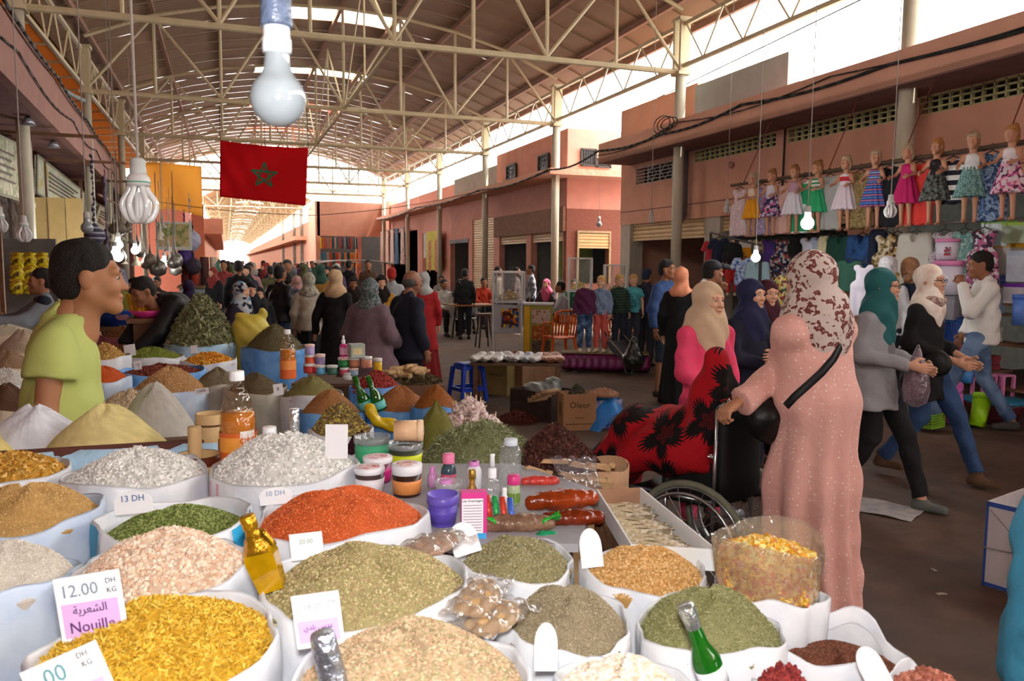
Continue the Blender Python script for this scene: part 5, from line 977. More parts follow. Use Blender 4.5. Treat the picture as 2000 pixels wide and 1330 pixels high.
def hand_prims(grip):
 """left hand: wrist at origin, fingers along -Z, palm facing -X, thumb towards -Y"""
 P=[C((0,0,.02),(0,0,-.02),.024,.022,sy=1.2),C((0,-.012,-.03),(0,-.02,-.075),.013,.012,k=.02),C((0,.012,-.03),(0,.022,-.072),.013,.012,k=.02),C((0,0,-.03),(0,0,-.078),.014,.013,k=.02)]
 for i,(y,l)in enumerate(((-.030,.070),(-.010,.078),(.010,.073),(.028,.058))):
  z0=-.082+abs(i-1.2)*.004;a=(.35,.55)if not grip else(1.0,1.25);p=(0,y,z0);ang=0
  for k,f in enumerate((.45,.32,.23)):
   ang+=a[0]if k==0 else a[1]*.8;q=(p[0]-math.sin(ang)*l*f,y,p[2]-math.cos(ang)*l*f)
   P.append(C(p,q,.0086-.0008*k,.0078-.0008*k,k=.004 if k else .01));p=q
 t=(0,-.030,-.020);u=(-.014,-.056,-.046);v=(-.030 if not grip else-.038,-.056 if not grip else-.034,-.072)
 P+=[C(t,u,.013,.011,k=.015),C(u,v,.010,.0085,k=.005)]
 return P
def hand_vf(grip,vox=.0055):
 if('h',grip,vox)not in _hc:_hc[('h',grip,vox)]=VF(hand_prims(grip),vox)
 return _hc[('h',grip,vox)]
BASE=dict(head=(0,-.015,1.585),neck=(0,.015,1.43),chest=(0,.01,1.27),pelvis=(0,.01,.96),shL=(.160,.015,1.355),elL=(.215,.04,1.11),wrL=(.225,-.04,.87),shR=(-.160,.015,1.355),elR=(-.215,.04,1.11),wrR=(-.225,-.04,.87),hipL=(.085,.01,.90),knL=(.095,-.01,.50),anL=(.10,.02,.085),hipR=(-.085,.01,.90),knR=(-.095,-.01,.50),anR=(-.10,.02,.085),hy=0,hp=0,hr=0,hs=1.0,gL=0,gR=0,fL=0,fR=0)
def joints(H,pose):
 s=H/1.70;J={}
 for k,v in{**BASE,**pose}.items():J[k]=tuple(x*s for x in v)if isinstance(v,tuple)else v
 J['s']=s
 return J
def hmat(J):
 s=J['s']*J['hs']
 return Matrix.Translation(J['head'])@Matrix.Rotation(math.radians(J['hy']),4,'Z')@Matrix.Rotation(math.radians(J['hp']),4,'X')@Matrix.Rotation(math.radians(J['hr']),4,'Y')@Matrix.Scale(s,4)
def xf(VFp,M4):
 V,Fq=VFp;m_=np.array(M4);V2=V@m_[:3,:3].T+m_[:3,3]
 if M4.to_3x3().determinant()<0:Fq=Fq[:,::-1]
 return V2,Fq
def hand_m(J,side):
 w_=Vector(J['wr'+side]);e=Vector(J['el'+side]);d=(w_-e).normalized();sg=1 if side=='L' else-1
 z=-d;x=Vector((sg,0,0));
 if J.get('pn'+side):x=-Vector(J['pn'+side])
 x=(x-z*x.dot(z)).normalized()if abs(x.dot(z))<.95 else Vector((0,1,0));y=z.cross(x)
 if side=='R':y=-y if False else y
 m_=Matrix((x,y,z)).transposed().to_4x4();m_.translation=w_
 if side=='R':
  x=-x;y=z.cross(x);m_=Matrix((x,y,z)).transposed().to_4x4();m_.translation=w_;m_=m_@Matrix.Scale(-1,4,(1,0,0))
  if(m_.to_3x3()@Vector((0,-1,0))).y>0 and abs(d.z)>.5:m_=m_@Matrix.Scale(-1,4,(0,1,0))
 elif(m_.to_3x3()@Vector((0,-1,0))).y>0 and abs(d.z)>.5:m_=m_@Matrix.Scale(-1,4,(0,1,0))
 return m_@Matrix.Scale(J['s']*1.02,4)
def body_mesh(J,fem,vox,hvox,hands=True,legs=True):
 s=J['s'];r=lambda v:v*s;w_=.93 if fem else 1
 P=[C(J['chest'],lerp(J['chest'],J['pelvis'],.7),r(.100)*w_,r(.092)*w_,sx=1.38),E(J['pelvis'],(r(.155),r(.105),r(.11)),k=.05),C(lerp(J['shL'],J['shR'],.1),lerp(J['shL'],J['shR'],.9),r(.055),k=.05),C(J['neck'],lerp(J['neck'],J['head'],.6),r(.054)*w_,r(.050)*w_,k=.03)]
 for q in 'LR':
  P+=[C(J['sh'+q],J['el'+q],r(.050)*w_,r(.038)*w_,k=.03),C(J['el'+q],J['wr'+q],r(.038)*w_,r(.025)*w_,k=.015)]
  if legs:
   P+=[C(J['hip'+q],J['kn'+q],r(.085),r(.055),k=.03),C(J['kn'+q],J['an'+q],r(.054),r(.036),k=.02)]
   a=J['an'+q];t=math.radians(J['f'+q]);P.append(C((a[0],a[1]+r(.01),a[2]-r(.045)),(a[0]+r(.14)*math.sin(t),a[1]-r(.14)*math.cos(t),a[2]-r(.055)),r(.034),r(.024),k=.03))
 parts=[VF(P,vox),xf(head_vf(fem,hvox),hmat(J))]
 if hands:
  for q in 'LR':parts.append(xf(hand_vf(J['g'+q]),hand_m(J,q)))
 else:
  for q in 'LR':
   m_=hand_m(J,q);e=m_@Vector((0,0,-.09));parts.append(VF([C(J['wr'+q],tuple(e),r(.024),r(.026),k=.01)],vox*.8))
 Vs=[];Fs=[];b=0
 for V,Fq in parts:Vs.append(V);Fs.append(Fq+b);b+=len(V)
 return mesh_np(np.concatenate(Vs),np.concatenate(Fs),True)
def top_mesh(J,vox,hem=.86,ease=.012,sleeve='long',hemr=.125,fem=False,collar=0,fold=None,sx=1.42,scoop=True):
 s=J['s'];r=lambda v:v*s;w_=.93 if fem else 1;ch=J['chest'];pe=J['pelvis']
 t=(ch[2]-hem*s)/max(.05,ch[2]-pe[2]);h=(pe[0]+(ch[0]-pe[0])*max(0,1-t),pe[1]+(ch[1]-pe[1])*max(0,1-t),hem*s)
 P=[C(lerp(ch,pe,-.05),lerp(ch,pe,.55),r(.100)*w_+ease,r(.100)*w_+ease,sx=sx),C(lerp(ch,pe,.55),h,r(.102)*w_+ease,r(hemr)+ease,sx=sx-.1,flat=1,k=.05),C(lerp(J['shL'],J['shR'],.04),lerp(J['shL'],J['shR'],.96),r(.046)*w_+ease*.5,k=.035),C(lerp(J['neck'],J['head'],.12),lerp(J['shL'],J['chest'],.25),r(.050)*w_,r(.045),k=.04),C(lerp(J['neck'],J['head'],.12),lerp(J['shR'],J['chest'],.25),r(.050)*w_,r(.045),k=.04)]
 for q in 'LR':
  if sleeve=='none':continue
  e=.55 if sleeve=='short' else 1
  P.append(C(J['sh'+q],lerp(J['sh'+q],J['el'+q],e),r(.048)*w_+ease*.7,(r(.058)if e<1 else r(.042)*w_)+ease,k=.025,**({'flat':1}if e<1 else{})))
  if e==1:
   e2=.62 if sleeve=='34' else .97
   P.append(C(J['el'+q],lerp(J['el'+q],J['wr'+q],e2),r(.042)*w_+ease,r(.033)*w_+ease*.8+(.012 if sleeve=='wide' else 0),k=.02,flat=1))
 if scoop:P+=[E((J['neck'][0],J['neck'][1],J['neck'][2]-.004*s),(r(.074)*J['hs'],r(.070)*J['hs'],r(.030)),k=.02),C(lerp(J['neck'],J['head'],.06),lerp(J['neck'],J['head'],.9),r(.045)*J['hs'],r(.054)*J['hs'],op='sub',k=.008)]
 P.append(dict(t='p',n=(0,0,-1),p=(0,0,hem*s)))
 return mesh_np(*VF(P,vox,fold or fold_s(.0062)),True)
def trousers_mesh(J,vox,ease=.01,end=.97,waist=1.0,ank=.045):
 s=J['s'];r=lambda v:v*s
 P=[C(J['pelvis'],lerp(J['pelvis'],lerp(J['hipL'],J['hipR'],.5),.9),r(.108)+ease,r(.112)+ease,sx=1.3)]
 for q in 'LR':P+=[C(J['hip'+q],J['kn'+q],r(.086)+ease,r(.060)+ease,k=.025),C(J['kn'+q],lerp(J['kn'+q],J['an'+q],end),r(.060)+ease,r(ank)+ease,k=.02,flat=1)]
 return mesh_np(*VF(P,vox,fold_s(.006)),True)
def skirt_mesh(J,vox,hem=.05,top_=.98,r0=.12,r1=.24,sx=1.2,fold=None,back=0):
 s=J['s'];pe=J['pelvis'];P=[C((pe[0],pe[1],top_*s),(pe[0],pe[1]+back,hem*s),r0*s,r1*s,sx=sx,flat=1),dict(t='p',n=(0,0,-1),p=(0,0,hem*s))]
 return mesh_np(*VF(P,vox,fold or fold_v(.012,9)),True)
def shoe(J,q,vox,m,body,high=.0,nm='shoe',toe=.15):
 s=J['s'];r=lambda v:v*s;a=J['an'+q];t=math.radians(J['f'+q]);z=a[2]-r(.085)
 dx,dy=math.sin(t),-math.cos(t)
 P=[C((a[0]-dx*r(.03),a[1]-dy*r(.03),z+r(.036)),(a[0]+dx*r(toe),a[1]+dy*r(toe),z+r(.028)),r(.042),r(.032),sx=1.0),C((a[0],a[1],z+r(.04)),(a[0],a[1],z+r(.085+high)),r(.045),r(.045),k=.03,flat=1),dict(t='p',n=(0,0,-1),p=(0,0,z+.002))]
 return obj(nm,mesh_np(*VF(P,vox),True),m,body)
def hair_mesh(J,vox,style='short'):
 if style=='short':P=[E((0,.026,.048),(.083,.096,.082)),E((0,.045,-.005),(.078,.078,.085),k=.02),E((0,-.105,-.045),(.062,.075,.105),op='sub',k=.012),E((.08,.008,-.02),(.02,.034,.045),op='sub',k=.006),E((-.08,.008,-.02),(.02,.034,.045),op='sub',k=.006),C((0,.03,-.13),(0,.03,-.2),.07,op='sub',k=.02)]
 elif style=='kid':P=[E((0,.022,.046),(.086,.100,.084)),E((0,.05,.0),(.080,.075,.085),k=.02),E((0,-.11,-.03),(.066,.075,.085),op='sub',k=.012)]
 else:P=[E((0,.022,.046),(.086,.100,.086)),E((0,.06,-.03),(.080,.06,.12),k=.03),E((0,-.11,-.035),(.062,.075,.095),op='sub',k=.012),E((0,.09,.11),(.04,.04,.045),k=.01)]
 V,Fq=VF(P,vox,lambda X,Y,Z:.0025*np.sin(110*X+40*Z)*np.sin(90*Y+50*Z));return mesh_np(*xf((V,Fq),hmat(J)),True)
def hijab_mesh(J,vox,drape=.10,front=0,fold=.004,full=0,back=0):
 """headscarf: hood round the face, wrapped neck, cloth over the shoulders"""
 s=J['s']*J['hs'];m_=hmat(J);R3=m_.to_3x3().normalized();T=lambda v:tuple(m_@Vector(v));r=lambda v:v*s;Rn=[list(x)for x in R3]
 P=[E(T((0,.024,.024)),(r(.093),r(.112),r(.108)),R=Rn),E(T((0,.0,-.07)),(r(.078),r(.086),r(.075)),R=Rn,k=.03),C(T((0,.0,-.10)),J['neck'],r(.080),r(.088),k=.04),E((J['neck'][0],J['neck'][1]-.01,J['neck'][2]-.03*s),(r(.15+.06*full),r(.115+.02*full),r(.075+drape*.4)),k=.05),E((J['neck'][0],J['neck'][1]-.05*s,J['neck'][2]-.10*s-front),(r(.11),r(.085),r(.09+drape)),k=.05),E(T((0,-.118,-.022)),(r(.053),r(.075),r(.080)),R=Rn,op='sub',k=.012)]
 if back:P.append(E((J['neck'][0],J['neck'][1]+.06*s,J['neck'][2]-.08*s),(r(.14),r(.08),r(.10+back)),k=.05))
 return mesh_np(*VF(P,vox,lambda X,Y,Z:fold*np.sin(55*X+38*Z+3*np.sin(14*Y))*np.ones_like(Y)),True)
def face_parts(J,body,brow=HAIR,fem=False,iris=IRIS):
 m_=hmat(J)
 for x in(.030,-.030):
  o=obj('eye',MB().lathe([(0,-.0105),(.0072,-.0078),(.0105,0),(.0072,.0078),(0,.0105)],n=10).mesh(True),EYEW,body);o.matrix_local=m_@Matrix.Translation((x,-.0735,.0015))@Matrix.Diagonal((1.25,1,.72,1))
  o=obj('iris',MB().lathe([(0,-.0052),(.004,-.0036),(.0052,0),(.004,.0036),(0,.0052)],n=8).mesh(True),iris,body);o.matrix_local=m_@Matrix.Translation((x,-.0808,.001))
 b=MB()
 for s in(1,-1):b.tube([(s*.014,-.086,.020),(s*.030,-.085,.026),(s*.048,-.072,.021)],.0032 if not fem else .0024,5)
 o=obj('eyebrows',b.mesh(True),brow,body);o.matrix_local=m_
 o=obj('lips',MB().lathe([(0,-.008),(.014,-.005),(.020,0),(.014,.004),(0,.006)],n=12).mesh(True),LIP,body);o.matrix_local=m_@Matrix.Translation((0,-.0885,-.066))@Matrix.Diagonal((1,.45,1,1))
def world_to(t,w_):return tuple(t.matrix_world.inverted()@Vector(w_))
def place(px,top,D):
 p=at_d(px,top,D);return(p.x,p.y),p.z
def person(label,px,top,D,a,pose={},xy=None,H=None,group=None,name='person'):
 (x,y),h=place(px,top,D)
 if xy:x,y=xy
 t=thing(name,label,'person',(x,y,0),face_dir(a-math.degrees(math.atan((px-1000)/F))),group)
 return t,joints((H or h)/1.015,pose)
def local_pt(px,py,D,xy,a,H):
 """world point seen at a pixel and depth, in the figure's own 1.70 m frame"""
 p=at_d(px,py,D)-Vector((xy[0],xy[1],0));q=Matrix.Rotation(-face_dir(a),3,'Z')@p;s=H/1.015/1.70
 return tuple(v/s for v in q)
 # ---- the stallholder
(bx,by),bh=place(118,462,2.92);a=84
t,J=person('young man in a plain green T-shirt standing behind the flour heaps',118,462,2.92,a,dict(head=(0,-.095,1.575),neck=(0,-.015,1.425),hs=1.13,hp=2,hy=2,elR=(-.20,.05,1.11),wrR=(-.20,.02,.87),elL=(.20,.04,1.11),wrL=(.20,-.03,.88),pelvis=(0,.02,.96)))
b=obj('body',body_mesh(J,False,.011,.0055),mat('a3704f',.55,.05,6,spec=.35),t);face_parts(J,b)
obj('t_shirt',top_mesh(J,.011,hem=.80,ease=.026,sleeve='short',hemr=.118,fold=lambda X,Y,Z:fold_s(.006)(X,Y,Z)+.006*np.sin(16*X+22*Z+3*np.sin(7*Y))*np.sin(14*Y+7*Z),sx=1.4),mat('b0b968',.85,.04,5,bump=.15,bs=300,name='green_cotton'),t)
obj('hair',hair_mesh(J,.006),HAIR,t);obj('trousers',trousers_mesh(J,.016),mat('2a2c33',.8),t)
for q in 'LR':shoe(J,q,.012,mat('222222',.6),t)
# ---- woman in the pink robe
a=-128;th_=math.degrees(math.atan(580/F));D=3.79;xyP=(2.50,2.93);HP=1.70
w1=local_pt(1437,789,3.55,xyP,a-th_,HP);w2=local_pt(1475,800,3.85,xyP,a-th_,HP)
e1=local_pt(1535,722,3.72,xyP,a-th_,HP)
t,J=person('woman in a pink dotted long robe and leopard print headscarf pushing the wheelchair',1580,492,D,a,dict(head=(0,-.045,1.575),neck=(0,.0,1.43),hp=8,hy=-12,chest=(0,.0,1.26),shL=(.175,0,1.35),shR=(-.175,0,1.35),elL=e1,wrL=w1,elR=(-.24,-.22,1.12),wrR=(-.18,-.45,.99),gL=1,gR=1,hs=1.08),xy=xyP,H=HP)
b=obj('body',body_mesh(J,True,.014,.007),SKIN,t);face_parts(J,b,fem=True)
ROBE=pmat('spots',('dda89c','eed8ce'),40,.8,.17,name='pink_dotted_cloth')
P_=J;s=J['s']
ps=[C(J['chest'],(0,.03,1.02*s),.142,.152,sx=1.40),C((0,.03,1.02*s),(0,.02,.66*s),.152,.172,sx=1.30,k=.05),C((0,.02,.66*s),(0,.03,.012),.172,.195,sx=1.30,k=.05,flat=1),C(lerp(J['shL'],J['shR'],.05),lerp(J['shL'],J['shR'],.95),.068,k=.04),C(J['neck'],J['chest'],.07,.11,k=.05),C(J['shL'],J['elL'],.062,.068,k=.06),C(J['elL'],lerp(J['elL'],J['wrL'],.93),.074,.060,k=.02,flat=1),C(J['shR'],J['elR'],.062,.066,k=.06),C(J['elR'],lerp(J['elR'],J['wrR'],.9),.07,.055,k=.02,flat=1),dict(t='p',n=(0,0,-1),p=(0,0,.012))]
fr=lambda X,Y,Z:np.clip((1.15-Z)*.026,0,.022)*np.sin(10*np.arctan2(Y-.02,X)+1.8*np.sin(2.6*Z))+fold_s(.006,.8)(X,Y,Z)
rob=obj('long_robe',mesh_np(*VF(ps,.0125,fr),True),ROBE,t)
obj('headscarf',hijab_mesh(J,.009,.14,.02,.004,full=0,back=.10),pmat('leopard',('c8b8ae','6e3832','a07c74'),22,.8,.46,name='leopard_print_cloth'),t)
from mathutils.bvhtree import BVHTree
bv=BVHTree.FromPolygons([v.co[:]for v in rob.data.vertices],[p_.vertices[:]for p_ in rob.data.polygons]);R0=Matrix.Rotation(-face_dir(a-th_),3,'Z');pts=[]
way=[(1630,612),(1650,640),(1644,672),(1628,700),(1604,728),(1578,752),(1552,775),(1532,797)]
for k in range(7):
 for u in range(6):
  px_=way[k][0]+(way[k+1][0]-way[k][0])*u/6;py_=way[k][1]+(way[k+1][1]-way[k][1])*u/6
  h_=bv.ray_cast(R0@(CAM-t.location),R0@ray(px_,py_).normalized())
  if h_[0]is not None:pts.append((h_[0]+h_[1]*.004,h_[1]))
hd=MB()
for i_,(q,nn_)in enumerate(pts):
 tg=(pts[min(i_+1,len(pts)-1)][0]-pts[max(i_-1,0)][0]).normalized();sd_=tg.cross(nn_).normalized()*(.017 if i_>9 else .006)
 for w2_ in(sd_,-sd_,-sd_-nn_*.006,sd_-nn_*.006):hd.v.append(tuple(q+w2_))
hd.f=[(k*4+i_,k*4+(i_+1)%4,(k+1)*4+(i_+1)%4,(k+1)*4+i_)for k in range(len(pts)-1)for i_ in range(4)];obj('bag_strap',hd.mesh(True),mat('17181c',.5,.1),t)
bp=local_pt(1508,822,3.62,xyP,a-th_,HP);bp=Vector(bp)*(HP/1.015/1.7)
hb=obj('handbag',mesh_np(*VF([E(tuple(bp),(.14,.07,.10)),C(tuple(bp+Vector((-.05,0,.05))),tuple(bp+Vector((.05,0,.05))),.06,k=.04)],.012,fold_s(.005)),True),mat('101012',.4,.1,bump=.2),None);hb.matrix_world=Matrix.Translation(t.location)@Matrix.Rotation(face_dir(a-th_),4,'Z');hb.data.transform(Matrix.Translation(-bp));hb.location=t.location+Matrix.Rotation(face_dir(a-th_),3,'Z')@bp;tag(hb,'black shoulder bag hanging at the hip of the woman in the pink robe','bag')
for q in 'LR':shoe(J,q,.012,mat('4a3a34',.7),t)
# ---- the three women walking and the man crossing on the right
def woman(label,px,top,D,a,scarf,top_m,leg_m,pose={},hem=.80,vox=.014,hv=.008,legs='trousers',skin=SKIN3,ease=.02,shoes=None,hemr=.13,sleeve='long',front=.0,drape=.1,skr=.22,H=None,xy=None,hands=True,full=0,back=0,high=0,nm='top'):
 t,J=person(label,px,top,D,a,pose,H=H,xy=xy);b=obj('body',body_mesh(J,True,vox*1.1,hv,hands),skin,t)
 if hv<=.009:face_parts(J,b,fem=True)
 obj('headscarf',hijab_mesh(J,max(hv,vox*.75),drape,front,full=full,back=back),scarf,t)
 obj(nm,top_mesh(J,vox,hem=hem,ease=ease,hemr=hemr,fem=True,sleeve=sleeve),top_m,t)
 if legs=='trousers':obj('trousers',trousers_mesh(J,vox),leg_m,t)
 else:obj('skirt',skirt_mesh(J,vox*1.2,hem=.03,r1=skr),leg_m,t)
 for q in 'LR':shoe(J,q,vox,shoes or mat('2c2a2a',.7),t,high=high)
 return t,J
def man(label,px,top,D,a,top_m,leg_m,pose={},hem=.86,vox=.016,hv=.008,sleeve='long',skin=SKIN2,ease=.016,H=None,xy=None,hair='short',hands=True,shoes=None,hemr=.118,end=.97,nm='shirt',hairm=None):
 t,J=person(label,px,top,D,a,pose,H=H,xy=xy);b=obj('body',body_mesh(J,False,vox*1.1,hv,hands),skin,t)
 if hv<=.009:face_parts(J,b)
 if hair:obj('hair',hair_mesh(J,max(.007,hv*.8),hair),hairm or HAIR,t)
 obj(nm,top_mesh(J,vox,hem=hem,ease=ease,sleeve=sleeve,hemr=hemr),top_m,t);obj('trousers',trousers_mesh(J,vox,end=end),leg_m,t)
 for q in 'LR':shoe(J,q,vox,shoes or mat('1d1b1b',.6),t)
 return t,J
WALK=dict(knL=(.08,-.20,.52),anL=(.08,-.30,.10),knR=(-.08,-.02,.50),anR=(-.08,.28,.13),hipL=(.08,-.02,.90),hipR=(-.08,.0,.90))
WALK2=dict(knR=(-.08,-.20,.52),anR=(-.08,-.33,.10),knL=(.08,-.02,.50),anL=(.08,.28,.13),hipR=(-.08,-.02,.90),hipL=(.08,.0,.90))
t,J=woman('woman in a teal headscarf, open grey cardigan and black trousers walking with a plastic bag',1732,518,5.46,72,mat('1d5a5c',.8,.08,5,name='teal_cloth'),mat('8d8c8e',.85,.05,8,name='grey_knit'),mat('17161a',.85),{**WALK,'head':(0,-.03,1.585),'elR':(-.21,.03,1.10),'wrR':(-.13,-.27,1.05),'elL':(.21,.03,1.10),'wrL':(.12,-.27,1.02),'anL':(.08,-.33,.085),'anR':(-.08,.22,.10),'hy':8},hem=.72,xy=(4.12,4.22),H=1.62,shoes=mat('5c5f5a',.8),front=.06,drape=.15,vox=.012,hv=.007,hemr=.155)
obj('t_shirt',top_mesh(J,.014,hem=.88,ease=.026,sleeve='none',hemr=.105,fem=True,sx=1.1),mat('6c6a6c',.85,.06,6),t)
gl=mat('151515',.3,0)
def glasses(t,J):
 m_=hmat(J);b=MB()
 for x in(.030,-.030):
  for k in range(12):b.cyl((x+.022*math.cos(k*PI/6),-.102,.0+.016*math.sin(k*PI/6)),(x+.022*math.cos((k+1)*PI/6),-.102,.0+.016*math.sin((k+1)*PI/6)),.0022,n=4)
  b.cyl((x*1.7,-.10,.005),(x/abs(x)*.076,.0,.005),.002,n=4)
 b.cyl((-.009,-.104,.004),(.009,-.104,.004),.002,n=4);o=obj('glasses',b,gl,t);o.matrix_local=m_
glasses(t,J)
tl=Vector(at_d(1790,738,5.2));bg=MB()
bg.lathe([(.004,.22),(.02,.18),(.035,.14),(.075,.02),(.085,-.08),(.07,-.16),(.02,-.19)],n=14)
o=obj('carrier_bag',bg.mesh(True),film('b090a0',.3,.35),None,tl);tag(o,'thin mauve carrier bag hanging from the hand of the woman in teal','bag')
t,J=woman('woman with glasses, pale cream headscarf, black top, blue jeans and brown boots',1836,512,5.99,68,pmat('mix',('e6d8c6','efe6d8','d9bfae'),5,name='cream_cloth'),mat('141316',.85),mat('2f4a72',.8,.15,8,name='denim'),{**WALK,'elR':(-.20,.04,1.10),'wrR':(-.12,-.28,.98),'elL':(.20,.03,1.10),'wrL':(.14,-.27,.97),'anL':(.08,-.40,.10),'knL':(.08,-.24,.52),'anR':(-.08,.26,.14)},hem=.66,xy=(4.98,4.62),H=1.65,shoes=mat('5a4230',.8,.15),vox=.013,hv=.0075,hemr=.15,high=.05,front=.0,drape=.06,sleeve='34')
glasses(t,J);obj('neck_scarf',mesh_np(*VF([E((0,-.02*J['s'],1.42*J['s']),(.125,.11,.07))],.012,fold_s(.006)),True),pmat('mix',('b08f84','6f5450','c9b4a4','8a6a66'),16),t)
obj('shoulder_bag',mesh_np(*VF([E((-.19,-.17,.92),(.05,.10,.10))],.014),True),mat('1a1a18',.5),t)
t,J=man('man in an untucked white shirt and faded jeans crossing beside the plastic tubs',1928,482,7.85,-72,mat('d8d6d0',.85,.03,6,name='white_shirt'),mat('3b5274',.8,.25,5,col2='6d86a4',name='faded_denim'),{**WALK,'anL':(.08,-.42,.095),'knL':(.08,-.25,.52),'anR':(-.08,.34,.10),'knR':(-.08,.08,.50),'hipL':(.08,-.02,.9),'elR':(-.22,.02,1.12),'wrR':(-.18,-.10,.90),'elL':(.20,-.16,1.14),'wrL':(.05,-.20,1.40),'head':(0,-.05,1.575),'gL':1,'hp':10},xy=(6.95,5.80),H=1.80,hem=.84,shoes=mat('3a3836',.8),ease=.024,vox=.015,hv=.0085)
# ---- the seated young woman, wheelchair, blanket
hub1=Vector(at_z(1338,1064,.30));hub2=Vector(at_z(1446,1004,.30));axle=(hub2-hub1);mid=(hub1+hub2)/2
ax_u=Vector((axle.x,axle.y,0)).normalized();
# the chair's own left wheel is the nearer one; local x runs towards it
wrz=math.atan2(-ax_u.y,-ax_u.x)
wc_=thing('wheelchair','folding wheelchair with black upholstery, grey tyres and chrome rims','wheelchair',(mid.x,mid.y,0),wrz)
TY=mat('7b7d6a',.8,.05);CH=mat('b9bcc0',.25,0,metal=.9,name='chrome');BK=mat('121214',.6,.1,name='black_vinyl')
HW=.27
for sx_ in(1,-1):
 wh=MB();R_=.295;n=36
 def ring(b,R_,r,x,n=36,m=8):
  vs=[]
  for i in range(n):
   for k in range(m):
    rr=R_+r*math.cos(2*PI*k/m);vs.append((x+r*math.sin(2*PI*k/m),rr*math.cos(2*PI*i/n),rr*math.sin(2*PI*i/n)))
  return b.add(vs,[(i*m+k,((i+1)%n)*m+k,((i+1)%n)*m+(k+1)%m,i*m+(k+1)%m)for i in range(n)for k in range(m)])
 w_=obj('wheel',ring(MB(),.285,.017,0).mesh(True),TY,wc_,(sx_*HW,0,.302),label='large grey-tyred wheel')
 obj('rim',ring(MB(),.265,.008,0).mesh(True),CH,w_);obj('push_ring',ring(MB(),.245,.009,sx_*.045).mesh(True),CH,w_)
 b=MB()
 for k in range(24):
  t1=2*PI*k/24;t2=t1+(.5 if k%2 else-.5);b.cyl((sx_*.02*(1 if k%2 else-1),.025*math.cos(t2),.025*math.sin(t2)),(0,.262*math.cos(t1),.262*math.sin(t1)),.0018,n=4,cap=False)
 obj('spokes',b,CH,w_);obj('hub',MB().cyl((-.035,0,0),(.035,0,0),.028,n=12),mat('8a8d90',.4,metal=.6),w_)
 obj('caster',ring(MB(),.075,.018,0,20).cyl((-.015,0,0),(.015,0,0),.03).mesh(True),mat('3a3a3a',.7),wc_,(sx_*.23,-.42,.095),label='small front caster')
 fr_=MB();X=sx_*.22
 fr_.tube([(X,.16,1.0),(X,.10,.95),(X,.09,.30),(X,0,.30)],.011,8).tube([(X,.09,.50),(X,-.40,.50),(X,-.46,.42),(X,-.42,.16)],.011,8).tube([(X,.09,.72),(X,-.02,.72),(X,-.12,.66),(X,-.16,.55),(X,-.16,.30),(X,.09,.30)],.010,8)
 obj('side_frame',fr_.mesh(True),CH,wc_);obj('armrest',MB().box((X,-.10,.735),(.05,.28,.035)),BK,wc_);obj('handgrip',MB().cyl((X,.14,.985),(X,.24,.965),.017,n=10),BK,wc_)
 obj('side_panel',MB().box((X,-.05,.60),(.006,.26,.18)),BK,wc_);obj('footrest',MB().box((sx_*.12,-.60,.12),(.16,.15,.02),R=Matrix.Rotation(.2,3,'X')).cyl((sx_*.2,-.46,.42),(sx_*.19,-.58,.13),.011),BK,wc_)
obj('backrest',MB().sheet(lambda u,v:(-.215+.43*u,.10+.05*math.sin(PI*u),.50+.47*v),8,4,.035).mesh(True),BK,wc_);obj('seat',MB().sheet(lambda u,v:(-.21+.42*u,-.38+.46*v,.50-.02*math.sin(PI*u)),8,3,.03).mesh(True),BK,wc_)
t,J=woman('young woman in a beige headscarf and bright pink dress standing behind the wheelchair',1385,545,4.75,38,mat('c5a98b',.85,.06,5,name='beige_cloth'),mat('e2456a',.8,.06,6,name='bright_pink_cloth'),mat('c23a5c',.85),dict(hy=10,hr=0,hp=2,elR=(-.20,-.02,1.10),wrR=(-.10,-.20,1.0),gR=1),hem=.60,vox=.012,hv=.007,drape=.13,back=.12,hemr=.14)
obj('trim_band',MB().sheet(lambda u,v:(-.012+.024*u,-.128*J['s']-.012,.72*J['s']+.56*J['s']*v),1,8,.004),pmat('spots',('e8d5c0','b08060'),90,.8,.3),t)
# blanket over her lap and knees, reaching up over the arm on the near side
PB=[C((.03,.0,.78),(.05,.02,1.16),.20,.055,k=.08,sx=1.15),C((-.02,-.02,.74),(.0,-.40,.72),.165,.14,sx=1.45,k=.08),C((.0,-.40,.72),(.02,-.60,.50),.145,.12,sx=1.5,k=.08),E((.02,-.62,.46),(.25,.14,.16),k=.06),C((.22,-.02,.72),(.22,-.34,.66),.09,.09,k=.08),dict(t='p',n=(0,0,-1),p=(0,0,.38)),dict(t='p',n=(0,1,0),p=(0,.082,0))]
bl=obj('blanket',mesh_np(*VF(PB,.014,lambda X,Y,Z:.013*np.sin(26*Y-15*Z+2*np.sin(9*X+4*Z))+.006*np.sin(14*X+30*Z+3*np.sin(9*Y))),True),pmat('flowers',('a80f1c','120a0c'),3.9,.85,name='red_blanket',ax='X'),None,(mid.x,mid.y,0),wrz)
tag(bl,'red plush blanket with big black flowers spread over the wheelchair sitter','blanket')
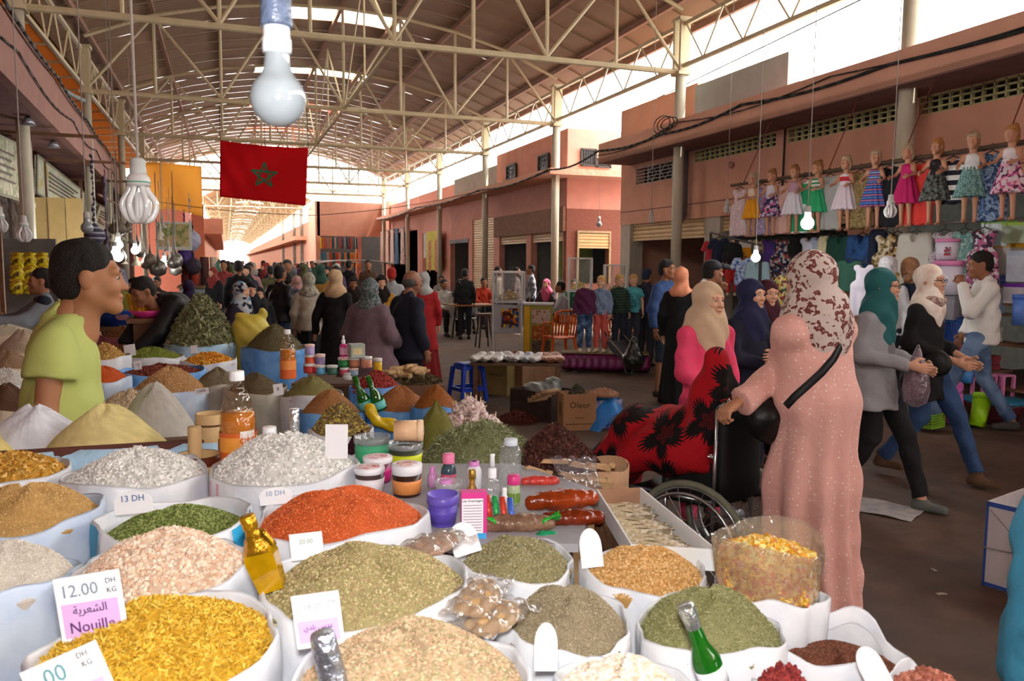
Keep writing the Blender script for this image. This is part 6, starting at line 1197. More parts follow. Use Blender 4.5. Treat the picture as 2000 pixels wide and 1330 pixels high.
# ---- people between the wheelchair and the clothes stall
woman('woman in a navy headscarf and long dark coat with folded arms behind the wheelchair',1468,540,5.5,48,mat('1c1f3f',.8,.08,4,name='navy_cloth'),mat('16182a',.85,.1),mat('1d2742',.85,.1),dict(elL=(.22,-.06,1.10),wrL=(.0,-.22,1.12),elR=(-.22,-.06,1.10),wrR=(.02,-.24,1.06),hy=5),hem=.50,hemr=.16,vox=.015,hv=.008,skin=SKIN3)
woman('woman in a maroon headscarf behind the one in navy',1500,543,6.3,30,mat('3e1420',.85),mat('3a1220',.85),mat('241018',.85),dict(elL=(.22,-.06,1.10),wrL=(.05,-.22,1.12)),hem=.3,hemr=.2,vox=.018,hv=.009)
woman('woman in a yellow and green flowered headscarf beside the leopard scarf',1532,535,7.0,150,pmat('cells',('c9b85a','3f6b58','d8cfa0','8a3a3a'),40),mat('1c7f86',.85),mat('1c7f86',.85),{},legs='skirt',hem=.5,vox=.022,hv=.012,hands=False)
t,J=man('man in a blue zip jacket and dark shorts carrying a black bag',1303,504,9.7,55,mat('2c4672',.75,.08,name='blue_jacket_cloth'),mat('1f2632',.85),dict(elL=(.22,.04,1.1),elR=(-.22,.04,1.10),wrR=(-.24,-.02,.86),hy=15,hs=1.02),hem=.84,ease=.03,vox=.018,hv=.0085,end=.15,skin=SKIN2,nm='jacket',shoes=mat('2b2420',.8))
woman('woman in a peach headscarf and black robe seen from behind beside the blue jacket',1331,519,9.1,165,mat('d08663',.8,.05,6),mat('121214',.9),mat('121214',.9),dict(),legs='skirt',hem=.5,vox=.022,hv=.012,skr=.2,full=0,drape=.02)
t,J=man('man in a black cap and white shirt with blue marks leaning behind the beige headscarf',1384,500,8.3,115,pmat('mix',('e8e8ea','f0f0f0','5a7fae'),9),mat('2a2c33',.8),dict(elL=(.22,-.02,1.12),wrL=(.05,-.15,1.38),head=(0,-.06,1.56),gL=1),vox=.02,hv=.009,hair='short',ease=.03)
m_=hmat(J);o=obj('cap',mesh_np(*VF([E((0,.02,.055),(.09,.105,.075)),C((0,-.10,.045),(0,-.15,.038),.05,.045,k=.01),E((0,-.1,-.015),(.12,.14,.05),op='sub',k=.006),E((0,.03,-.02),(.11,.12,.04),op='sub',k=.01)],.008),True),mat('15161a',.7),t);o.matrix_local=m_
CSK=mat('b58468',.5,.04,name='doll_skin');DH=mat('8a6238',.6,.2,60,bump=.5,bs=120,name='doll_hair')
def hang_mesh(kind):
 if kind=='dress':P=[C((-.085,0,-.06),(.085,0,-.06),.030),C((0,0,-.10),(0,0,-.28),.045,.045,sx=2.0,k=.04),C((0,0,-.28),(0,0,-.64),.045,.062,sx=2.9,k=.05,flat=1),E((0,0,-.03),(.04,.08,.045),op='sub',k=.01)]
 elif kind=='shirt':P=[C((-.10,0,-.06),(.10,0,-.06),.034),C((0,0,-.10),(0,0,-.44),.050,.052,sx=2.3,k=.04,flat=1),C((-.12,0,-.07),(-.19,0,-.20),.038,.034,k=.03,flat=1),C((.12,0,-.07),(.19,0,-.20),.038,.034,k=.03,flat=1),E((0,0,-.03),(.04,.08,.04),op='sub',k=.01)]
 elif kind=='coat':P=[C((-.11,0,-.06),(.11,0,-.06),.036),C((0,0,-.10),(0,0,-.62),.054,.058,sx=2.4,k=.04,flat=1),C((-.13,0,-.07),(-.185,.0,-.42),.040,.032,k=.03,flat=1),C((.13,0,-.07),(.185,0,-.42),.040,.032,k=.03,flat=1),E((0,-.03,-.05),(.03,.06,.07),op='sub',k=.01)]
 elif kind=='cloth':P=[C((-.14,0,0),(.14,0,0),.02),C((0,0,-.03),(0,0,-1.0),.022,.026,sx=6.5,k=.03,flat=1)]
 elif kind=='pants':P=[C((-.05,0,-.02),(.05,0,-.02),.05),C((-.055,0,-.05),(-.07,0,-.5),.052,.04,k=.02,flat=1),C((.055,0,-.05),(.07,0,-.5),.052,.04,k=.02,flat=1)]
 return mesh_np(*VF(P,.013,lambda X,Y,Z:.007*np.sin(52*X+5*Z)*np.clip(-Z*2.2,.1,1)*np.ones_like(Y)),True)
HM={};HGm=None
def hanging(name,label,cat,loc,kind,m,rz=-PI/2,sc=1.0,group=None,hook=True):
 global HGm
 if kind not in HM:HM[kind]=hang_mesh(kind)
 if HGm is None:HGm=MB().tube([(-.13,0,-.055),(0,0,0),(.13,0,-.055)],.006,5).tube([(0,0,0),(0,0,.03),(.015,0,.045),(.0,0,.06),(-.015,0,.045)],.004,5).mesh()
 t=thing(name,label,cat,tuple(loc),rz,group);t.scale=(sc,)*3
 obj('garment',HM[kind],m,t)
 if hook:obj('hanger',HGm,mat('2a2622',.6,.1),t)
 return t
 # dolls
DJ=joints(.86,dict(elL=(.24,-.06,1.16),wrL=(.22,-.26,1.10),elR=(-.24,-.06,1.16),wrR=(-.22,-.26,1.10),head=(0,-.015,1.66),hs=1.42,shL=(.15,.015,1.34),shR=(-.15,.015,1.34)))
d0=thing('doll_mannequin','','mannequin',(0,0,0));db=obj('body',body_mesh(DJ,True,.011,.009,hands=True),CSK,d0)
obj('hair',hair_mesh(DJ,.009,'bun'),DH,d0);dtop=mesh_np(*VF([C((0,.005,.66),(0,.005,.56),.055,.052,sx=1.35),C((-.06,0,.67),(.06,0,.67),.026,k=.02),C((0,.005,.56),(0,.005,.50),.054,.058,sx=1.4,flat=1)],.009,fold_s(.002,2)),True)
dsk=mesh_np(*VF([C((0,.005,.54),(0,.005,.27),.062,.120,sx=1.35,flat=1)],.010,fold_v(.007,11)),True)
CR='d8d4cc';flo=lambda*c:pmat('cells',c,34,.85)
DL=[(1471,10.30,'doll with yellow-orange dress, leftmost dressed doll on the rail','d8c8b0','d8941c','a8957a'),(1508,9.80,'doll in a white bodice and navy floral skirt','c8c4cc',flo('2c2844','c05880','5a4a80','b8b0c0'),'8a6238'),(1552,9.30,'doll in a mauve top and long white skirt','a88494','d0ccd4','8a6238'),(1596,8.88,'doll in the green and white dress under the wooden pole',pmat('stripes',('d8d8d4','2a8c5c'),20,ax='Z'),'2c9c66','8a6238'),(1652,8.42,'doll in a white dress with red waist and red hem',pmat('stripes',('d4ccd4','b82c38'),9,ax='Z'),'d0c4cc','a8957a'),(1709,7.98,'doll in a blue and red striped dress',pmat('stripes',('3c58a8','b86a78','2c3c78','8cb0cc'),18,ax='Z'),pmat('stripes',('2c4c9c','b86a78','2c4488','4c7cb4'),16,ax='Z'),'a8957a'),(1772,7.52,'doll in a plain magenta dress','b82464','b01c5c','a8957a'),(1828,7.10,'doll in a black top with a pink print',pmat('mix',('1c1a1e','2a2226','c88a88'),14),pmat('mix',('1c1c1c','6a706c'),30),'a4703c'),(1898,6.72,'doll in a white bodice and teal patterned skirt','d4d8d8',pmat('spots',('7aa4a0','1f3c44'),55,.8,.35),'a8957a'),(1972,6.28,'doll in a white top and pink flowered skirt, rightmost on the rail','d8d0d4',flo('c8c0c4','b85c88','5c2c4c','d8a8b8'),'a4703c')]
def M_(c):return c if not isinstance(c,str)else mat(c,.85,.05,8)
obj('bodice',dtop,M_(CR),d0);obj('skirt',dsk,M_(CR),d0)
RX=7.35
def rail_pt(px,x=RX):v=at_x(px,330,x);return v.x,v.y
for i,(px,y_,lb,a_,b_,hc)in enumerate(DL):
 x,y=rail_pt(px,RX-.12);mt=dict(bodice=M_(a_),skirt=M_(b_),hair=mat(hc,.6,.2,60,bump=.5,bs=120))
 z=2.03+.005*i;rz=-PI/2+.35+(i%3-1)*.2
 if i==0:
  d0.location=(x,y,z);d0.rotation_euler=(0,0,rz);d0['label']=lb
  for ch in d0.children:
   if ch.name.split('.')[0]in mt:ch.material_slots[0].link='OBJECT';ch.material_slots[0].material=mt[ch.name.split('.')[0]]
 else:dup(d0,(x,y,z),rz,lb,mats=mt)
 b=MB().cyl((x,y,z+.90),(x+.12,y,2.86),.006,n=5);
for c in[o for o in COL.objects if o.name.startswith('doll_mannequin')]:c['group']='dressed dolls along the rail'
t=thing('clothes_rail','long wooden pole carrying dressed dolls and hangers along the shopfront','rail',(RX,5.4,2.84));obj('pole',MB().cyl((0,0,0),(0,5.2,0),.022,n=8),mat('5a4638',.8,.2),t);obj('second_pole',MB().cyl((.25,.2,.02),(.25,5.1,.02),.016,n=8),mat('6a6460',.6,.2),t)
for yy in(.6,1.9,3.1,4.9):obj('rope',MB().cyl((0,yy,0),(.55,yy+.1,1.02),.007,n=5),mat('6a3428',.9),t)
GA=[(1447,'dress',pmat('mix',('d4c4c4','c8a8b0','dcd4d0'),30),'white and pink flowered child dress at the left end of the rail'),(1490,'dress',pmat('mix',('a898b4','8878a0','c8bcc8'),30),'lilac flowered dress between the orange and navy dolls'),(1530,'dress','cfa498','pale pink pleated dress on a green hanger'),(1572,'dress',pmat('stripes',('2c9464','2c9464','2c9464','d4d8d4'),3.2,ax='Z'),'green and white dress on a hanger left of the green doll'),(1622,'coat','a0a29c','pale grey romper suit on the rail'),(1681,'coat',pmat('leopard',('a8905c','2c2418','6c5838'),60,.8,.5),'leopard print jacket on the rail'),(1738,'coat','16171c','black jacket hanging behind the magenta doll'),(1796,'coat','d03c34','bright red blazer on a white hanger'),(1860,'shirt',pmat('stripes',('1c1e28','d4d4d0'),11,ax='Z'),'black and white striped knit top on the rail'),(1936,'coat',pmat('mix',('2c4468','8ca4c0','1c2c4c','5878a0'),16),'blue plaid shirt near the right end of the rail'),(1716,'shirt','1c1c22','small black top tucked behind the striped doll')]
for i,(px,k,c,lb)in enumerate(GA):
 x,y=rail_pt(px,RX+(.0 if i!=10 else .2));hanging('hanging_garment',lb,'clothes',(x,y,2.80),k,M_(c),-PI/2+.25,1.15,'clothes on the upper rail')
t=thing('clothes_rail','second metal rail with clothes under the dressed dolls','rail',(RX+.35,5.6,2.12));obj('pole',MB().cyl((0,0,0),(0,4.9,0),.016,n=8),mat('6a6460',.5,.2),t)
for yy in(.3,1.8,3.4,4.7):obj('rope',MB().cyl((0,yy,0),(-.1,yy,.74),.006,n=5),IRON,t)
GB=[(1462,'dress',pmat('stripes',('d8941c','d8941c','d8941c','d4ccbc'),1.8,ax='Z'),'orange and white tiered skirt below the orange doll',1.1),(1489,'dress','a8987c','beige sleeveless dress with a brown tie',1.15),(1508,'dress','4c3078','narrow purple dress in the lower row',1.1),(1531,'dress',flo('1c1c2c','8c4444','a8a4a0','2c3450'),'dark floral skirt with a white bodice',1.2),(1587,'dress','c8ccd8','plain white long dress beside the glowing bulb',1.25),(1606,'dress','a8b4cc','pale blue dress behind the white one',1.15),(1626,'coat','d4cca4','cream ruffled jacket beside the glowing bulb',.95),(1650,'coat','1c4438','dark green coat behind the cream jacket',1.2),(1691,'coat',pmat('mix',('22406c','2c5488','1a2c50'),8),'dark denim dress in the lower row',1.2),(1738,'dress',flo('c8b898','a08858','6c5c3c','d4ccb4'),'cream and brown flowered dress with a white belt',1.2),(1760,'dress',flo('a07840','3c3028','c0a880'),'tan patterned dress behind the flowered one',1.1),(1796,'coat','c4c0b4','cream fleece gilet with a zip',1.2),(1852,'dress',pmat('mix',('8c8490','c4b8bc','6c6470'),34),'grey flowered dress with a black ribbon',1.15),(1892,'dress',pmat('mix',('8cb0a4','4c7c78','b8ccc4'),26),'pale teal patterned dress',1.1),(1930,'dress',flo('c4bcc0','a85c80','3c2c3c'),'white dress with pink and black flowered bands',1.1),(1722,'pants','1c2438','navy trousers in the second row',1.1)]
for i,(px,k,c,lb,sc)in enumerate(GB):
 x,y=rail_pt(px,RX+.35);hanging('hanging_garment',lb,'clothes',(x,y,2.05),k,M_(c),-PI/2+.25,sc,'clothes on the lower rail')
GC=[(1392,468,13.2,'shirt','b8343c','red jacket hanging in the shutter opening'),(1404,470,13.0,'coat','a82c34','second red jacket hanging behind the first'),(1452,500,11.5,'shirt',pmat('mix',('2c4c84','8ca0c4','c4ccd8'),20),'blue plaid shirt behind the cap'),(1480,508,11.2,'coat','8ca8b0','pale blue denim jacket beside the lit bulb'),(1405,462,12.6,'shirt','1a1f33','navy polo on a blue hanger'),(1688,512,9.0,'dress','d0ccd8','white skirt with pink hearts below the denim dress'),(1660,505,10.2,'shirt','3c6c5c','green striped shirt in the dark shop')]
for px,py,D,k,c,lb in GC:
 p=at_d(px,py,D);hanging('hanging_garment',lb,'clothes',tuple(p),k,M_(c),-PI/2+.6,.95)
t=thing('clothes_rail','short rail of clothes hung in the shutter opening behind the cap','rail',tuple(at_d(1388,462,13.4)));q_=at_d(1486,488,11.1)-t.location;obj('pole',MB().cyl((0,0,.06),tuple(q_+Vector((0,0,.06))),.014,n=8),IRON,t);obj('post',MB().cyl((0,0,.06),(0,0,-t.location.z),.02),IRON,t);obj('post',MB().cyl(tuple(q_),(q_.x,q_.y,-t.location.z),.02),IRON,t)
t=thing('clothes_rail','rail holding the long curtain cloths','rail',(8.2,38.3,3.34));obj('pole',MB().cyl((0,0,0),(0,7,0),.02,n=8).cyl((0,.2,0),(0,.2,.55),.01).cyl((0,6,0),(0,6,.55),.01),IRON,t)
# child dummy in black shirt and red trousers
def dummy(label,px,top,D,a,shirt,pants,z0,H,hairc='b08a50',head=True,vox=.013,name='mannequin',sk='c09478',pose={},sleeve='long'):
 p=at_d(px,top,D);t=thing(name,label,'mannequin',(p.x,p.y,z0),face_dir(a));J=joints(H,{**dict(hs=1.22,head=(0,-.015,1.60)),**pose});sm=mat(sk,.45,.04)
 if head:b=obj('body',body_mesh(J,False,vox,.010,True),sm,t);obj('hair',hair_mesh(J,.011,'kid'),mat(hairc,.6,.2,50,bump=.4,bs=100),t)
 else:
  JJ=dict(J);JJ['head']=(0,0,J['neck'][2]-.2);P=[C(J['neck'],(0,.01,J['neck'][2]+.10*J['s']),.05*J['s'],.048*J['s'],flat=1),C(J['chest'],J['pelvis'],.09*J['s'],.09*J['s'],sx=1.4)]+[C(J['el'+q],J['wr'+q],.03*J['s'],.024*J['s'])for q in 'LR']+[C(J['kn'+q],J['an'+q],.04*J['s'],.03*J['s'])for q in 'LR']
  obj('body',solid(P,.010,join=None),sm,t)
 obj('shirt',top_mesh(J,vox,hem=.86,ease=.012,sleeve=sleeve,fem=False),M_(shirt),t);obj('trousers',trousers_mesh(J,vox),M_(pants),t)
 for q in 'LR':shoe(J,q,vox,mat('c8b8a0',.7),t)
 return t,J
ZP=.30
dummy('headless boy mannequin in a maroon striped sweater and blue jeans',1143,555,12.0,-5,pmat('stripes',('4a1838','3a1430','5c2444'),30,ax='Z'),pmat('mix',('24344c','2c4060','5c7894'),8),ZP,1.12,head=False)
dummy('boy mannequin in a blue denim shirt and coral trousers',1175,536,12.0,-25,pmat('mix',('5c7088','7c8ca4','4c5c74'),40),'b85048',ZP,1.12)
dummy('boy mannequin in a green and black striped sweater',1211,531,12.2,15,pmat('stripes',('2c4434','1c2420'),24,ax='Z'),'1c2430',ZP,1.14)
dummy('boy mannequin in a turquoise T-shirt with a dark print',1238,530,12.4,0,pmat('mix',('4ca0a8','4ca0a8','2c6870'),7),'2c3038',ZP,1.14,sleeve='short')
dummy('child dummy in a black shirt and red trousers hanging in the opening',1432,468,12.2,-20,'141416','b42c28',1.15,.95,head=False)
t=thing('podium','tufted purple velvet podium with crystal studs under the boy mannequins','podium',tuple(at_d(1176,714,12.1)),face_dir(-8));t.location.z=0
obj('cushion',mesh_np(*VF([C((-.52,0,.15),(.60,0,.15),.14,sy=1.9,sx=1.0),dict(t='p',n=(0,0,1),p=(0,0,.285)),dict(t='p',n=(0,0,-1),p=(0,0,.03))],.016,lambda X,Y,Z:.012*np.sin(28*X+20*Z)*np.sin(28*X-20*Z)*np.ones_like(Y)),True),mat('5c1440',.4,.15,12),t)
obj('top',MB().box((.04,.05,.292),(1.3,.40,.016)),mat('6a5a3a',.7),t);g=MB()
for k in range(14):g.lathe([(0,-.008),(.009,0),(0,.008)],c=(-.52+.085*k,-.262,.10+.09*(k%2)),n=6)
obj('studs',g,mat('e8e0e8',.1,0,metal=.8),t)
for x in(-.4,.5):obj('foot',MB().box((x,0,.015),(.08,.3,.03)),IRON,t)
# plastic ware by the white-shirted man
def ptub(label,px,py,D,wpx,hpx,body,lid,handle=None,lidh=.16,sq=False,lab=None):
 p=at_d(px,py+hpx/2,D);q=D/F;R=wpx/2*q;H=hpx*q;t=thing('plastic_tub',label,'tub',tuple(p),.3)
 if sq:
  b=MB().box((0,0,H*.42),(R*1.5,R*2,H*.84),taper=1.06);obj('body',b,body,t);obj('lid',MB().box((0,0,H*.92),(R*1.65,R*2.15,H*.16)),lid,t)
 else:
  obj('body',MB().lathe([(R*.84,0),(R*.97,H*(1-lidh))],n=24).mesh(True),body,t);obj('lid',MB().lathe([(R,H*(1-lidh)),(R*1.05,H*(1-lidh)),(R*1.05,H*.97),(R*.98,H),(0,H)],n=24).mesh(True),lid,t)
 if lab:obj('label',MB().box((-R*.95,-R*.35,H*.4),(.01,R*.5,H*.4),rz=.0),pmat('mix',lab,30),t)
 if handle:obj('handle',MB().tube([(-R*1.0,-R*.6,H*.8),(-R*1.08,-R*.3,H*.35),(-R*1.08,R*.3,H*.35),(-R*1.0,R*.6,H*.8)],.008,6),handle,t)
 return t
FW=mat('cdc8d4',.35,.03);PKL=mat('cf7ca8',.4,.04);BLL=mat('2c62c0',.35,.04);GNL=mat('7cc03c',.4);YLL=mat('d8a428',.4)
DD=8.95
ptub('white tub with a pink lid, upper of the pink-lidded pair',1851,487,DD,46,40,FW,PKL,lab=('c83c3c','303048','e8e8e8'))
ptub('bigger white tub with a pink lid under the smaller one',1851,542,DD,56,66,FW,PKL)
ptub('wide clear tub with a blue lid and blue handle',1902,480,DD,54,42,mat('a8b0cc',.25,.03),BLL,handle=BLL)
ptub('white tub with pink band below the blue-lidded one',1900,538,DD+.15,56,70,FW,mat('d8d4dc',.4))
ptub('large frosted box with a green lid at the top of the plastics',1948,455,DD,46,52,mat('b0bcb8',.25,.03),GNL,sq=True,lidh=.1)
ptub('frosted box with a yellow lid under the green one',1960,505,DD,48,62,mat('b4a898',.3,.03),YLL,sq=True)
ptub('lime green lidded box at the right edge',1985,455,DD-.3,40,40,mat('a8bc98',.3),mat('9cc43c',.4),sq=True)
ptub('white box with blue print at the right edge',1988,520,DD-.3,34,60,mat('c4ccd8',.4),mat('b8c4d4',.4),sq=True)
ptub('violet lidded box at the right edge',1990,575,DD-.3,44,42,mat('c8c4cc',.4),mat('7030a0',.4),sq=True)
ptub('grey slatted crate left of the perforated bag',1846,600,DD,44,46,mat('8a8890',.5,.1),mat('78767e',.5),sq=True)
ptub('blue drinking canister at the right edge',1990,605,DD-.6,28,60,mat('5c84d0',.35),mat('4c74c8',.35))
def lattice(label,px,py,D,wpx,hpx,m):
 p=at_d(px,py+hpx/2,D);q=D/F;w_,h_=wpx*q,hpx*q;t=thing('basket',label,'basket',tuple(p),.25);b=MB()
 for s in(-1,1):
  for k in range(8):b.box((-w_/2+w_*k/7,s*w_*.3,h_/2),(.008,.006,h_));
  for k in range(6):b.box((0,s*w_*.3,h_*k/5),(w_,.006,.008));b.box((s*w_/2,0,h_*k/5),(.006,w_*.6,.008))
  for k in range(5):b.box((s*w_/2,-w_*.3+w_*.6*k/4,h_/2),(.006,.008,h_))
 obj('lattice',b,m,t);obj('bottom',MB().box((0,0,.004),(w_,w_*.6,.008)),m,t)
lattice('blue lattice basket below the grey crate',1866,645,DD,38,50,mat('1f5cb4',.4,.05));lattice('lime green lattice basket on the floor behind the jeans',1818,820,7.9,46,26,mat('88c030',.4));lattice('white perforated basket left of the man in the white shirt',1895,610,DD+.1,44,76,mat('c8c4d0',.4))
ptub('magenta bucket under the blue basket',1884,690,DD-.2,28,36,mat('b8205c',.4),mat('a01850',.4));ptub('sky blue bucket on the shelf behind the jeans',1888,730,DD-.2,26,34,mat('4c90d0',.4),mat('4088c8',.4))
ptub('leaning pink plastic tray behind the boots',1858,780,8.2,52,70,mat('d070b8',.4,.05),mat('d070b8',.4)).rotation_euler[1]=-.35
ptub('lime green plastic board leaning beside the basin',1908,800,8.1,34,66,mat('98d020',.4,.05),mat('98d020',.4)).rotation_euler[1]=.3
t=thing('basin','wide dark red basin with a blue lid on the floor','basin',tuple(at_d(1940,832,8.4)));t.location.z=0;obj('bowl',MB().lathe([(.20,0),(.30,.20),(.30,.22)],n=28).mesh(True),mat('4c1c24',.4,.05),t);obj('lid',MB().lathe([(.31,.22),(.31,.25),(.1,.27),(0,.27)],n=28).mesh(True),mat('2c6c8c',.4),t)
for px,lb in((1920,'left pink plastic stool above the basin'),(1955,'right pink plastic stool above the basin')):
 t=thing('plastic_stool',lb,'stool',tuple(at_d(px,775,8.7)));
 obj('seat',MB().box((0,0,.24),(.17,.17,.02)),PKL,t)
 for a_ in(-.065,.065):
  for b_ in(-.065,.065):obj('leg',MB().box((a_*1.15,b_*1.15,.12),(.03,.03,.24)),PKL,t)
t=thing('display_shelf','wooden shelf unit carrying the plastic tubs','shelf',(8.1,5.6,0),.0)
for z in(.30,.78,1.22):obj('shelf_board',MB().box((.1,0,z),(.5,1.6,.03)),WOOD,t)
for y in(-.78,.78):obj('upright',MB().box((.3,y,.62),(.05,.04,1.24)),WOOD,t)
for px,py,D,lb,bald in((1735,497,8.8,'white head mannequin above the teal headscarf','c8c8cc'),(1778,500,8.9,'tan bald mannequin head in a dark suit jacket','9a7050')):
 dummy(lb,px,py,D,-40,'1c2438' if 'tan' in lb else 'c4c4c8','1c1c22',.0,at_d(px,py,D).z/1.015*.985,hairc=bald,sk=bald,vox=.02,pose=dict(hs=1.1))
 # shelves of folded clothes inside the dark shop
t=thing('display_shelf','dark shelf with folded clothes inside the shop','shelf',(8.75,7.2,0));b=MB()
for z in(.35,.7,1.05,1.4,1.7):b.b2((0,0,z-.03),(.45,2.0,z))
obj('shelf_board',b,WOOD,t);k=0
for iz,z in enumerate((.35,.7,1.05,1.4,1.7)):
 for iy in range(6):
  cc=['8c3038','2c3c6c','4c7c5c','b0a89c','3c3c44','8c5c7c','6c84a4','a88c4c'][(iz*3+iy*5)%8]
  o=obj('folded_clothes',MB().box((0,0,.03),(.22,.26,.055)).box((0,.005,.09),(.21,.25,.055)).box((0,-.004,.15),(.22,.25,.055)),M_(cc),None,(8.92,7.36+iy*.32,z));tag(o,'small stack of folded clothes on the dark shop shelf','clothes','folded clothes on the shop shelf')
  # bulbs on this side
def bulb(label,p,r=.035,cord=1.0,lit=0,kind='round',capc='a8a8a4',kink=0):
 cf=kind=='cfl';p=Vector(p);t=thing('hanging_bulb',label,'light bulb',tuple(p));cord=(zr(p.x)-.06 if-3.4<p.x<7.7 else 3.8)-p.z-r*2.6;G=mat('c4c2c0' if cf else '7c8286',.1,.06,30,spec=.7,name='frosted_bulb')if not lit else mat('ffffff',.3,0,emit=lit,name='lit_bulb')
 if kind=='round':obj('bulb',MB().lathe([(r*.02,-r*1.0)]+[(r*math.sin(a),-r*math.cos(a))for a in np.linspace(.15,2.45,14)]+[(r*.50,r*1.05),(r*.44,r*1.5),(r*.44,r*1.75)],n=28).mesh(True),G,t);top=r*1.75
 else:
  b=MB()
  for k in range(6):
   a=2*PI*k/6;P=[(r*.42*math.cos(a),r*.42*math.sin(a),r*1.25),(r*.62*math.cos(a),r*.62*math.sin(a),r*.8),(r*.98*math.cos(a),r*.98*math.sin(a),r*.2),(r*.98*math.cos(a),r*.98*math.sin(a),-r*.35),(r*.7*math.cos(a),r*.7*math.sin(a),-r*.9),(r*.28*math.cos(a),r*.28*math.sin(a),-r*1.05),(r*.2*math.cos(a),r*.2*math.sin(a),-r*.7),(r*.2*math.cos(a),r*.2*math.sin(a),r*1.2)]
   Q=[]
   for i_ in range(len(P)-1):
    p0,p1,p2,p3=[Vector(P[max(0,min(len(P)-1,i_+d_))])for d_ in(-1,0,1,2)]
    for u in(0,.25,.5,.75):Q.append(.5*((2*p1)+(p2-p0)*u+(2*p0-5*p1+4*p2-p3)*u*u+(3*p1-p0-3*p2+p3)*u**3))
   ring_=[];m_=8;n_=len(Q)
   for i_,q in enumerate(Q):
    tg=(Q[min(i_+1,n_-1)]-Q[max(i_-1,0)]).normalized();e1=tg.orthogonal().normalized();sd_=Vector((-math.sin(a),math.cos(a),0));e1=(sd_-tg*sd_.dot(tg)).normalized();e2=tg.cross(e1)
    for j_ in range(m_):ring_.append(q+(e1*math.cos(2*PI*j_/m_)+e2*math.sin(2*PI*j_/m_))*r*.20)
   b.add(ring_,[(i_*m_+j_,i_*m_+(j_+1)%m_,(i_+1)*m_+(j_+1)%m_,(i_+1)*m_+j_)for i_ in range(n_-1)for j_ in range(m_)])
  obj('tubes',b.mesh(True),G,t);obj('collar',MB().lathe([(r*.5,r*1.15),(r*.72,r*1.2),(r*.75,r*1.45),(r*.7,r*1.8),(r*.45,r*2.1)],n=20).mesh(True),mat('b8b4b0',.35),t);obj('ring',MB().lathe([(r*.76,r*1.42),(r*.77,r*1.46),(r*.76,r*1.5)],n=20).mesh(True),mat('3a8a70',.4),t);top=r*2.05
 obj('socket',MB().lathe([(r*.50,top-.004),(r*.52,top),(r*.52,top+r*.35),(r*.48,top+r*.4),(r*.48,top+r*.85),(r*.3,top+r*1.0)],n=18).mesh(True),mat(capc,.4,.02),t)
 obj('cord',MB().tube([(0,0,top+r*.9),(kink,0,top+r*.9+cord*.3),(0,0,top+r*.9+cord)],.0035 if r<.05 else .005,6),mat('8a8078',.7),t)
 if lit:
  ld=bpy.data.lights.new('bulb_light','POINT');ld.energy=lit*.5;ld.shadow_soft_size=.05;lo=bpy.data.objects.new('bulb_light',ld);COL.objects.link(lo);lo.parent=t;lo.location=(0,0,-r-.05)
 return t
t=bulb('large frosted bulb hanging close to the lens at the top',at_d(543,193,.87),.0298,.30,capc='c8c8cc');o=obj('tape',MB().lathe([(.0168,.075),(.0172,.078),(.0160,.12),(.012,.16)],n=18).mesh(True),mat('4a5468',.3,.3,40,bump=.4),t)
bulb('white spiral energy-saving bulb hanging in front of the left cornice',at_d(272,400,1.9),.036,1.0,kind='cfl',kink=-.01)
bulb('lit round bulb glowing among the dresses',at_d(1577,436,8.3),.065,.6,lit=25);bulb('lit bulb inside the shop above the navy headscarf',at_d(1476,503,9.2),.05,.4,lit=20);bulb('spiral bulb hanging before the black jacket',at_d(1739,412,8.2),.055,.5,kind='cfl')
bulb('small unlit bulb in front of the pink wall left of the drainpipe',at_d(1272,428,13.5),.05,.7,kind='cfl');bulb('small bulb hanging below the round wall fitting',at_d(1420,408,12.5),.05,.75,kind='cfl');bulb('unlit bulb on the brick corner above the small shutter',at_d(1170,438,19.6),.07,.3)
# drainpipe
t=thing('drainpipe','grey drainpipe beside the column on the pink building','pipe',(8.48,at_x(1340,300,8.5).y,0));obj('pipe',MB().tube([(0,0,3.82),(0,0,2.62),(.02,.14,2.5)],.07,12).mesh(True),mat('6a6c70',.5,.05),t)
# --- goods and boxes standing on the floor
CB=mat('a97c58',.85,.06,5,bump=.1,name='cardboard');CB2=mat('8a6548',.85,.08,5)
def carton(label,a,b_,hh,m,name='cardboard_box',z=0,depth_=None,open_=True):
 """carton whose front bottom edge runs from pixel a to pixel b on the ground"""
 p,q=at_z(*a,z),at_z(*b_,z);d=(q-p);L_=d.length;rz=math.atan2(d.y,d.x);dp=depth_ or L_*.75
 t=thing(name,label,'box',tuple(p),rz);w_=.006
 for nm,c,s_ in(('front',(L_/2,w_/2,hh/2),(L_,w_,hh)),('back',(L_/2,dp-w_/2,hh/2),(L_,w_,hh)),('side',(w_/2,dp/2,hh/2),(w_,dp-2*w_,hh)),('side',(L_-w_/2,dp/2,hh/2),(w_,dp-2*w_,hh)),('bottom',(L_/2,dp/2,w_/2),(L_-2*w_,dp-2*w_,w_))):obj(nm,MB().box(c,s_),m,t)
 if not open_:obj('lid',MB().box((L_/2,dp/2,hh),(L_,dp,w_)),m,t)
 return t,L_,dp,hh
t,L_,dp,hh=carton('brown carton with script lettering full of grey dried herb',(1100,842),(1164,840),.36,CB)
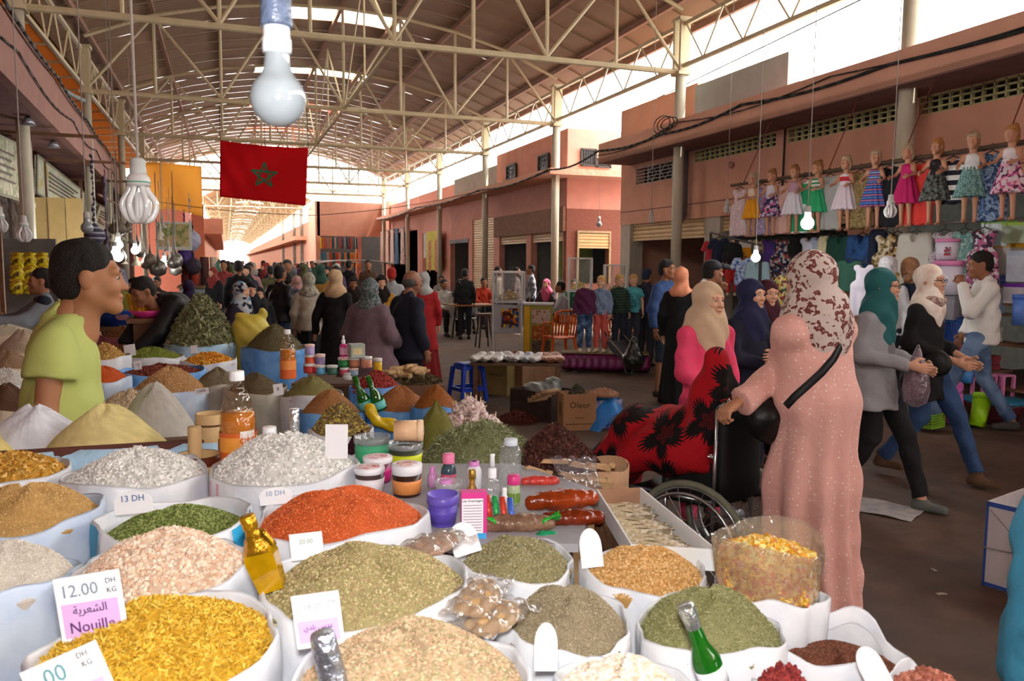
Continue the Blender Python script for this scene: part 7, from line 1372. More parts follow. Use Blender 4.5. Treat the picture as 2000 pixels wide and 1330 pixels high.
# turned so that two faces show
for s_,sz,z_,cc in(('Oleor',.085,.25,'3a2a20'),('100% HUILE',.02,.19,'b05a40'),('FRAGILE',.024,.125,'2a2020')):
 lt=obj('lettering',text_mesh(s_,sz),mat(cc,.7,0),t);lt.matrix_local=frame((L_/2,-.002,z_),(1,0,0),(0,0,1))
obj('printed_line',MB().b2((.02,-.002,.06),(L_-.02,-.0005,.068)),mat('5a4030',.8),t);obj('side_mark',MB().box((-.002,dp*.5,.2),(.002,.08,.14)),mat('6a6a2c',.8),t)
q=t.matrix_world if False else None
def local_at(t,x,y,z):return t.location+Matrix.Rotation(t.rotation_euler.z,3,'Z')@Vector((x,y,z))
p=local_at(t,L_/2,dp/2,.20);heap('dried_herb_heap','tangled grey-green dried herb rising out of the lettered carton','herbs',tuple(p),L_*.47,.22,'leaf',.03,('5a5644','6e6a56','484436'),900,p=1.6,flat=1.2,ry=dp*.46)
t,L_,dp,hh=carton('white and blue fruit carton under the blue plastic sheet',(1163,838),(1215,834),.28,mat('3c4c9c',.6,.2,12,col2='c4c8d4'))
p=local_at(t,L_/2,dp/2,.24);o=obj('blue_sheet',MB().sheet(lambda u,v:((u-.5)*.50,(v-.5)*.52,.14-.42*abs(u-.5)**1.5*2-.3*abs(v-.5)**1.6*2+.02*math.sin(13*u+5*v)*math.cos(9*v)),16,16,.003).mesh(True),mat('2f7cc8',.45,.1,6,bump=.3),None,(p.x,p.y,p.z-.02),t.rotation_euler.z);tag(o,'crumpled bright blue plastic sheet over the fruit carton','sheet')
heap('peanut_heap','small spread of pinkish peanuts on the blue sheet','peanuts',(p.x-.03,p.y-.05,p.z+.10),.15,.05,'ball',.009,('a8785c','b88a70','94684c'),350,p=1.6)
t,L_,dp,hh=carton('dark open carton holding grey plastic and roots',(996,812),(1076,826),.30,mat('3a2c26',.8,.2))
p=local_at(t,L_/2,dp/2,.26);o=obj('plastic_bundle',solid([E((0,0,.03),(.20,.15,.10)),E((.12,.02,.10),(.10,.09,.08),k=.04),E((-.13,0,.08),(.1,.09,.05),k=.04)],.018,fold=fold_s(.009,2)),mat('5c5e58',.4,.3,14,spec=.5),None,(p.x,p.y,p.z-.02));tag(o,'crumpled grey plastic bundle in the dark carton','bag')
heap('chilli_heap','dull red dried chillies spilling at the foot of the dark carton','chillies',tuple(at_z(1010,822,.005)),.22,.10,'leaf',.03,('5c241c','6c2c20','4c1c16'),500,p=1.3,base=0)
for k in range(4):
 p=at_d(1050+8*k,782-5*k,8.0);o=obj('root',MB().cyl((-.10,0,0),(.10,.02,.02),.028,.022,n=9).mesh(True),mat('a08060',.8,.15,12),None,tuple(p),-.3+.1*k);tag(o,'thick pale root lying across the dark carton','root','roots on the dark carton')
t,L_,dp,hh=carton('olive-tinted carton with dark lettering under the bundle table',(940,768),(990,773),.42,mat('8c7848',.85,.08))
lt=obj('lettering',text_mesh('CARTON',.05),mat('3a3420',.8,0),t);lt.matrix_local=frame((L_*.55,-.002,.25),(1,0,0),(0,0,1))
t2,L2,dp2,h2=carton('plain brown carton under the bundle table',(1020,770),(1088,752),.42,CB2)
pm=at_z(1010,700,.50);t=thing('low_table','low board table carrying plastic-wrapped bundles','table',(pm.x,pm.y,0),-YAW-.03);obj('tabletop',MB().box((0,0,.455),(1.08,.50,.03)),mat('5c4434',.8,.2),t)
for x in(-.48,.48):
 for y in(-.2,.2):obj('leg',MB().box((x,y,.22),(.05,.05,.44)),WOOD,t)
R_=random.Random(4)
for k in range(9):
 x=-.46+.115*k;cc=['b4aea6','aca69e','c0bab4','a8a4a4','b8b4b4','9c9ca4','b0aaa8','a46c54','ac7c68'][k];v=Matrix.Rotation(-YAW-.03,3,'Z')@Vector((x,R_.uniform(-.05,.05),.475))
 o=obj('wrapped_bundle',solid([E((0,0,.035),(.095,.24,.032)),C((0,-.19,.03),(.03,-.27,.06),.03,.010,k=.03),E((.02,.1,.06),(.06,.10,.03),k=.03),C((0,.2,.03),(-.03,.27,.07),.03,.01,k=.03)],.014,fold=fold_s(.009,3.5)),mat(cc,.35,.15,14,spec=.5,bump=.3),None,(t.location.x+v.x,t.location.y+v.y,v.z),-YAW+R_.uniform(-.3,.3));tag(o,'grey plastic-wrapped bundle on the low board table' if k<7 else 'reddish plastic-wrapped bundle at the right end of the low table','bundle','wrapped bundles on the low table' if k<7 else 'reddish bundles on the low table')
 # blue plastic stool
BLS=mat('1d3fae',.4,.05,name='blue_plastic');t=thing('plastic_stool','dark blue plastic stool standing alone on the aisle floor','stool',(2.66,9.0,0),.25)
obj('seat',solid([C((-.11,0,.44),(.11,0,.44),.022,sy=6.0),],.012),BLS,t);obj('seat_edge',MB().box((0,0,.405),(.26,.26,.05),taper=.95),BLS,t)
for a_ in(-1,1):
 for b_ in(-1,1):obj('leg',MB().add([(a_*.125+dx*.022+0,b_*.125+dy*.022,.41)for dx,dy in((-1,-1),(1,-1),(1,1),(-1,1))]+[(a_*.165+dx*.018,b_*.165+dy*.018,0)for dx,dy in((-1,-1),(1,-1),(1,1),(-1,1))],[(0,1,2,3),(7,6,5,4),(0,4,5,1),(1,5,6,2),(2,6,7,3),(3,7,4,0)]),BLS,t)
 obj('stretcher',MB().box((0,a_*.148,.15),(.28,.02,.045)),BLS,t);obj('stretcher',MB().box((a_*.148,0,.15),(.02,.28,.045)),BLS,t)
def plastic_chair(label,p,rz,m,arms=True):
 t=thing('plastic_chair',label,'chair',(p[0],p[1],0),rz);obj('seat',MB().sheet(lambda u,v:((u-.5)*.44,(v-.5)*.42,.43-.015*math.sin(PI*u)-.01*v),8,6,.02).mesh(True),m,t)
 b=MB();
 for k in range(7):x=-.16+.32*k/6;b.add([(x-.014,.19,.44),(x+.014,.19,.44),(x*1.05+.014,.27,.80),(x*1.05-.014,.27,.80),(x-.014,.205,.44),(x+.014,.205,.44),(x*1.05+.014,.285,.80),(x*1.05-.014,.285,.80)],[(0,1,2,3),(7,6,5,4),(0,4,5,1),(1,5,6,2),(2,6,7,3),(3,7,4,0)])
 obj('back_slats',b,m,t);obj('back_frame',MB().tube([(-.21,.19,.42),(-.22,.25,.70),(-.19,.28,.82),(-.1,.29,.86),(.1,.29,.86),(.19,.28,.82),(.22,.25,.70),(.21,.19,.42)],.018,8).mesh(True),m,t)
 for a_ in(-1,1):
  for b_ in(-1,1):obj('leg',MB().add([(a_*.19+dx*.022,b_*.18+dy*.016,.42)for dx,dy in((-1,-1),(1,-1),(1,1),(-1,1))]+[(a_*.235+dx*.016,b_*.235+dy*.012,0)for dx,dy in((-1,-1),(1,-1),(1,1),(-1,1))],[(0,1,2,3),(7,6,5,4),(0,4,5,1),(1,5,6,2),(2,6,7,3),(3,7,4,0)]),m,t)
  if arms:obj('armrest',MB().tube([(a_*.22,.25,.66),(a_*.25,.05,.65),(a_*.24,-.18,.62),(a_*.21,-.2,.43)],.017,8).mesh(True),m,t)
 return t
ORG=mat('d85a10',.4,.05,name='orange_plastic');p=at_z(1092,705,0);plastic_chair('orange plastic chair beside the headless mannequin',p,face_dir(200),ORG);p=at_z(1215,690,0);plastic_chair('orange plastic chair behind the boy mannequins',p,face_dir(150),ORG)
p=at_z(905,658,0);plastic_chair('white plastic garden chair behind the seated men',p,face_dir(160),mat('b8b0a4',.5,.05));p=at_z(862,655,0);plastic_chair('white plastic chair under the man in the white shirt',p,face_dir(20),mat('b4aca4',.5,.05))
# glazed kiosk cabinet with food
def cabinet(label,px,py,D,wpx,hgl,hbase,contents,pan=True,rz=0,basem='9c9ca0'):
 p=at_d(px,py,D);q=D/F;w_=wpx*q;t=thing('display_cabinet',label,'cabinet',(p.x,p.y,0),face_dir(rz));d_=w_*.7;zb=hbase;zt=hbase+hgl;AL=mat('c4c4c0',.35,.03,metal=.3)
 b=MB()
 for x in(-w_/2,w_/2):
  for y in(-d_/2,d_/2):b.box((x,y,zt/2),(.03,.03,zt))
 for z in(zb,zt):
  for y in(-d_/2,d_/2):b.box((0,y,z),(w_,.03,.03))
  for x in(-w_/2,w_/2):b.box((x,0,z),(.03,d_,.03))
 b.box((-w_*.18,-d_/2,(zb+zt)/2),(.025,.03,hgl));obj('frame',b,AL,t)
 obj('glass',MB().box((0,-d_/2,(zb+zt)/2),(w_,.006,hgl)).box((-w_/2,0,(zb+zt)/2),(.006,d_,hgl)).box((w_/2,0,(zb+zt)/2),(.006,d_,hgl)),film('dce4e4',.05,.85),t)
 obj('roof',MB().box((0,0,zt+.01),(w_*1.02,d_*1.02,.02)),AL,t);obj('shelf',MB().box((0,0,zb+.03),(w_*.95,d_*.95,.02)),AL,t)
 if pan:obj('front_panel',MB().box((0,-d_/2+.01,zb-.30),(w_*.95,.01,.5)),mat(basem,.6,.06),t);obj('food_picture',MB().box((w_*.1,-d_/2-.002,zb-.28),(w_*.6,.006,.34)),pmat('cells',('b85a18','3c1c14','c8a030','8c3018','a8a098','284070'),16),t)
 if contents:V,Fc,T=heap_np(w_*.36,.14,'ball',.035,contents,60,p=1.5,ry=d_*.36);o=obj('food',mesh_np(V,Fc,False,T),vmat(.3),t,(0,0,zb+.05));o['kind']='stuff'
 return t
cabinet('glass food cabinet with golden pastries and a picture panel',993,690,14.3,56,.52,.95,('b8802c','d8a848','a06418'),rz=-8)
p=at_d(1050,690,14.1);t=thing('counter','counter with yellow panels and food pictures beside the glass cabinet','counter',(p.x,p.y,0),face_dir(-5));obj('body',MB().box((0,.15,.45),(.5,.4,.9)),mat('8c8a3c',.6,.1),t);obj('top',MB().box((0,.15,.92),(.54,.44,.03)),mat('b0b0b0',.3,.05,metal=.5),t)
for z,c_ in((.70,('a89c94','c0a898','8c4c30')),(.42,('a85c28','8c3c18','c88c50')),(.16,('3c342c','6c5c4c','2c2824'))):obj('food_picture',MB().box((.06,-.055,z),(.32,.01,.25)),pmat('mix',c_,24),t)
obj('side_panel',MB().box((-.19,-.056,.45),(.10,.01,.85)),mat('c89c18',.5,.05),t)
cabinet('empty glazed cabinet in front of the brick corner',1132,590,18.5,44,.75,1.0,('c8a030','d8b84c'),pan=False);cabinet('small glazed cabinet at the right of the brick corner',1200,590,18.0,40,.65,.95,('c8a030',),pan=False)
p=at_d(960,632,17.5);t=thing('cafe_table','wooden cafe table between the seated people','table',(p.x-.5,p.y,0));obj('tabletop',MB().box((0,0,.73),(1.0,.7,.03)),mat('8a5a30',.5,.1),t);obj('leg',MB().cyl((-.4,0,0),(-.3,0,.72),.02).cyl((.4,0,0),(.3,0,.72),.02),IRON,t)
p=at_d(945,668,15.5);t=thing('bar_stool','dark wooden stool beside the food cabinet','stool',(p.x,p.y,0));obj('seat',MB().cyl((0,0,.62),(0,0,.66),.17,n=16),mat('5a3420',.5,.1),t)
for k in range(4):a=PI/4+k*PI/2;obj('leg',MB().cyl((.11*math.cos(a),.11*math.sin(a),.62),(.19*math.cos(a),.19*math.sin(a),0),.015),IRON,t)
t=thing('fire_extinguisher','red fire extinguisher on the cafe wall','extinguisher',tuple(at_x(1050,500,11.12)));obj('cylinder',MB().lathe([(.08,0),(.085,.03),(.085,.42),(.05,.5),(.03,.52)],n=16).mesh(True),mat('b02020',.3,.05),t);obj('hose',MB().tube([(0,0,.53),(-.05,.16,.50),(-.05,.18,.2)],.012),BLACK,t);obj('valve',MB().box((0,0,.55),(.05,.06,.06)),BLACK,t);t.location.z=1.75
for px,py,lb,cc in((1068,490,'white notice on the cafe wall beside the extinguisher','c4c4c0'),):o=obj('notice',MB().box((0,0,0),(.01,.25,.36)),mat(cc,.7),None,tuple(at_x(px,py,11.19)));tag(o,lb,'notice')
o=obj('notice',MB().box((0,0,0),(.01,.25,.36)),mat('c8a8ac',.7),None,tuple(at_x(996,500,11.19)));tag(o,'pinkish notice on the cafe wall in the left opening','notice')
# yellow food poster, hung cloths, scarves
p0=at_x(846,490,8.35);t=thing('food_poster','tall yellow poster with round dish pictures beside the cafe','poster',tuple(p0));t.location.z=0
obj('sheet',MB().box((0,0,2.15),(.02,2.4,1.65)),pmat('mix',('a8a018','b8a83c','8c9424'),3),t);obj('leg',MB().box((0,-1.1,.65),(.03,.03,1.3)).box((0,1.1,.65),(.03,.03,1.3)),IRON,t)
for k in range(6):obj('dish_picture',MB().lathe([(.26,-.005),(.26,.005),(0,.006)],n=16,R=Matrix.Rotation(-PI/2,3,'Y')).mesh(),pmat('mix',('8c4c28','b87c50','5c2c18'),9),t,(-.015,-.6+1.15*(k%2),2.35-.42*(k//2)))
SCC=['c89c20','a8401c','8c8480','3c5c54','c8641c','b85c28','2c7080','1c3c50','a8303c','2c4c60','b84438','1c4c5c','7c1c2c','3c3c48','a89080','8c7c74']
for r_,(zz,n_,sc_)in enumerate(((3.0,16,.62),(2.15,13,.75))):
 for k in range(n_):
  u=(k+.5)/n_;c_=SCC[(k*5+r_*7)%16]if r_==0 else['1f5c70','2c6478','8c7c74','a02c18','1c3c38','a83018','b86040','1c5468','c87834','1c3c44','d08418','d08c1c','c8701c'][k]
  hanging('hanging_scarf','bright scarf hanging in the %s row under the far pink block'%('upper','lower')[r_],'scarf',(4.95+2.1*u,45.8-.25*r_,zz),'cloth',M_(c_),0,sc_,'scarves in the %s row under the far block'%('upper','lower')[r_],hook=False).scale=(.30+.1*r_,1,sc_)
for k,(y,c_,lb)in enumerate(((44.5,'a8887c','dusty pink curtain cloth, leftmost of the hung cloths'),(43,'b49488','pale pink curtain cloth beside the leftmost one'),(41.6,'a89890','greyish curtain cloth in the middle of the hung cloths'),(40.4,'2c4c68','dark blue cloth among the pale curtain cloths'),(39.0,'9c8880','patterned grey-pink cloth nearest the column'))):
 hanging('hanging_cloth',lb,'cloth',(8.2,y,3.3),'cloth',M_(c_)if k!=4 else pmat('mix',('9c8880','b4a098','7c6c68'),8),-PI/2,1.0,'curtain cloths by the shops',hook=False).scale=(2.6,2,1.75)
 # cables slung along the cornices
def cable(label,pts,r,n=10,sag=.05,name='cable'):
 b=MB();P=[]
 for i in range(len(pts)-1):
  for k in range(n):u=k/n;p=Vector(pts[i]).lerp(Vector(pts[i+1]),u);p.z-=sag*math.sin(PI*u);P.append(p)
 P.append(Vector(pts[-1]));b.tube(P,r,6);o=obj(name,b.mesh(True),BLACK,None);return tag(o,label,'cable')
cable('thick black cable bundle along the right cornice',[(7.77,4,4.12),(7.77,8,4.1),(7.77,11,4.16),(7.77,13.5,4.06),(7.77,16.2,4.1)],.022,sag=.07);cable('thinner black cable above the bundle on the right cornice',[(7.76,4,4.2),(7.76,9,4.17),(7.76,13,4.2),(7.76,16.2,4.0)],.010,sag=.12)
cable('slack black cable bridging the alley to the middle building',[(7.77,16.2,4.1),(7.77,19.1,4.0),(7.77,25,3.98),(7.77,34,4.0),(7.77,44,3.95)],.022,sag=.12);cable('long thin wire strung across the hall below the flag',[(-2.9,24,3.4),(2.5,24.5,3.0),(7.8,25,3.95)],.010,sag=.12);cable('single wire crossing the bright gap above the right building',[(9.1,3.5,5.95),(9.1,16,5.3)],.012,sag=.0)
for k in range(3):b=MB().tube([Vector((7.76-.02*k,13.2+.30*math.cos(a)+.1*k,4.22+.10*math.sin(a)*(1+.3*k)))for a in np.linspace(0,2*PI,18)],.010,5);o=obj('cable_coil',b.mesh(True),BLACK,None);tag(o,'tangled coil of black cable on the right cornice above the grille window','cable','coils of cable on the cornice')
b=MB().tube([(8.58,10.95,3.84),(8.57,10.95,2.7)],.016);o=obj('cable',b,BLACK,None);tag(o,'black cable running straight down the pink wall between two vents','cable')
t=thing('wall_fitting','small round fitting on the pink wall above a hanging bulb','fitting',tuple(at_x(1429,322,8.56)));obj('disc',MB().lathe([(.06,0),(.06,.03),(.03,.05)],n=12,R=Matrix.Rotation(-PI/2,3,'Y')).mesh(),mat('9a6a58',.6),t)
# cartons at the right edge and litter
p=at_z(1917,1142,0);t=thing('cardboard_box','white carton with blue edges and red marks standing on the floor at the right','box',tuple(p),-YAW-.95);W_,D_,H_=.62,.45,.44;w_=.008
WC=mat('b9b4b4',.8,.05);BE=mat('2c4c94',.6,.1)
for nm,c,s_ in(('front',(W_/2,w_/2,H_/2),(W_,w_,H_)),('back',(W_/2,D_,H_/2),(W_,w_,H_)),('side',(w_/2,D_/2,H_/2),(w_,D_,H_)),('side',(W_,D_/2,H_/2),(w_,D_,H_)),('bottom',(W_/2,D_/2,w_/2),(W_,D_,w_))):obj(nm,MB().box(c,s_),WC,t)
obj('edge_print',MB().box((W_/2,-.001,H_-.012),(W_,.002,.024)).box((W_/2,-.001,.012),(W_,.002,.02)).box((.006,-.001,H_/2),(.012,.002,H_)),BE,t);obj('rim_print',MB().box((W_/2,D_-.02,H_-.03),(W_,.004,.05)),mat('b03c40',.6),t);obj('red_mark',MB().box((.17,-.0015,.07),(.03,.002,.06)).box((.27,-.0015,.06),(.045,.002,.07)).box((.24,-.0015,.125),(.05,.002,.01)),mat('b02c34',.6),t)
obj('string',MB().tube([(.0,-.004,.20),(.3,-.004,.22),(.62,-.004,.18)],.003).tube([(.02,-.004,.40),(.16,-.004,.27),(.34,-.004,.25)],.003),mat('8a8480',.7),t)
p=at_z(1728,995,.002);o=obj('paper_sheet',MB().sheet(lambda u,v:((u-.5)*.34,(v-.5)*.42,.004+.01*math.sin(5*u+4*v)**2),8,8,.002).mesh(),pmat('mix',('b4b0ac','a8a4a0','98949c'),12),None,tuple(p),.5);tag(o,'creased white paper sheet on the floor behind the pink robe','paper')
for k in range(26):
 p=at_z(R_.uniform(880,1950),R_.uniform(740,1180),.002)
 if(p.x<1.6 and p.y<8.5):continue
 s_=R_.uniform(.01,.03);o=obj('litter_scrap',MB().sheet(lambda u,v:((u-.5)*s_*2,(v-.5)*s_,.001+.004*math.sin(6*u+3*v)**2),3,3,.001).mesh(),mat('a89c8c',.8),None,(p.x,p.y,.001),R_.uniform(0,3));tag(o,'tiny pale scrap of litter on the dark aisle floor','litter','litter scraps on the floor')
 # black bag, baby stroller by the blue jacket
p=at_d(1238,680,9.6);o=obj('carrier_bag',solid([C((0,0,.10),(0,0,-.12),.04,.13),E((0,0,-.16),(.13,.10,.11),k=.04)],.016,fold=fold_s(.008,1.6)),mat('1c1c1a',.3,.2,14,spec=.5,bump=.3),None,tuple(p));tag(o,'black plastic carrier bag held by the man in the blue jacket','bag')
p=at_z(1222,728,0);t=thing('stroller','low pushchair with chrome struts beside the purple podium','stroller',(p.x,p.y,0),.4)
for x in(-.2,.2):
 for y in(-.22,.22):obj('wheel',ring(MB(),.07,.018,x,16,6).mesh(True),mat('2a2a2c',.6),t,(0,y,.088))
 obj('strut',MB().tube([(x,-.22,.09),(x,-.10,.30),(x,.22,.55)],.011),CH,t)
obj('seat',MB().sheet(lambda u,v:((u-.5)*.4,-.15+.35*v,.25+.22*v*v),4,6,.03),mat('3a3c40',.8,.1),t);obj('handle',MB().tube([(-.2,.22,.55),(-.2,.34,.78),(.2,.34,.78),(.2,.22,.55)],.012),BLACK,t)
Yf=19.2;f0,f1,f2,f3=[at_y(*q,Yf)for q in((430,273),(602,288),(597,402),(429,384))]
def flagp(u,v,off=0):
 p=f0.lerp(f1,u).lerp(f3.lerp(f2,u),v);return(p.x,p.y+off+.05*math.sin(7*(u+.9*v)+1)*(1-.5*u)+.02*math.sin(26*(u-.35*v))*(1-u)**2,p.z-.05*math.sin(PI*u)*(1-v))
RED=lucent('b8181c','red_flag_cloth',.35);o=thing('flag','red flag with a green five-pointed star hanging below the roof trusses','flag',(0,0,0));obj('cloth',MB().sheet(flagp,40,24,.004).mesh(True),RED,o)
st=[(.50+.155*math.sin(2*PI*k/5),.53-.235*math.cos(2*PI*k/5))for k in range(5)];b=MB()
for k in range(5):
 a,c=Vector((*st[k],0)),Vector((*st[(k+2)%5],0));d=(c-a).normalized();n_=Vector((-d.y*.012,d.x*.020,0))
 for s_ in(.008,-.012):b.sheet(lambda u,v:flagp(*(a.lerp(c,u)+n_*(2*v-1)).xy,off=-s_ if s_>0 else .008),8,1)
obj('star',b,mat('1c4a2c',.8),o)
obj('cord',MB().cyl(f0,(f0.x,19.4,5.2),.008).cyl(f1,(f1.x,19.4,5.2),.008).cyl(f0.lerp(f1,.5)+Vector((0,0,-.05)),(f0.lerp(f1,.5).x,19.4,5.2),.006),BLACK,o)
tp=obj('orange_tarp',MB().sheet(lambda u,v:(-2.75+2.0*u,31.6+.25*math.sin(5*u+3*v),3.35+1.75*v+.15*math.sin(4*u)*(1-v)),20,12,.01).mesh(True),lucent('efc878','orange_tarpaulin',.75),None);tag(tp,'glowing orange-yellow tarpaulin hung at the end of the left building','tarpaulin')
def signboard(label,q,x,cols,th=.04):
 P=[at_x(px,py,x)for px,py in q];b=MB();b.add([v for v in P]+[v+Vector((-th,0,0))for v in P],[(0,1,2,3),(7,6,5,4),(0,4,5,1),(1,5,6,2),(2,6,7,3),(3,7,4,0)])
 t=thing('shop_sign',label,'sign',tuple(P[3]));b.v=[tuple(Vector(v)-P[3])for v in b.v];obj('board',b,pmat('mix',cols,3.2,.6),t);c=MB()
 c.tube([P[i%4]-P[3]+Vector((.01,0,0))for i in range(5)],.02,4);obj('frame',c,mat('8a8470',.6),t);b2=MB()
 for k in range(5):
  u0,u1,v_=.2,.8-.1*(k%2),.25+.12*k;a_=P[0].lerp(P[1],u0).lerp(P[3].lerp(P[2],u0),v_)-P[3];c_=P[0].lerp(P[1],u1).lerp(P[3].lerp(P[2],u1),v_)-P[3];b2.cyl(a_+Vector((.012,0,0)),c_+Vector((.012,0,0)),.018,n=4)
 obj('print_lines',b2,mat('6a5c54',.7),t);return t
signboard('grey-green shop sign with faded print at the left edge',[(-30,250),(35,282),(42,392),(-30,370)],-3.15,('8c8c70','a49c88','6c7450','b0a898'));signboard('long faded green and pink shop sign under the left cornice',[(72,302),(165,376),(165,422),(72,378)],-3.2,('8c947c','b4a094','7c9478','a8a488','9c8c50'))
signboard('pale shop sign beyond the long green one',[(170,382),(196,402),(196,440),(170,420)],-3.3,('9c9884','8c8c78','a8a094'));signboard('tilted cream shop sign with a picture',[(194,400),(215,410),(205,455),(182,440)],-3.2,('a09880','8c8468','b0a48c'));signboard('small greenish sign farther along the left shops',[(222,428),(242,440),(238,474),(222,466)],-3.4,('7c8478','98988c','6c746c'))
for px,y_,r in((60,15.5,.10),(218,22,.08)):
 p=at_y(px,500,y_);t=thing('round_pipe','pale vertical pipe against the left shops, %s'%{60:'nearest, beside the cream door panels',218:'second along',243:'third along'}[px],'pipe',(p.x,p.y,0));obj('pipe',MB().cyl((0,0,0),(0,0,3.6),r,n=14).mesh(True),PIPE,t);obj('joint',MB().cyl((0,0,2.5),(0,0,2.58),r*1.12,n=14),PIPE,t)
t=thing('door_panels','cream ribbed folding door panels left of the stallholder','door',tuple(at_y(98,500,16.6)));t.location.z=0
for k in range(4):obj('panel',MB().box((-.42+.28*k,.02*(k%2),1.45),(.27,.03,2.6)).box((-.42+.28*k-.12,-.02,1.45),(.02,.03,2.6)),mat('b89c64',.6,.05),t)
YP=pmat('mix',('c8b81c','8a5c1c','d8c82c','4c2c18'),9,.3)
for k in range(9):
 p=at_d(34+(k%3)*24,508+(k//3)*26,7.4+.05*(k%3));o=obj('snack_packet',solid([E((0,0,0),(.065,.03,.07)),C((-.05,0,.06),(.05,0,.06),.010,k=.02),C((-.05,0,-.06),(.05,0,-.06),.010,k=.02)],.012,fold=fold_s(.003,3)),YP,None,tuple(p),-YAW+.1*k);tag(o,'yellow and brown foil packet in the rack behind the hooded man','packet','yellow packets on the rack')
p=at_d(50,560,7.6);t=thing('packet_rack','grey wire rack behind the yellow packets','rack',(p.x,p.y,0),-YAW);obj('back',MB().box((0,.1,1.45),(.5,.02,.75)),mat('6a6c68',.6),t);obj('post',MB().cyl((0,.1,0),(0,.1,1.1),.03),IRON,t);obj('foot',MB().box((0,.1,.02),(.4,.4,.04)),IRON,t)
# dark shop stock: hanging lamps and pots, cloth bags
rg=random.Random(11);PM=[mat('5c5650',.35,.2,12,metal=.6),mat('8a8478',.4,.2,12),mat('4a3c30',.5,.2,10),mat('a89c88',.5,.1)]
pot=MB().lathe([(.02,-.12),(.10,-.08),(.12,0),(.09,.08),(.03,.12),(.02,.2),(.006,.3),(.006,1.3)],n=12).mesh(True);lamp=MB().lathe([(.11,-.06),(.10,-.05),(.04,.04),(.02,.10),(.03,.13),(.006,.30),(.006,1.3)],n=12).mesh(True)
for k in range(34):
 px=rg.uniform(205,345);py=rg.uniform(420,530);y_=rg.uniform(15,21);p=at_d(px,py,y_)
 o=obj('hanging_lamp' if k%2 else 'metal_pot',lamp if k%2 else pot,PM[k%4],None,tuple(p));s_=rg.uniform(.8,1.5);o.scale=(s_,)*3;tag(o,('pierced metal lamp shade' if k%2 else 'dull metal pot')+' hanging among the stock of the left shops','lamp' if k%2 else 'pot','lamp shades hung in the left shops' if k%2 else 'pots hung in the left shops')
t=thing('timber_rack','dark timber rack from which lamps and pots hang','frame',(-3.2,14,0))
for y_ in(0,3.5,7.5):obj('beam',MB().box((.6,y_,3.52),(1.6,.05,.05)),WOOD,t);obj('post',MB().box((0,y_,1.76),(.06,.06,3.52)),WOOD,t)
for z in(2.4,2.9):obj('rail',MB().box((.9,5.5,z),(.04,4.0,.04)),WOOD,t)
obj('back_panel',MB().box((-.2,6,1.4),(.04,11,2.8)),pmat('mix',('2a221e','4c3c34','1c1614','5c5048','3a2c28'),2.2),t)
p=at_y(340,461,22.5);t=thing('picture_sign','framed green landscape picture hanging over the far left stalls','picture',tuple(p));obj('frame',MB().box((0,0,0),(.86,.05,.72)),mat('9c9890',.6),t);obj('picture',MB().box((0,-.03,.02),(.72,.01,.58)),pmat('mix',('7c8440','4c5c2c','98885c','a06c50'),3),t)
for px,y_ in((388,33),):p=at_y(px,500,y_);struct('wall_left_pier',MB().b2((p.x-.22,y_,0),(p.x+.22,y_+.4,3.8)),mat('b8664a',.85,.05))
for k,(px,py,c_,lb)in enumerate(((185,460,pmat('stripes',('4c4c60','a0a0a8','3c3c50'),14,ax='Z'),'plaid cloth bag hanging behind the stallholder\'s head'),(372,470,mat('8c8ca0',.7,.2,9),'grey-blue bundle hanging beside the picture'),(362,500,mat('3c2460',.7,.1),'purple cloth bundle under the picture'),(378,520,mat('2c2430',.7,.2,9),'dark bundle low beside the orange pier'),(212,552,mat('6c6478',.8,.3,30),'dark netted bag of goods beside the stallholder\'s chin'))):
 D=(11,21,21,21,8.5)[k];p=at_d(px,py,D);r=(.13,.26,.22,.2,.19)[k];o=obj('cloth_bag',solid([E((0,0,0),(r,r*.8,r*1.1)),C((0,0,r),(0,0,r*1.8),r*.2,r*.1,k=.05),C((0,0,r*1.5),(0,0,r*1.5+.9),.022)],.03,fold=fold_s(.01,1.2)),c_,None,tuple(p));tag(o,lb,'bag')
for px,py,D,lb in((225,497,13,'lowest glowing bulb right of the stallholder'),(231,478,13.6,'upper glowing bulb of the bright pair by the pipe'),(231,502,13.8,'lower glowing bulb of the bright pair by the pipe'),(264,489,16,'single glowing bulb among the hanging pots'),(321,511,18,'warm glowing bulb left of the orange pier'),(319,521,18.5,'cool glowing bulb just below the warm one')):bulb(lb,at_d(px,py,D),.075,.8,lit=30)
bulb('unlit spiral bulb at the left over the yellow packets',at_d(47,458,4.5),.035,1.4,kind='cfl');bulb('unlit spiral bulb cut by the left edge',at_d(0,440,4.6),.035,1.4,kind='cfl');bulb('unlit round bulb above the stallholder\'s head',at_d(170,445,5.2),.038,1.8)
for px,py,lb in((55,236,'nearer spotlight under the left cornice'),(104,281,'farther spotlight under the left cornice')):
 p=at_z(px,py,3.56);t=thing('spotlight',lb,'lamp',tuple(p));obj('shade',MB().lathe([(.10,-.06),(.05,.02),(.03,.06)],n=14).mesh(True),mat('8c8c94',.3,metal=.5),t);obj('lens',MB().lathe([(.085,-.058),(.08,-.052)],n=14),mat('e8ecff',.3,0,emit=6),t)
t=thing('steel_bracket','grey steel pole bracket jutting from the left cornice to a column','bracket',(-2.74,19.3,4.98));obj('arm',MB().tube([(0,0,0),(-.9,-5.0,-.1)],.045,8),mat('8c9494',.5),t)
cable('black cable bundle along the top of the left cornice',[(XL(y)+.05,y,4.38)for y in(6,10,14,18,22,26,30)],.025,sag=.05);cable('second cable drooping on the face of the left cornice',[(XL(y)+.02,y,4.05)for y in(6,11,16,20,24,28)],.012,sag=.14);cable('long cable down the cornice corner above the far left stalls',[(-2.9,24,4.2),(-2.8,24.2,3.5),(-2.4,27,3.3),(-2.8,30.9,3.3)],.012)
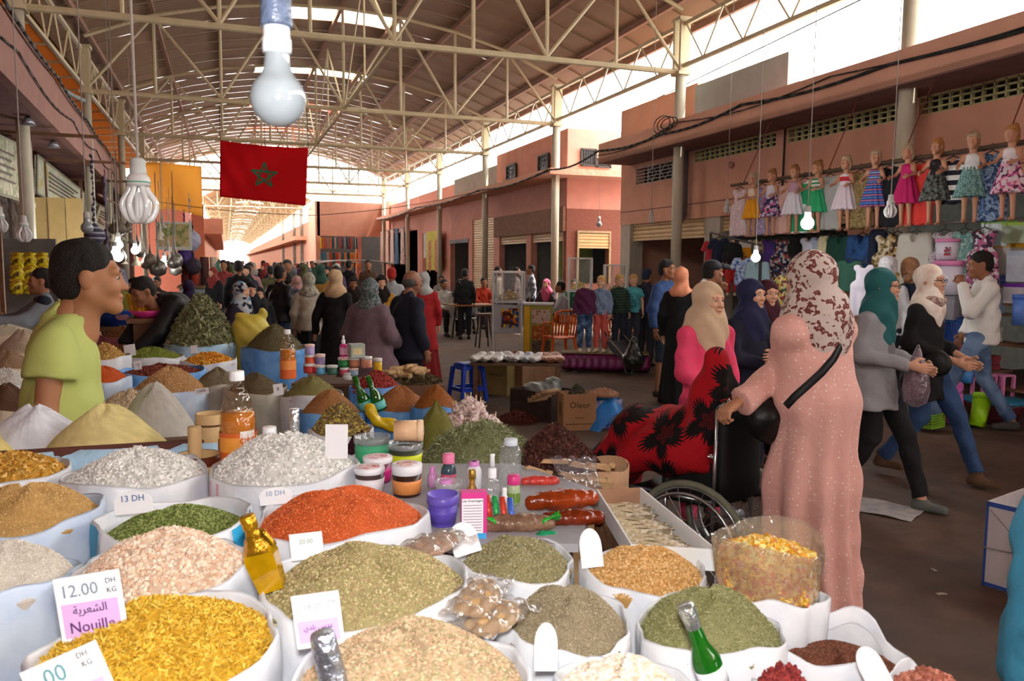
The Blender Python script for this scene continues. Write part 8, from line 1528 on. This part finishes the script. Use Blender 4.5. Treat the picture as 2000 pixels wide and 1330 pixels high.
p=at_d(412,560,22);t=thing('stall_table','far left counter stacked with cloth rolls','table',(p.x-.3,p.y,0));obj('top',MB().box((0,0,.95),(1.0,2.4,.06)),WOOD,t);obj('base',MB().box((0,0,.46),(.9,2.2,.92)),mat('7c8488',.7,.2,4),t)
for k,c_ in enumerate(('5c1c1c','a83c2c','4c2c28','b8a490','2c2420','6c4434')):
 for j in range(2):o=obj('cloth_roll',MB().cyl((0,0,0),(0,0,.75),.10,n=12).mesh(True),mat(c_,.8,.08),None,(p.x-.62+.24*(k%4),p.y-.6+.5*(k//4)+.9*j,.99));tag(o,'upright cloth roll on the far left counter','roll','cloth rolls on the far counter')
 # ---- people in the middle of the hall
bl_=lambda c:mat(c,.85,.08,6);far=dict(vox=.02,hv=.011,hands=False)
woman('woman in a cream jacket and black skirt seen from behind',603,530,10.2,172,pmat('mix',('8c8878','b0a894','6c6c64'),18),bl_('b4aa98'),bl_('121113'),legs='skirt',hem=.86,hemr=.12,skr=.19,drape=.03,**far)
woman('woman in a beige headscarf and long black robe seen from behind',655,524,9.4,165,bl_('c0a27c'),bl_('141012'),bl_('141012'),dict(elL=(.26,.0,1.1),wrL=(.30,-.05,.86)),legs='skirt',hem=.3,hemr=.18,skr=.21,**far)
woman('stooping elder woman in a mauve cape and dark leaf-pattern headscarf',722,540,7.3,150,pmat('mix',('24383c','8c9494','1c2428','5c6c6c'),40),bl_('6c5860'),bl_('5c4c54'),dict(elL=(.24,.02,1.12),wrL=(.2,-.2,1.0),elR=(-.24,.02,1.12),wrR=(-.2,-.2,1.0)),legs='skirt',hem=.62,hemr=.24,skr=.26,ease=.05,drape=.05,**far)
t,J=man('balding man in a dark navy suit walking to the right',798,521,7.5,128,bl_('181b28'),bl_('15171f'),dict(head=(0,-.06,1.57)),hem=.78,hair='short',ease=.03,vox=.018,hv=.0085,skin=mat('8a5c44',.5,.05),nm='suit_jacket',hemr=.14)
for c in t.children:
 if c.name.startswith('hair'):bpy.data.objects.remove(c)
m_=hmat(J);P=[E((0,.05,-.005),(.079,.075,.062)),E((0,-.08,.0),(.09,.09,.12),op='sub',k=.01),dict(t='p',n=(0,0,1),p=(0,0,.04)),dict(t='p',n=(0,0,-1),p=(0,0,-.055))]
o=obj('hair',mesh_np(*xf(VF(P,.008),m_),True),mat('4a4440',.8),t)
woman('person in a red coat and white headwear seen from behind',828,529,10.8,180,bl_('a8a8a4'),bl_('9c1c20'),bl_('7c1418'),legs='skirt',hem=.5,hemr=.15,drape=-.02,**far)
woman('woman with tied-back dark hair and a pink top facing the camera',690,538,11.2,0,bl_('241c18'),bl_('b0847c'),bl_('5c4444'),skin=SKIN2,hem=.6,**far);woman('woman in a yellow top with dark hair facing the camera',745,535,11.0,5,bl_('1c1614'),bl_('b8862c'),bl_('3c3438'),hem=.7,**far)
t,J=man('man in a red cap and grey-white T-shirt seen from behind',765,521,13,180,bl_('a4a8ac'),bl_('2c2c34'),**far,hairm=mat('a82420',.8),sleeve='short')
woman('woman in a blue and white flowered headscarf and dark purple coat',470,548,8.6,55,pmat('cells',('a8b4c4','1c2438','6c9cc0','b8b4ac'),26),bl_('1e1422'),bl_('1e1422'),legs='skirt',hem=.4,hemr=.2,ease=.03,**far);woman('woman in a black headscarf with a white collar detail facing the camera',490,548,9.6,8,bl_('15151c'),bl_('15151c'),bl_('15151c'),legs='skirt',hem=.4,**far)
woman('short figure in a dark hood beside the black headscarf',506,558,10,5,bl_('1c1c20'),bl_('16161a'),bl_('16161a'),hem=.5,**far)
man('man in a black leather jacket turned half away',546,516,11,140,mat('15171a',.5,.1),bl_('24344c'),hem=.86,ease=.03,**far);man('man in a grey-blue sweater behind the leather jacket',562,530,12,170,bl_('3c4450'),bl_('16181e'),**far)
woman('woman in a pale pink headscarf and black robe farther back',580,537,13.5,175,bl_('b08480'),bl_('121216'),bl_('121216'),legs='skirt',hem=.4,**far)
BEND=dict(pelvis=(0,.12,.96),chest=(0,-.06,1.20),neck=(0,-.20,1.30),head=(0,-.34,1.36),shL=(.16,-.14,1.26),shR=(-.16,-.14,1.26),elL=(.20,-.30,1.02),wrL=(.12,-.46,.86),elR=(-.20,-.30,1.02),wrR=(-.12,-.46,.88),hp=25)
t,J=man('man in a black quilted jacket bending over the sacks beside the verbena',345,545,7.3,-62,mat('17181b',.55,.1,bump=.2),bl_('1c1c22'),BEND,ease=.045,hem=.80,hemr=.14,vox=.018,hv=.010,H=1.72,nm='jacket',xy=tuple(at_d(352,600,7.2).xy))
t,J=man('man in a grey hoodie with dark stripes reaching to the left',80,520,6.9,-85,mat('6c7076',.85,.08),bl_('22242c'),dict(elR=(-.28,-.20,1.20),wrR=(-.30,-.46,1.22),elL=(.26,-.18,1.20),wrL=(.25,-.42,1.22)),ease=.03,vox=.018,hv=.010,nm='hoodie')
obj('stripe',mesh_np(*VF([C((-.17*J['s'],0,1.39*J['s']),(.17*J['s'],0,1.39*J['s']),.064*J['s'])],.014),True),bl_('1c2030'),t)
t,J=man('man in a dark green polo with a white round emblem on the back',284,546,11.5,165,bl_('0c4a3a'),bl_('20222a'),**far,sleeve='short',ease=.03);b=ring(MB(),.055,.010,0,18,5);b.v=[(y,.165,z+1.22)for x,y,z in b.v];obj('emblem',b,mat('b8c4bc',.7),t)
woman('woman in a black headscarf in profile among the left stalls',262,540,10.3,-70,bl_('0e0e12'),bl_('101014'),bl_('101014'),legs='skirt',hem=.4,**far);woman('figure in a purple embroidered jacket with its back turned',368,545,10.5,170,bl_('241434'),bl_('281238'),bl_('281238'),legs='skirt',hem=.4,**far);woman('figure in a teal headscarf low behind the stallholder\'s face',216,535,10,30,bl_('2c7c74'),bl_('3c4048'),bl_('3c4048'),hem=.4,**far);man('shopkeeper in a dark cap and brown shirt beside the pots',305,538,13,-20,bl_('2c2420'),bl_('1c1c1c'),**far)
SIT=dict(pelvis=(0,.05,.52),chest=(0,.06,.84),neck=(0,.04,1.0),head=(0,.0,1.15),shL=(.16,.04,.93),shR=(-.16,.04,.93),elL=(.24,-.06,.70),wrL=(.12,-.28,.62),elR=(-.24,-.06,.70),wrR=(-.12,-.28,.62),hipL=(.09,.0,.50),hipR=(-.09,.0,.50),knL=(.14,-.42,.50),knR=(-.14,-.42,.50),anL=(.14,-.40,.09),anR=(-.14,-.40,.09))
def seated(label,px,py,a,top_m,leg_m,woman_=False,scarf=None,D=None,**k):
 p=at_z(px,py,0);D=depth(p);f_=dict(far)
 if woman_:woman(label,px,550,D,a,scarf,top_m,leg_m,SIT,xy=(p.x,p.y),H=1.72,hem=.42,**f_)
 else:man(label,px,550,D,a,top_m,leg_m,SIT,xy=(p.x,p.y),H=1.72,hem=.42,**f_)
seated('man in a white shirt sitting with his hand to his face',868,655,25,bl_('b0aca4'),bl_('16161a'));seated('man in a checked shirt sitting with his back to the camera',900,655,150,pmat('stripes',('2c3440','8c949c','2c3440'),26,ax='Z'),bl_('20242c'));seated('person in an orange-red top sitting at the cafe table',945,640,15,bl_('b0341c'),bl_('24242c'));seated('seated cafe customer in a striped shirt behind the others',862,625,0,pmat('stripes',('a09c98','4c4444'),22,ax='Z'),bl_('2c2c2c'));seated('man in a white polo sitting beside the glass cabinet',1092,668,-95,bl_('b0b0b8'),bl_('24242c'));seated('woman in a pink headscarf sitting behind the white polo',1066,650,-20,bl_('3c2c34'),bl_('2c2c34'),True,bl_('b8506c'));seated('dark-haired child in green sitting behind the headless mannequin',1120,650,0,bl_('1c5c44'),bl_('24242c'))
man('man in a black sweater standing with his back turned at the cafe',908,523,17,178,bl_('15161a'),bl_('1c1c22'),**far);man('boy with dark hair behind the glass cabinet',973,519,19.5,60,bl_('a89484'),bl_('24242c'),**far);man('boy with curly hair between the cafe openings',1009,520,20,80,bl_('4c3c38'),bl_('24242c'),**far);man('young man in a white and black baseball shirt in profile',1037,516,19,-80,pmat('mix',('a0a4ac','3c3c44'),5),bl_('24242c'),**far);man('cafe worker deep inside the right cafe opening',1085,522,22.0,-60,bl_('5c6c7c'),bl_('1c1c22'),**far);man('man in a navy cap in the dark shop opening',1264,522,12.6,150,bl_('1c2030'),bl_('1c1c22'),**far,hairm=bl_('1c2438'))
# ---- the far crowd: four figures copied with their own clothes
C0=dict(vox=.03,hv=.018,hands=False);O_=[]
WK={**WALK,'anL':(.08,-.26,.09),'anR':(-.08,.2,.10)}
O_.append(man('far man',560,515,15,175,bl_('2c3038'),bl_('1c1c24'),WK,H=1.66,**C0)[0]);O_.append(woman('far woman',520,518,16,170,bl_('8c7c74'),bl_('1c1c20'),bl_('1c1c20'),legs='skirt',hem=.4,H=1.60,**C0)[0]);O_.append(man('far man',600,515,17,5,bl_('5c6470'),bl_('242830'),WK,H=1.68,**C0)[0]);O_.append(woman('far woman',640,517,18,0,bl_('2c2c3c'),bl_('3c2c34'),bl_('1c1c20'),legs='skirt',hem=.4,H=1.58,**C0)[0])
TONES=[('black','141418'),('brown','4c3428'),('grey','5c5c60'),('navy','1c2440'),('dull red','7c2c28'),('ochre','9c7430'),('olive','4c4c30'),('dusty pink','9c6c68'),('white','a8a49c'),('violet','44304c'),('green','2c4c3c'),('tan','8c7458')]
rg=random.Random(21);k=0;spots=[]
while k<58 and len(spots)<58:
 D=13.5+34*(len(spots)/58)**1.2;px=rg.uniform(415,720)if D<24 else rg.uniform(410,640)if D<38 else rg.uniform(415,560);p=at_d(px,512,D)
 k2=all((p.x-q[0])**2+(p.y-q[1])**2>.36 for q in spots)
 if k2 and p.y<46 or(k2 and 0<p.x<4):spots.append((p.x,p.y))
for i,(x,y)in enumerate(spots):
 o=O_[i%4];tn,tc_=TONES[(i*5+i//4)%12];t2,c2=TONES[(i*7+3)%12];wm=i%2
 lb=('woman in %s headscarf and %s robe'%(t2,tn)if wm else 'man in %s top'%tn)+', %s of the far crowd'%['front','middle','back','farthest part'][min(3,i//15)]+('' if i%4<2 else ', facing us')
 mt=dict(shirt=bl_(tc_),top=bl_(tc_),skirt=bl_(tc_),headscarf=bl_(c2));H_=rg.uniform(.93,1.03)
 rz=face_dir((175 if i%4<2 else 5)+rg.uniform(-30,30))
 if i<4:
  o.location=(x,y,0);o['label']=lb
  for c in o.children:
   b_=c.name.split('.')[0]
   if b_ in mt:c.material_slots[0].link='OBJECT';c.material_slots[0].material=mt[b_]
  o['group']='crowd in the far hall'
 else:dup(o,(x,y,0),rz,lb,'crowd in the far hall',mt,H_)
for k,(y,px)in enumerate(((26,640),(33,600))):
 p=at_d(px+20,512,y);t=thing('market_cart','white-topped market stall in the crowd, %s'%('nearer one below the scarves' if k==0 else 'farther one'),'stall',(p.x+.5,p.y,0));obj('canopy',MB().sheet(lambda u,v:((u-.5)*2.4,(v-.5)*1.4,1.62+.10*math.sin(PI*u)),8,2,.03),mat('b4b0a8',.7),t);obj('body',MB().box((0,0,.45),(2.0,1.1,.9)),mat('5c5048',.8,.2,5),t)
 for a_ in(-.95,.95):obj('post',MB().cyl((a_,-.5,0),(a_,-.5,1.62),.025),IRON,t)
 # low garments of the passer-by cut by the right edge
o=obj('sleeve',solid([C((0,0,.62),(0,0,.95),.16,.13,k=.05),C((0,0,.95),(-.02,0,1.18),.13,.075,k=.05),C((-.04,-.05,1.12),(-.02,0,1.2),.07,.06,k=.04)],.016,fold=fold_s(.006,1.5)),mat('4ca0c4',.8,.06,name='sky_blue_cloth'),None);p=at_d(2098,1180,2.0);o.location=(p.x,p.y,.0);tag(o,'sky-blue garment edge of a passer-by cut by the right border','garment')
bpy.data.scenes.remove(_ts)
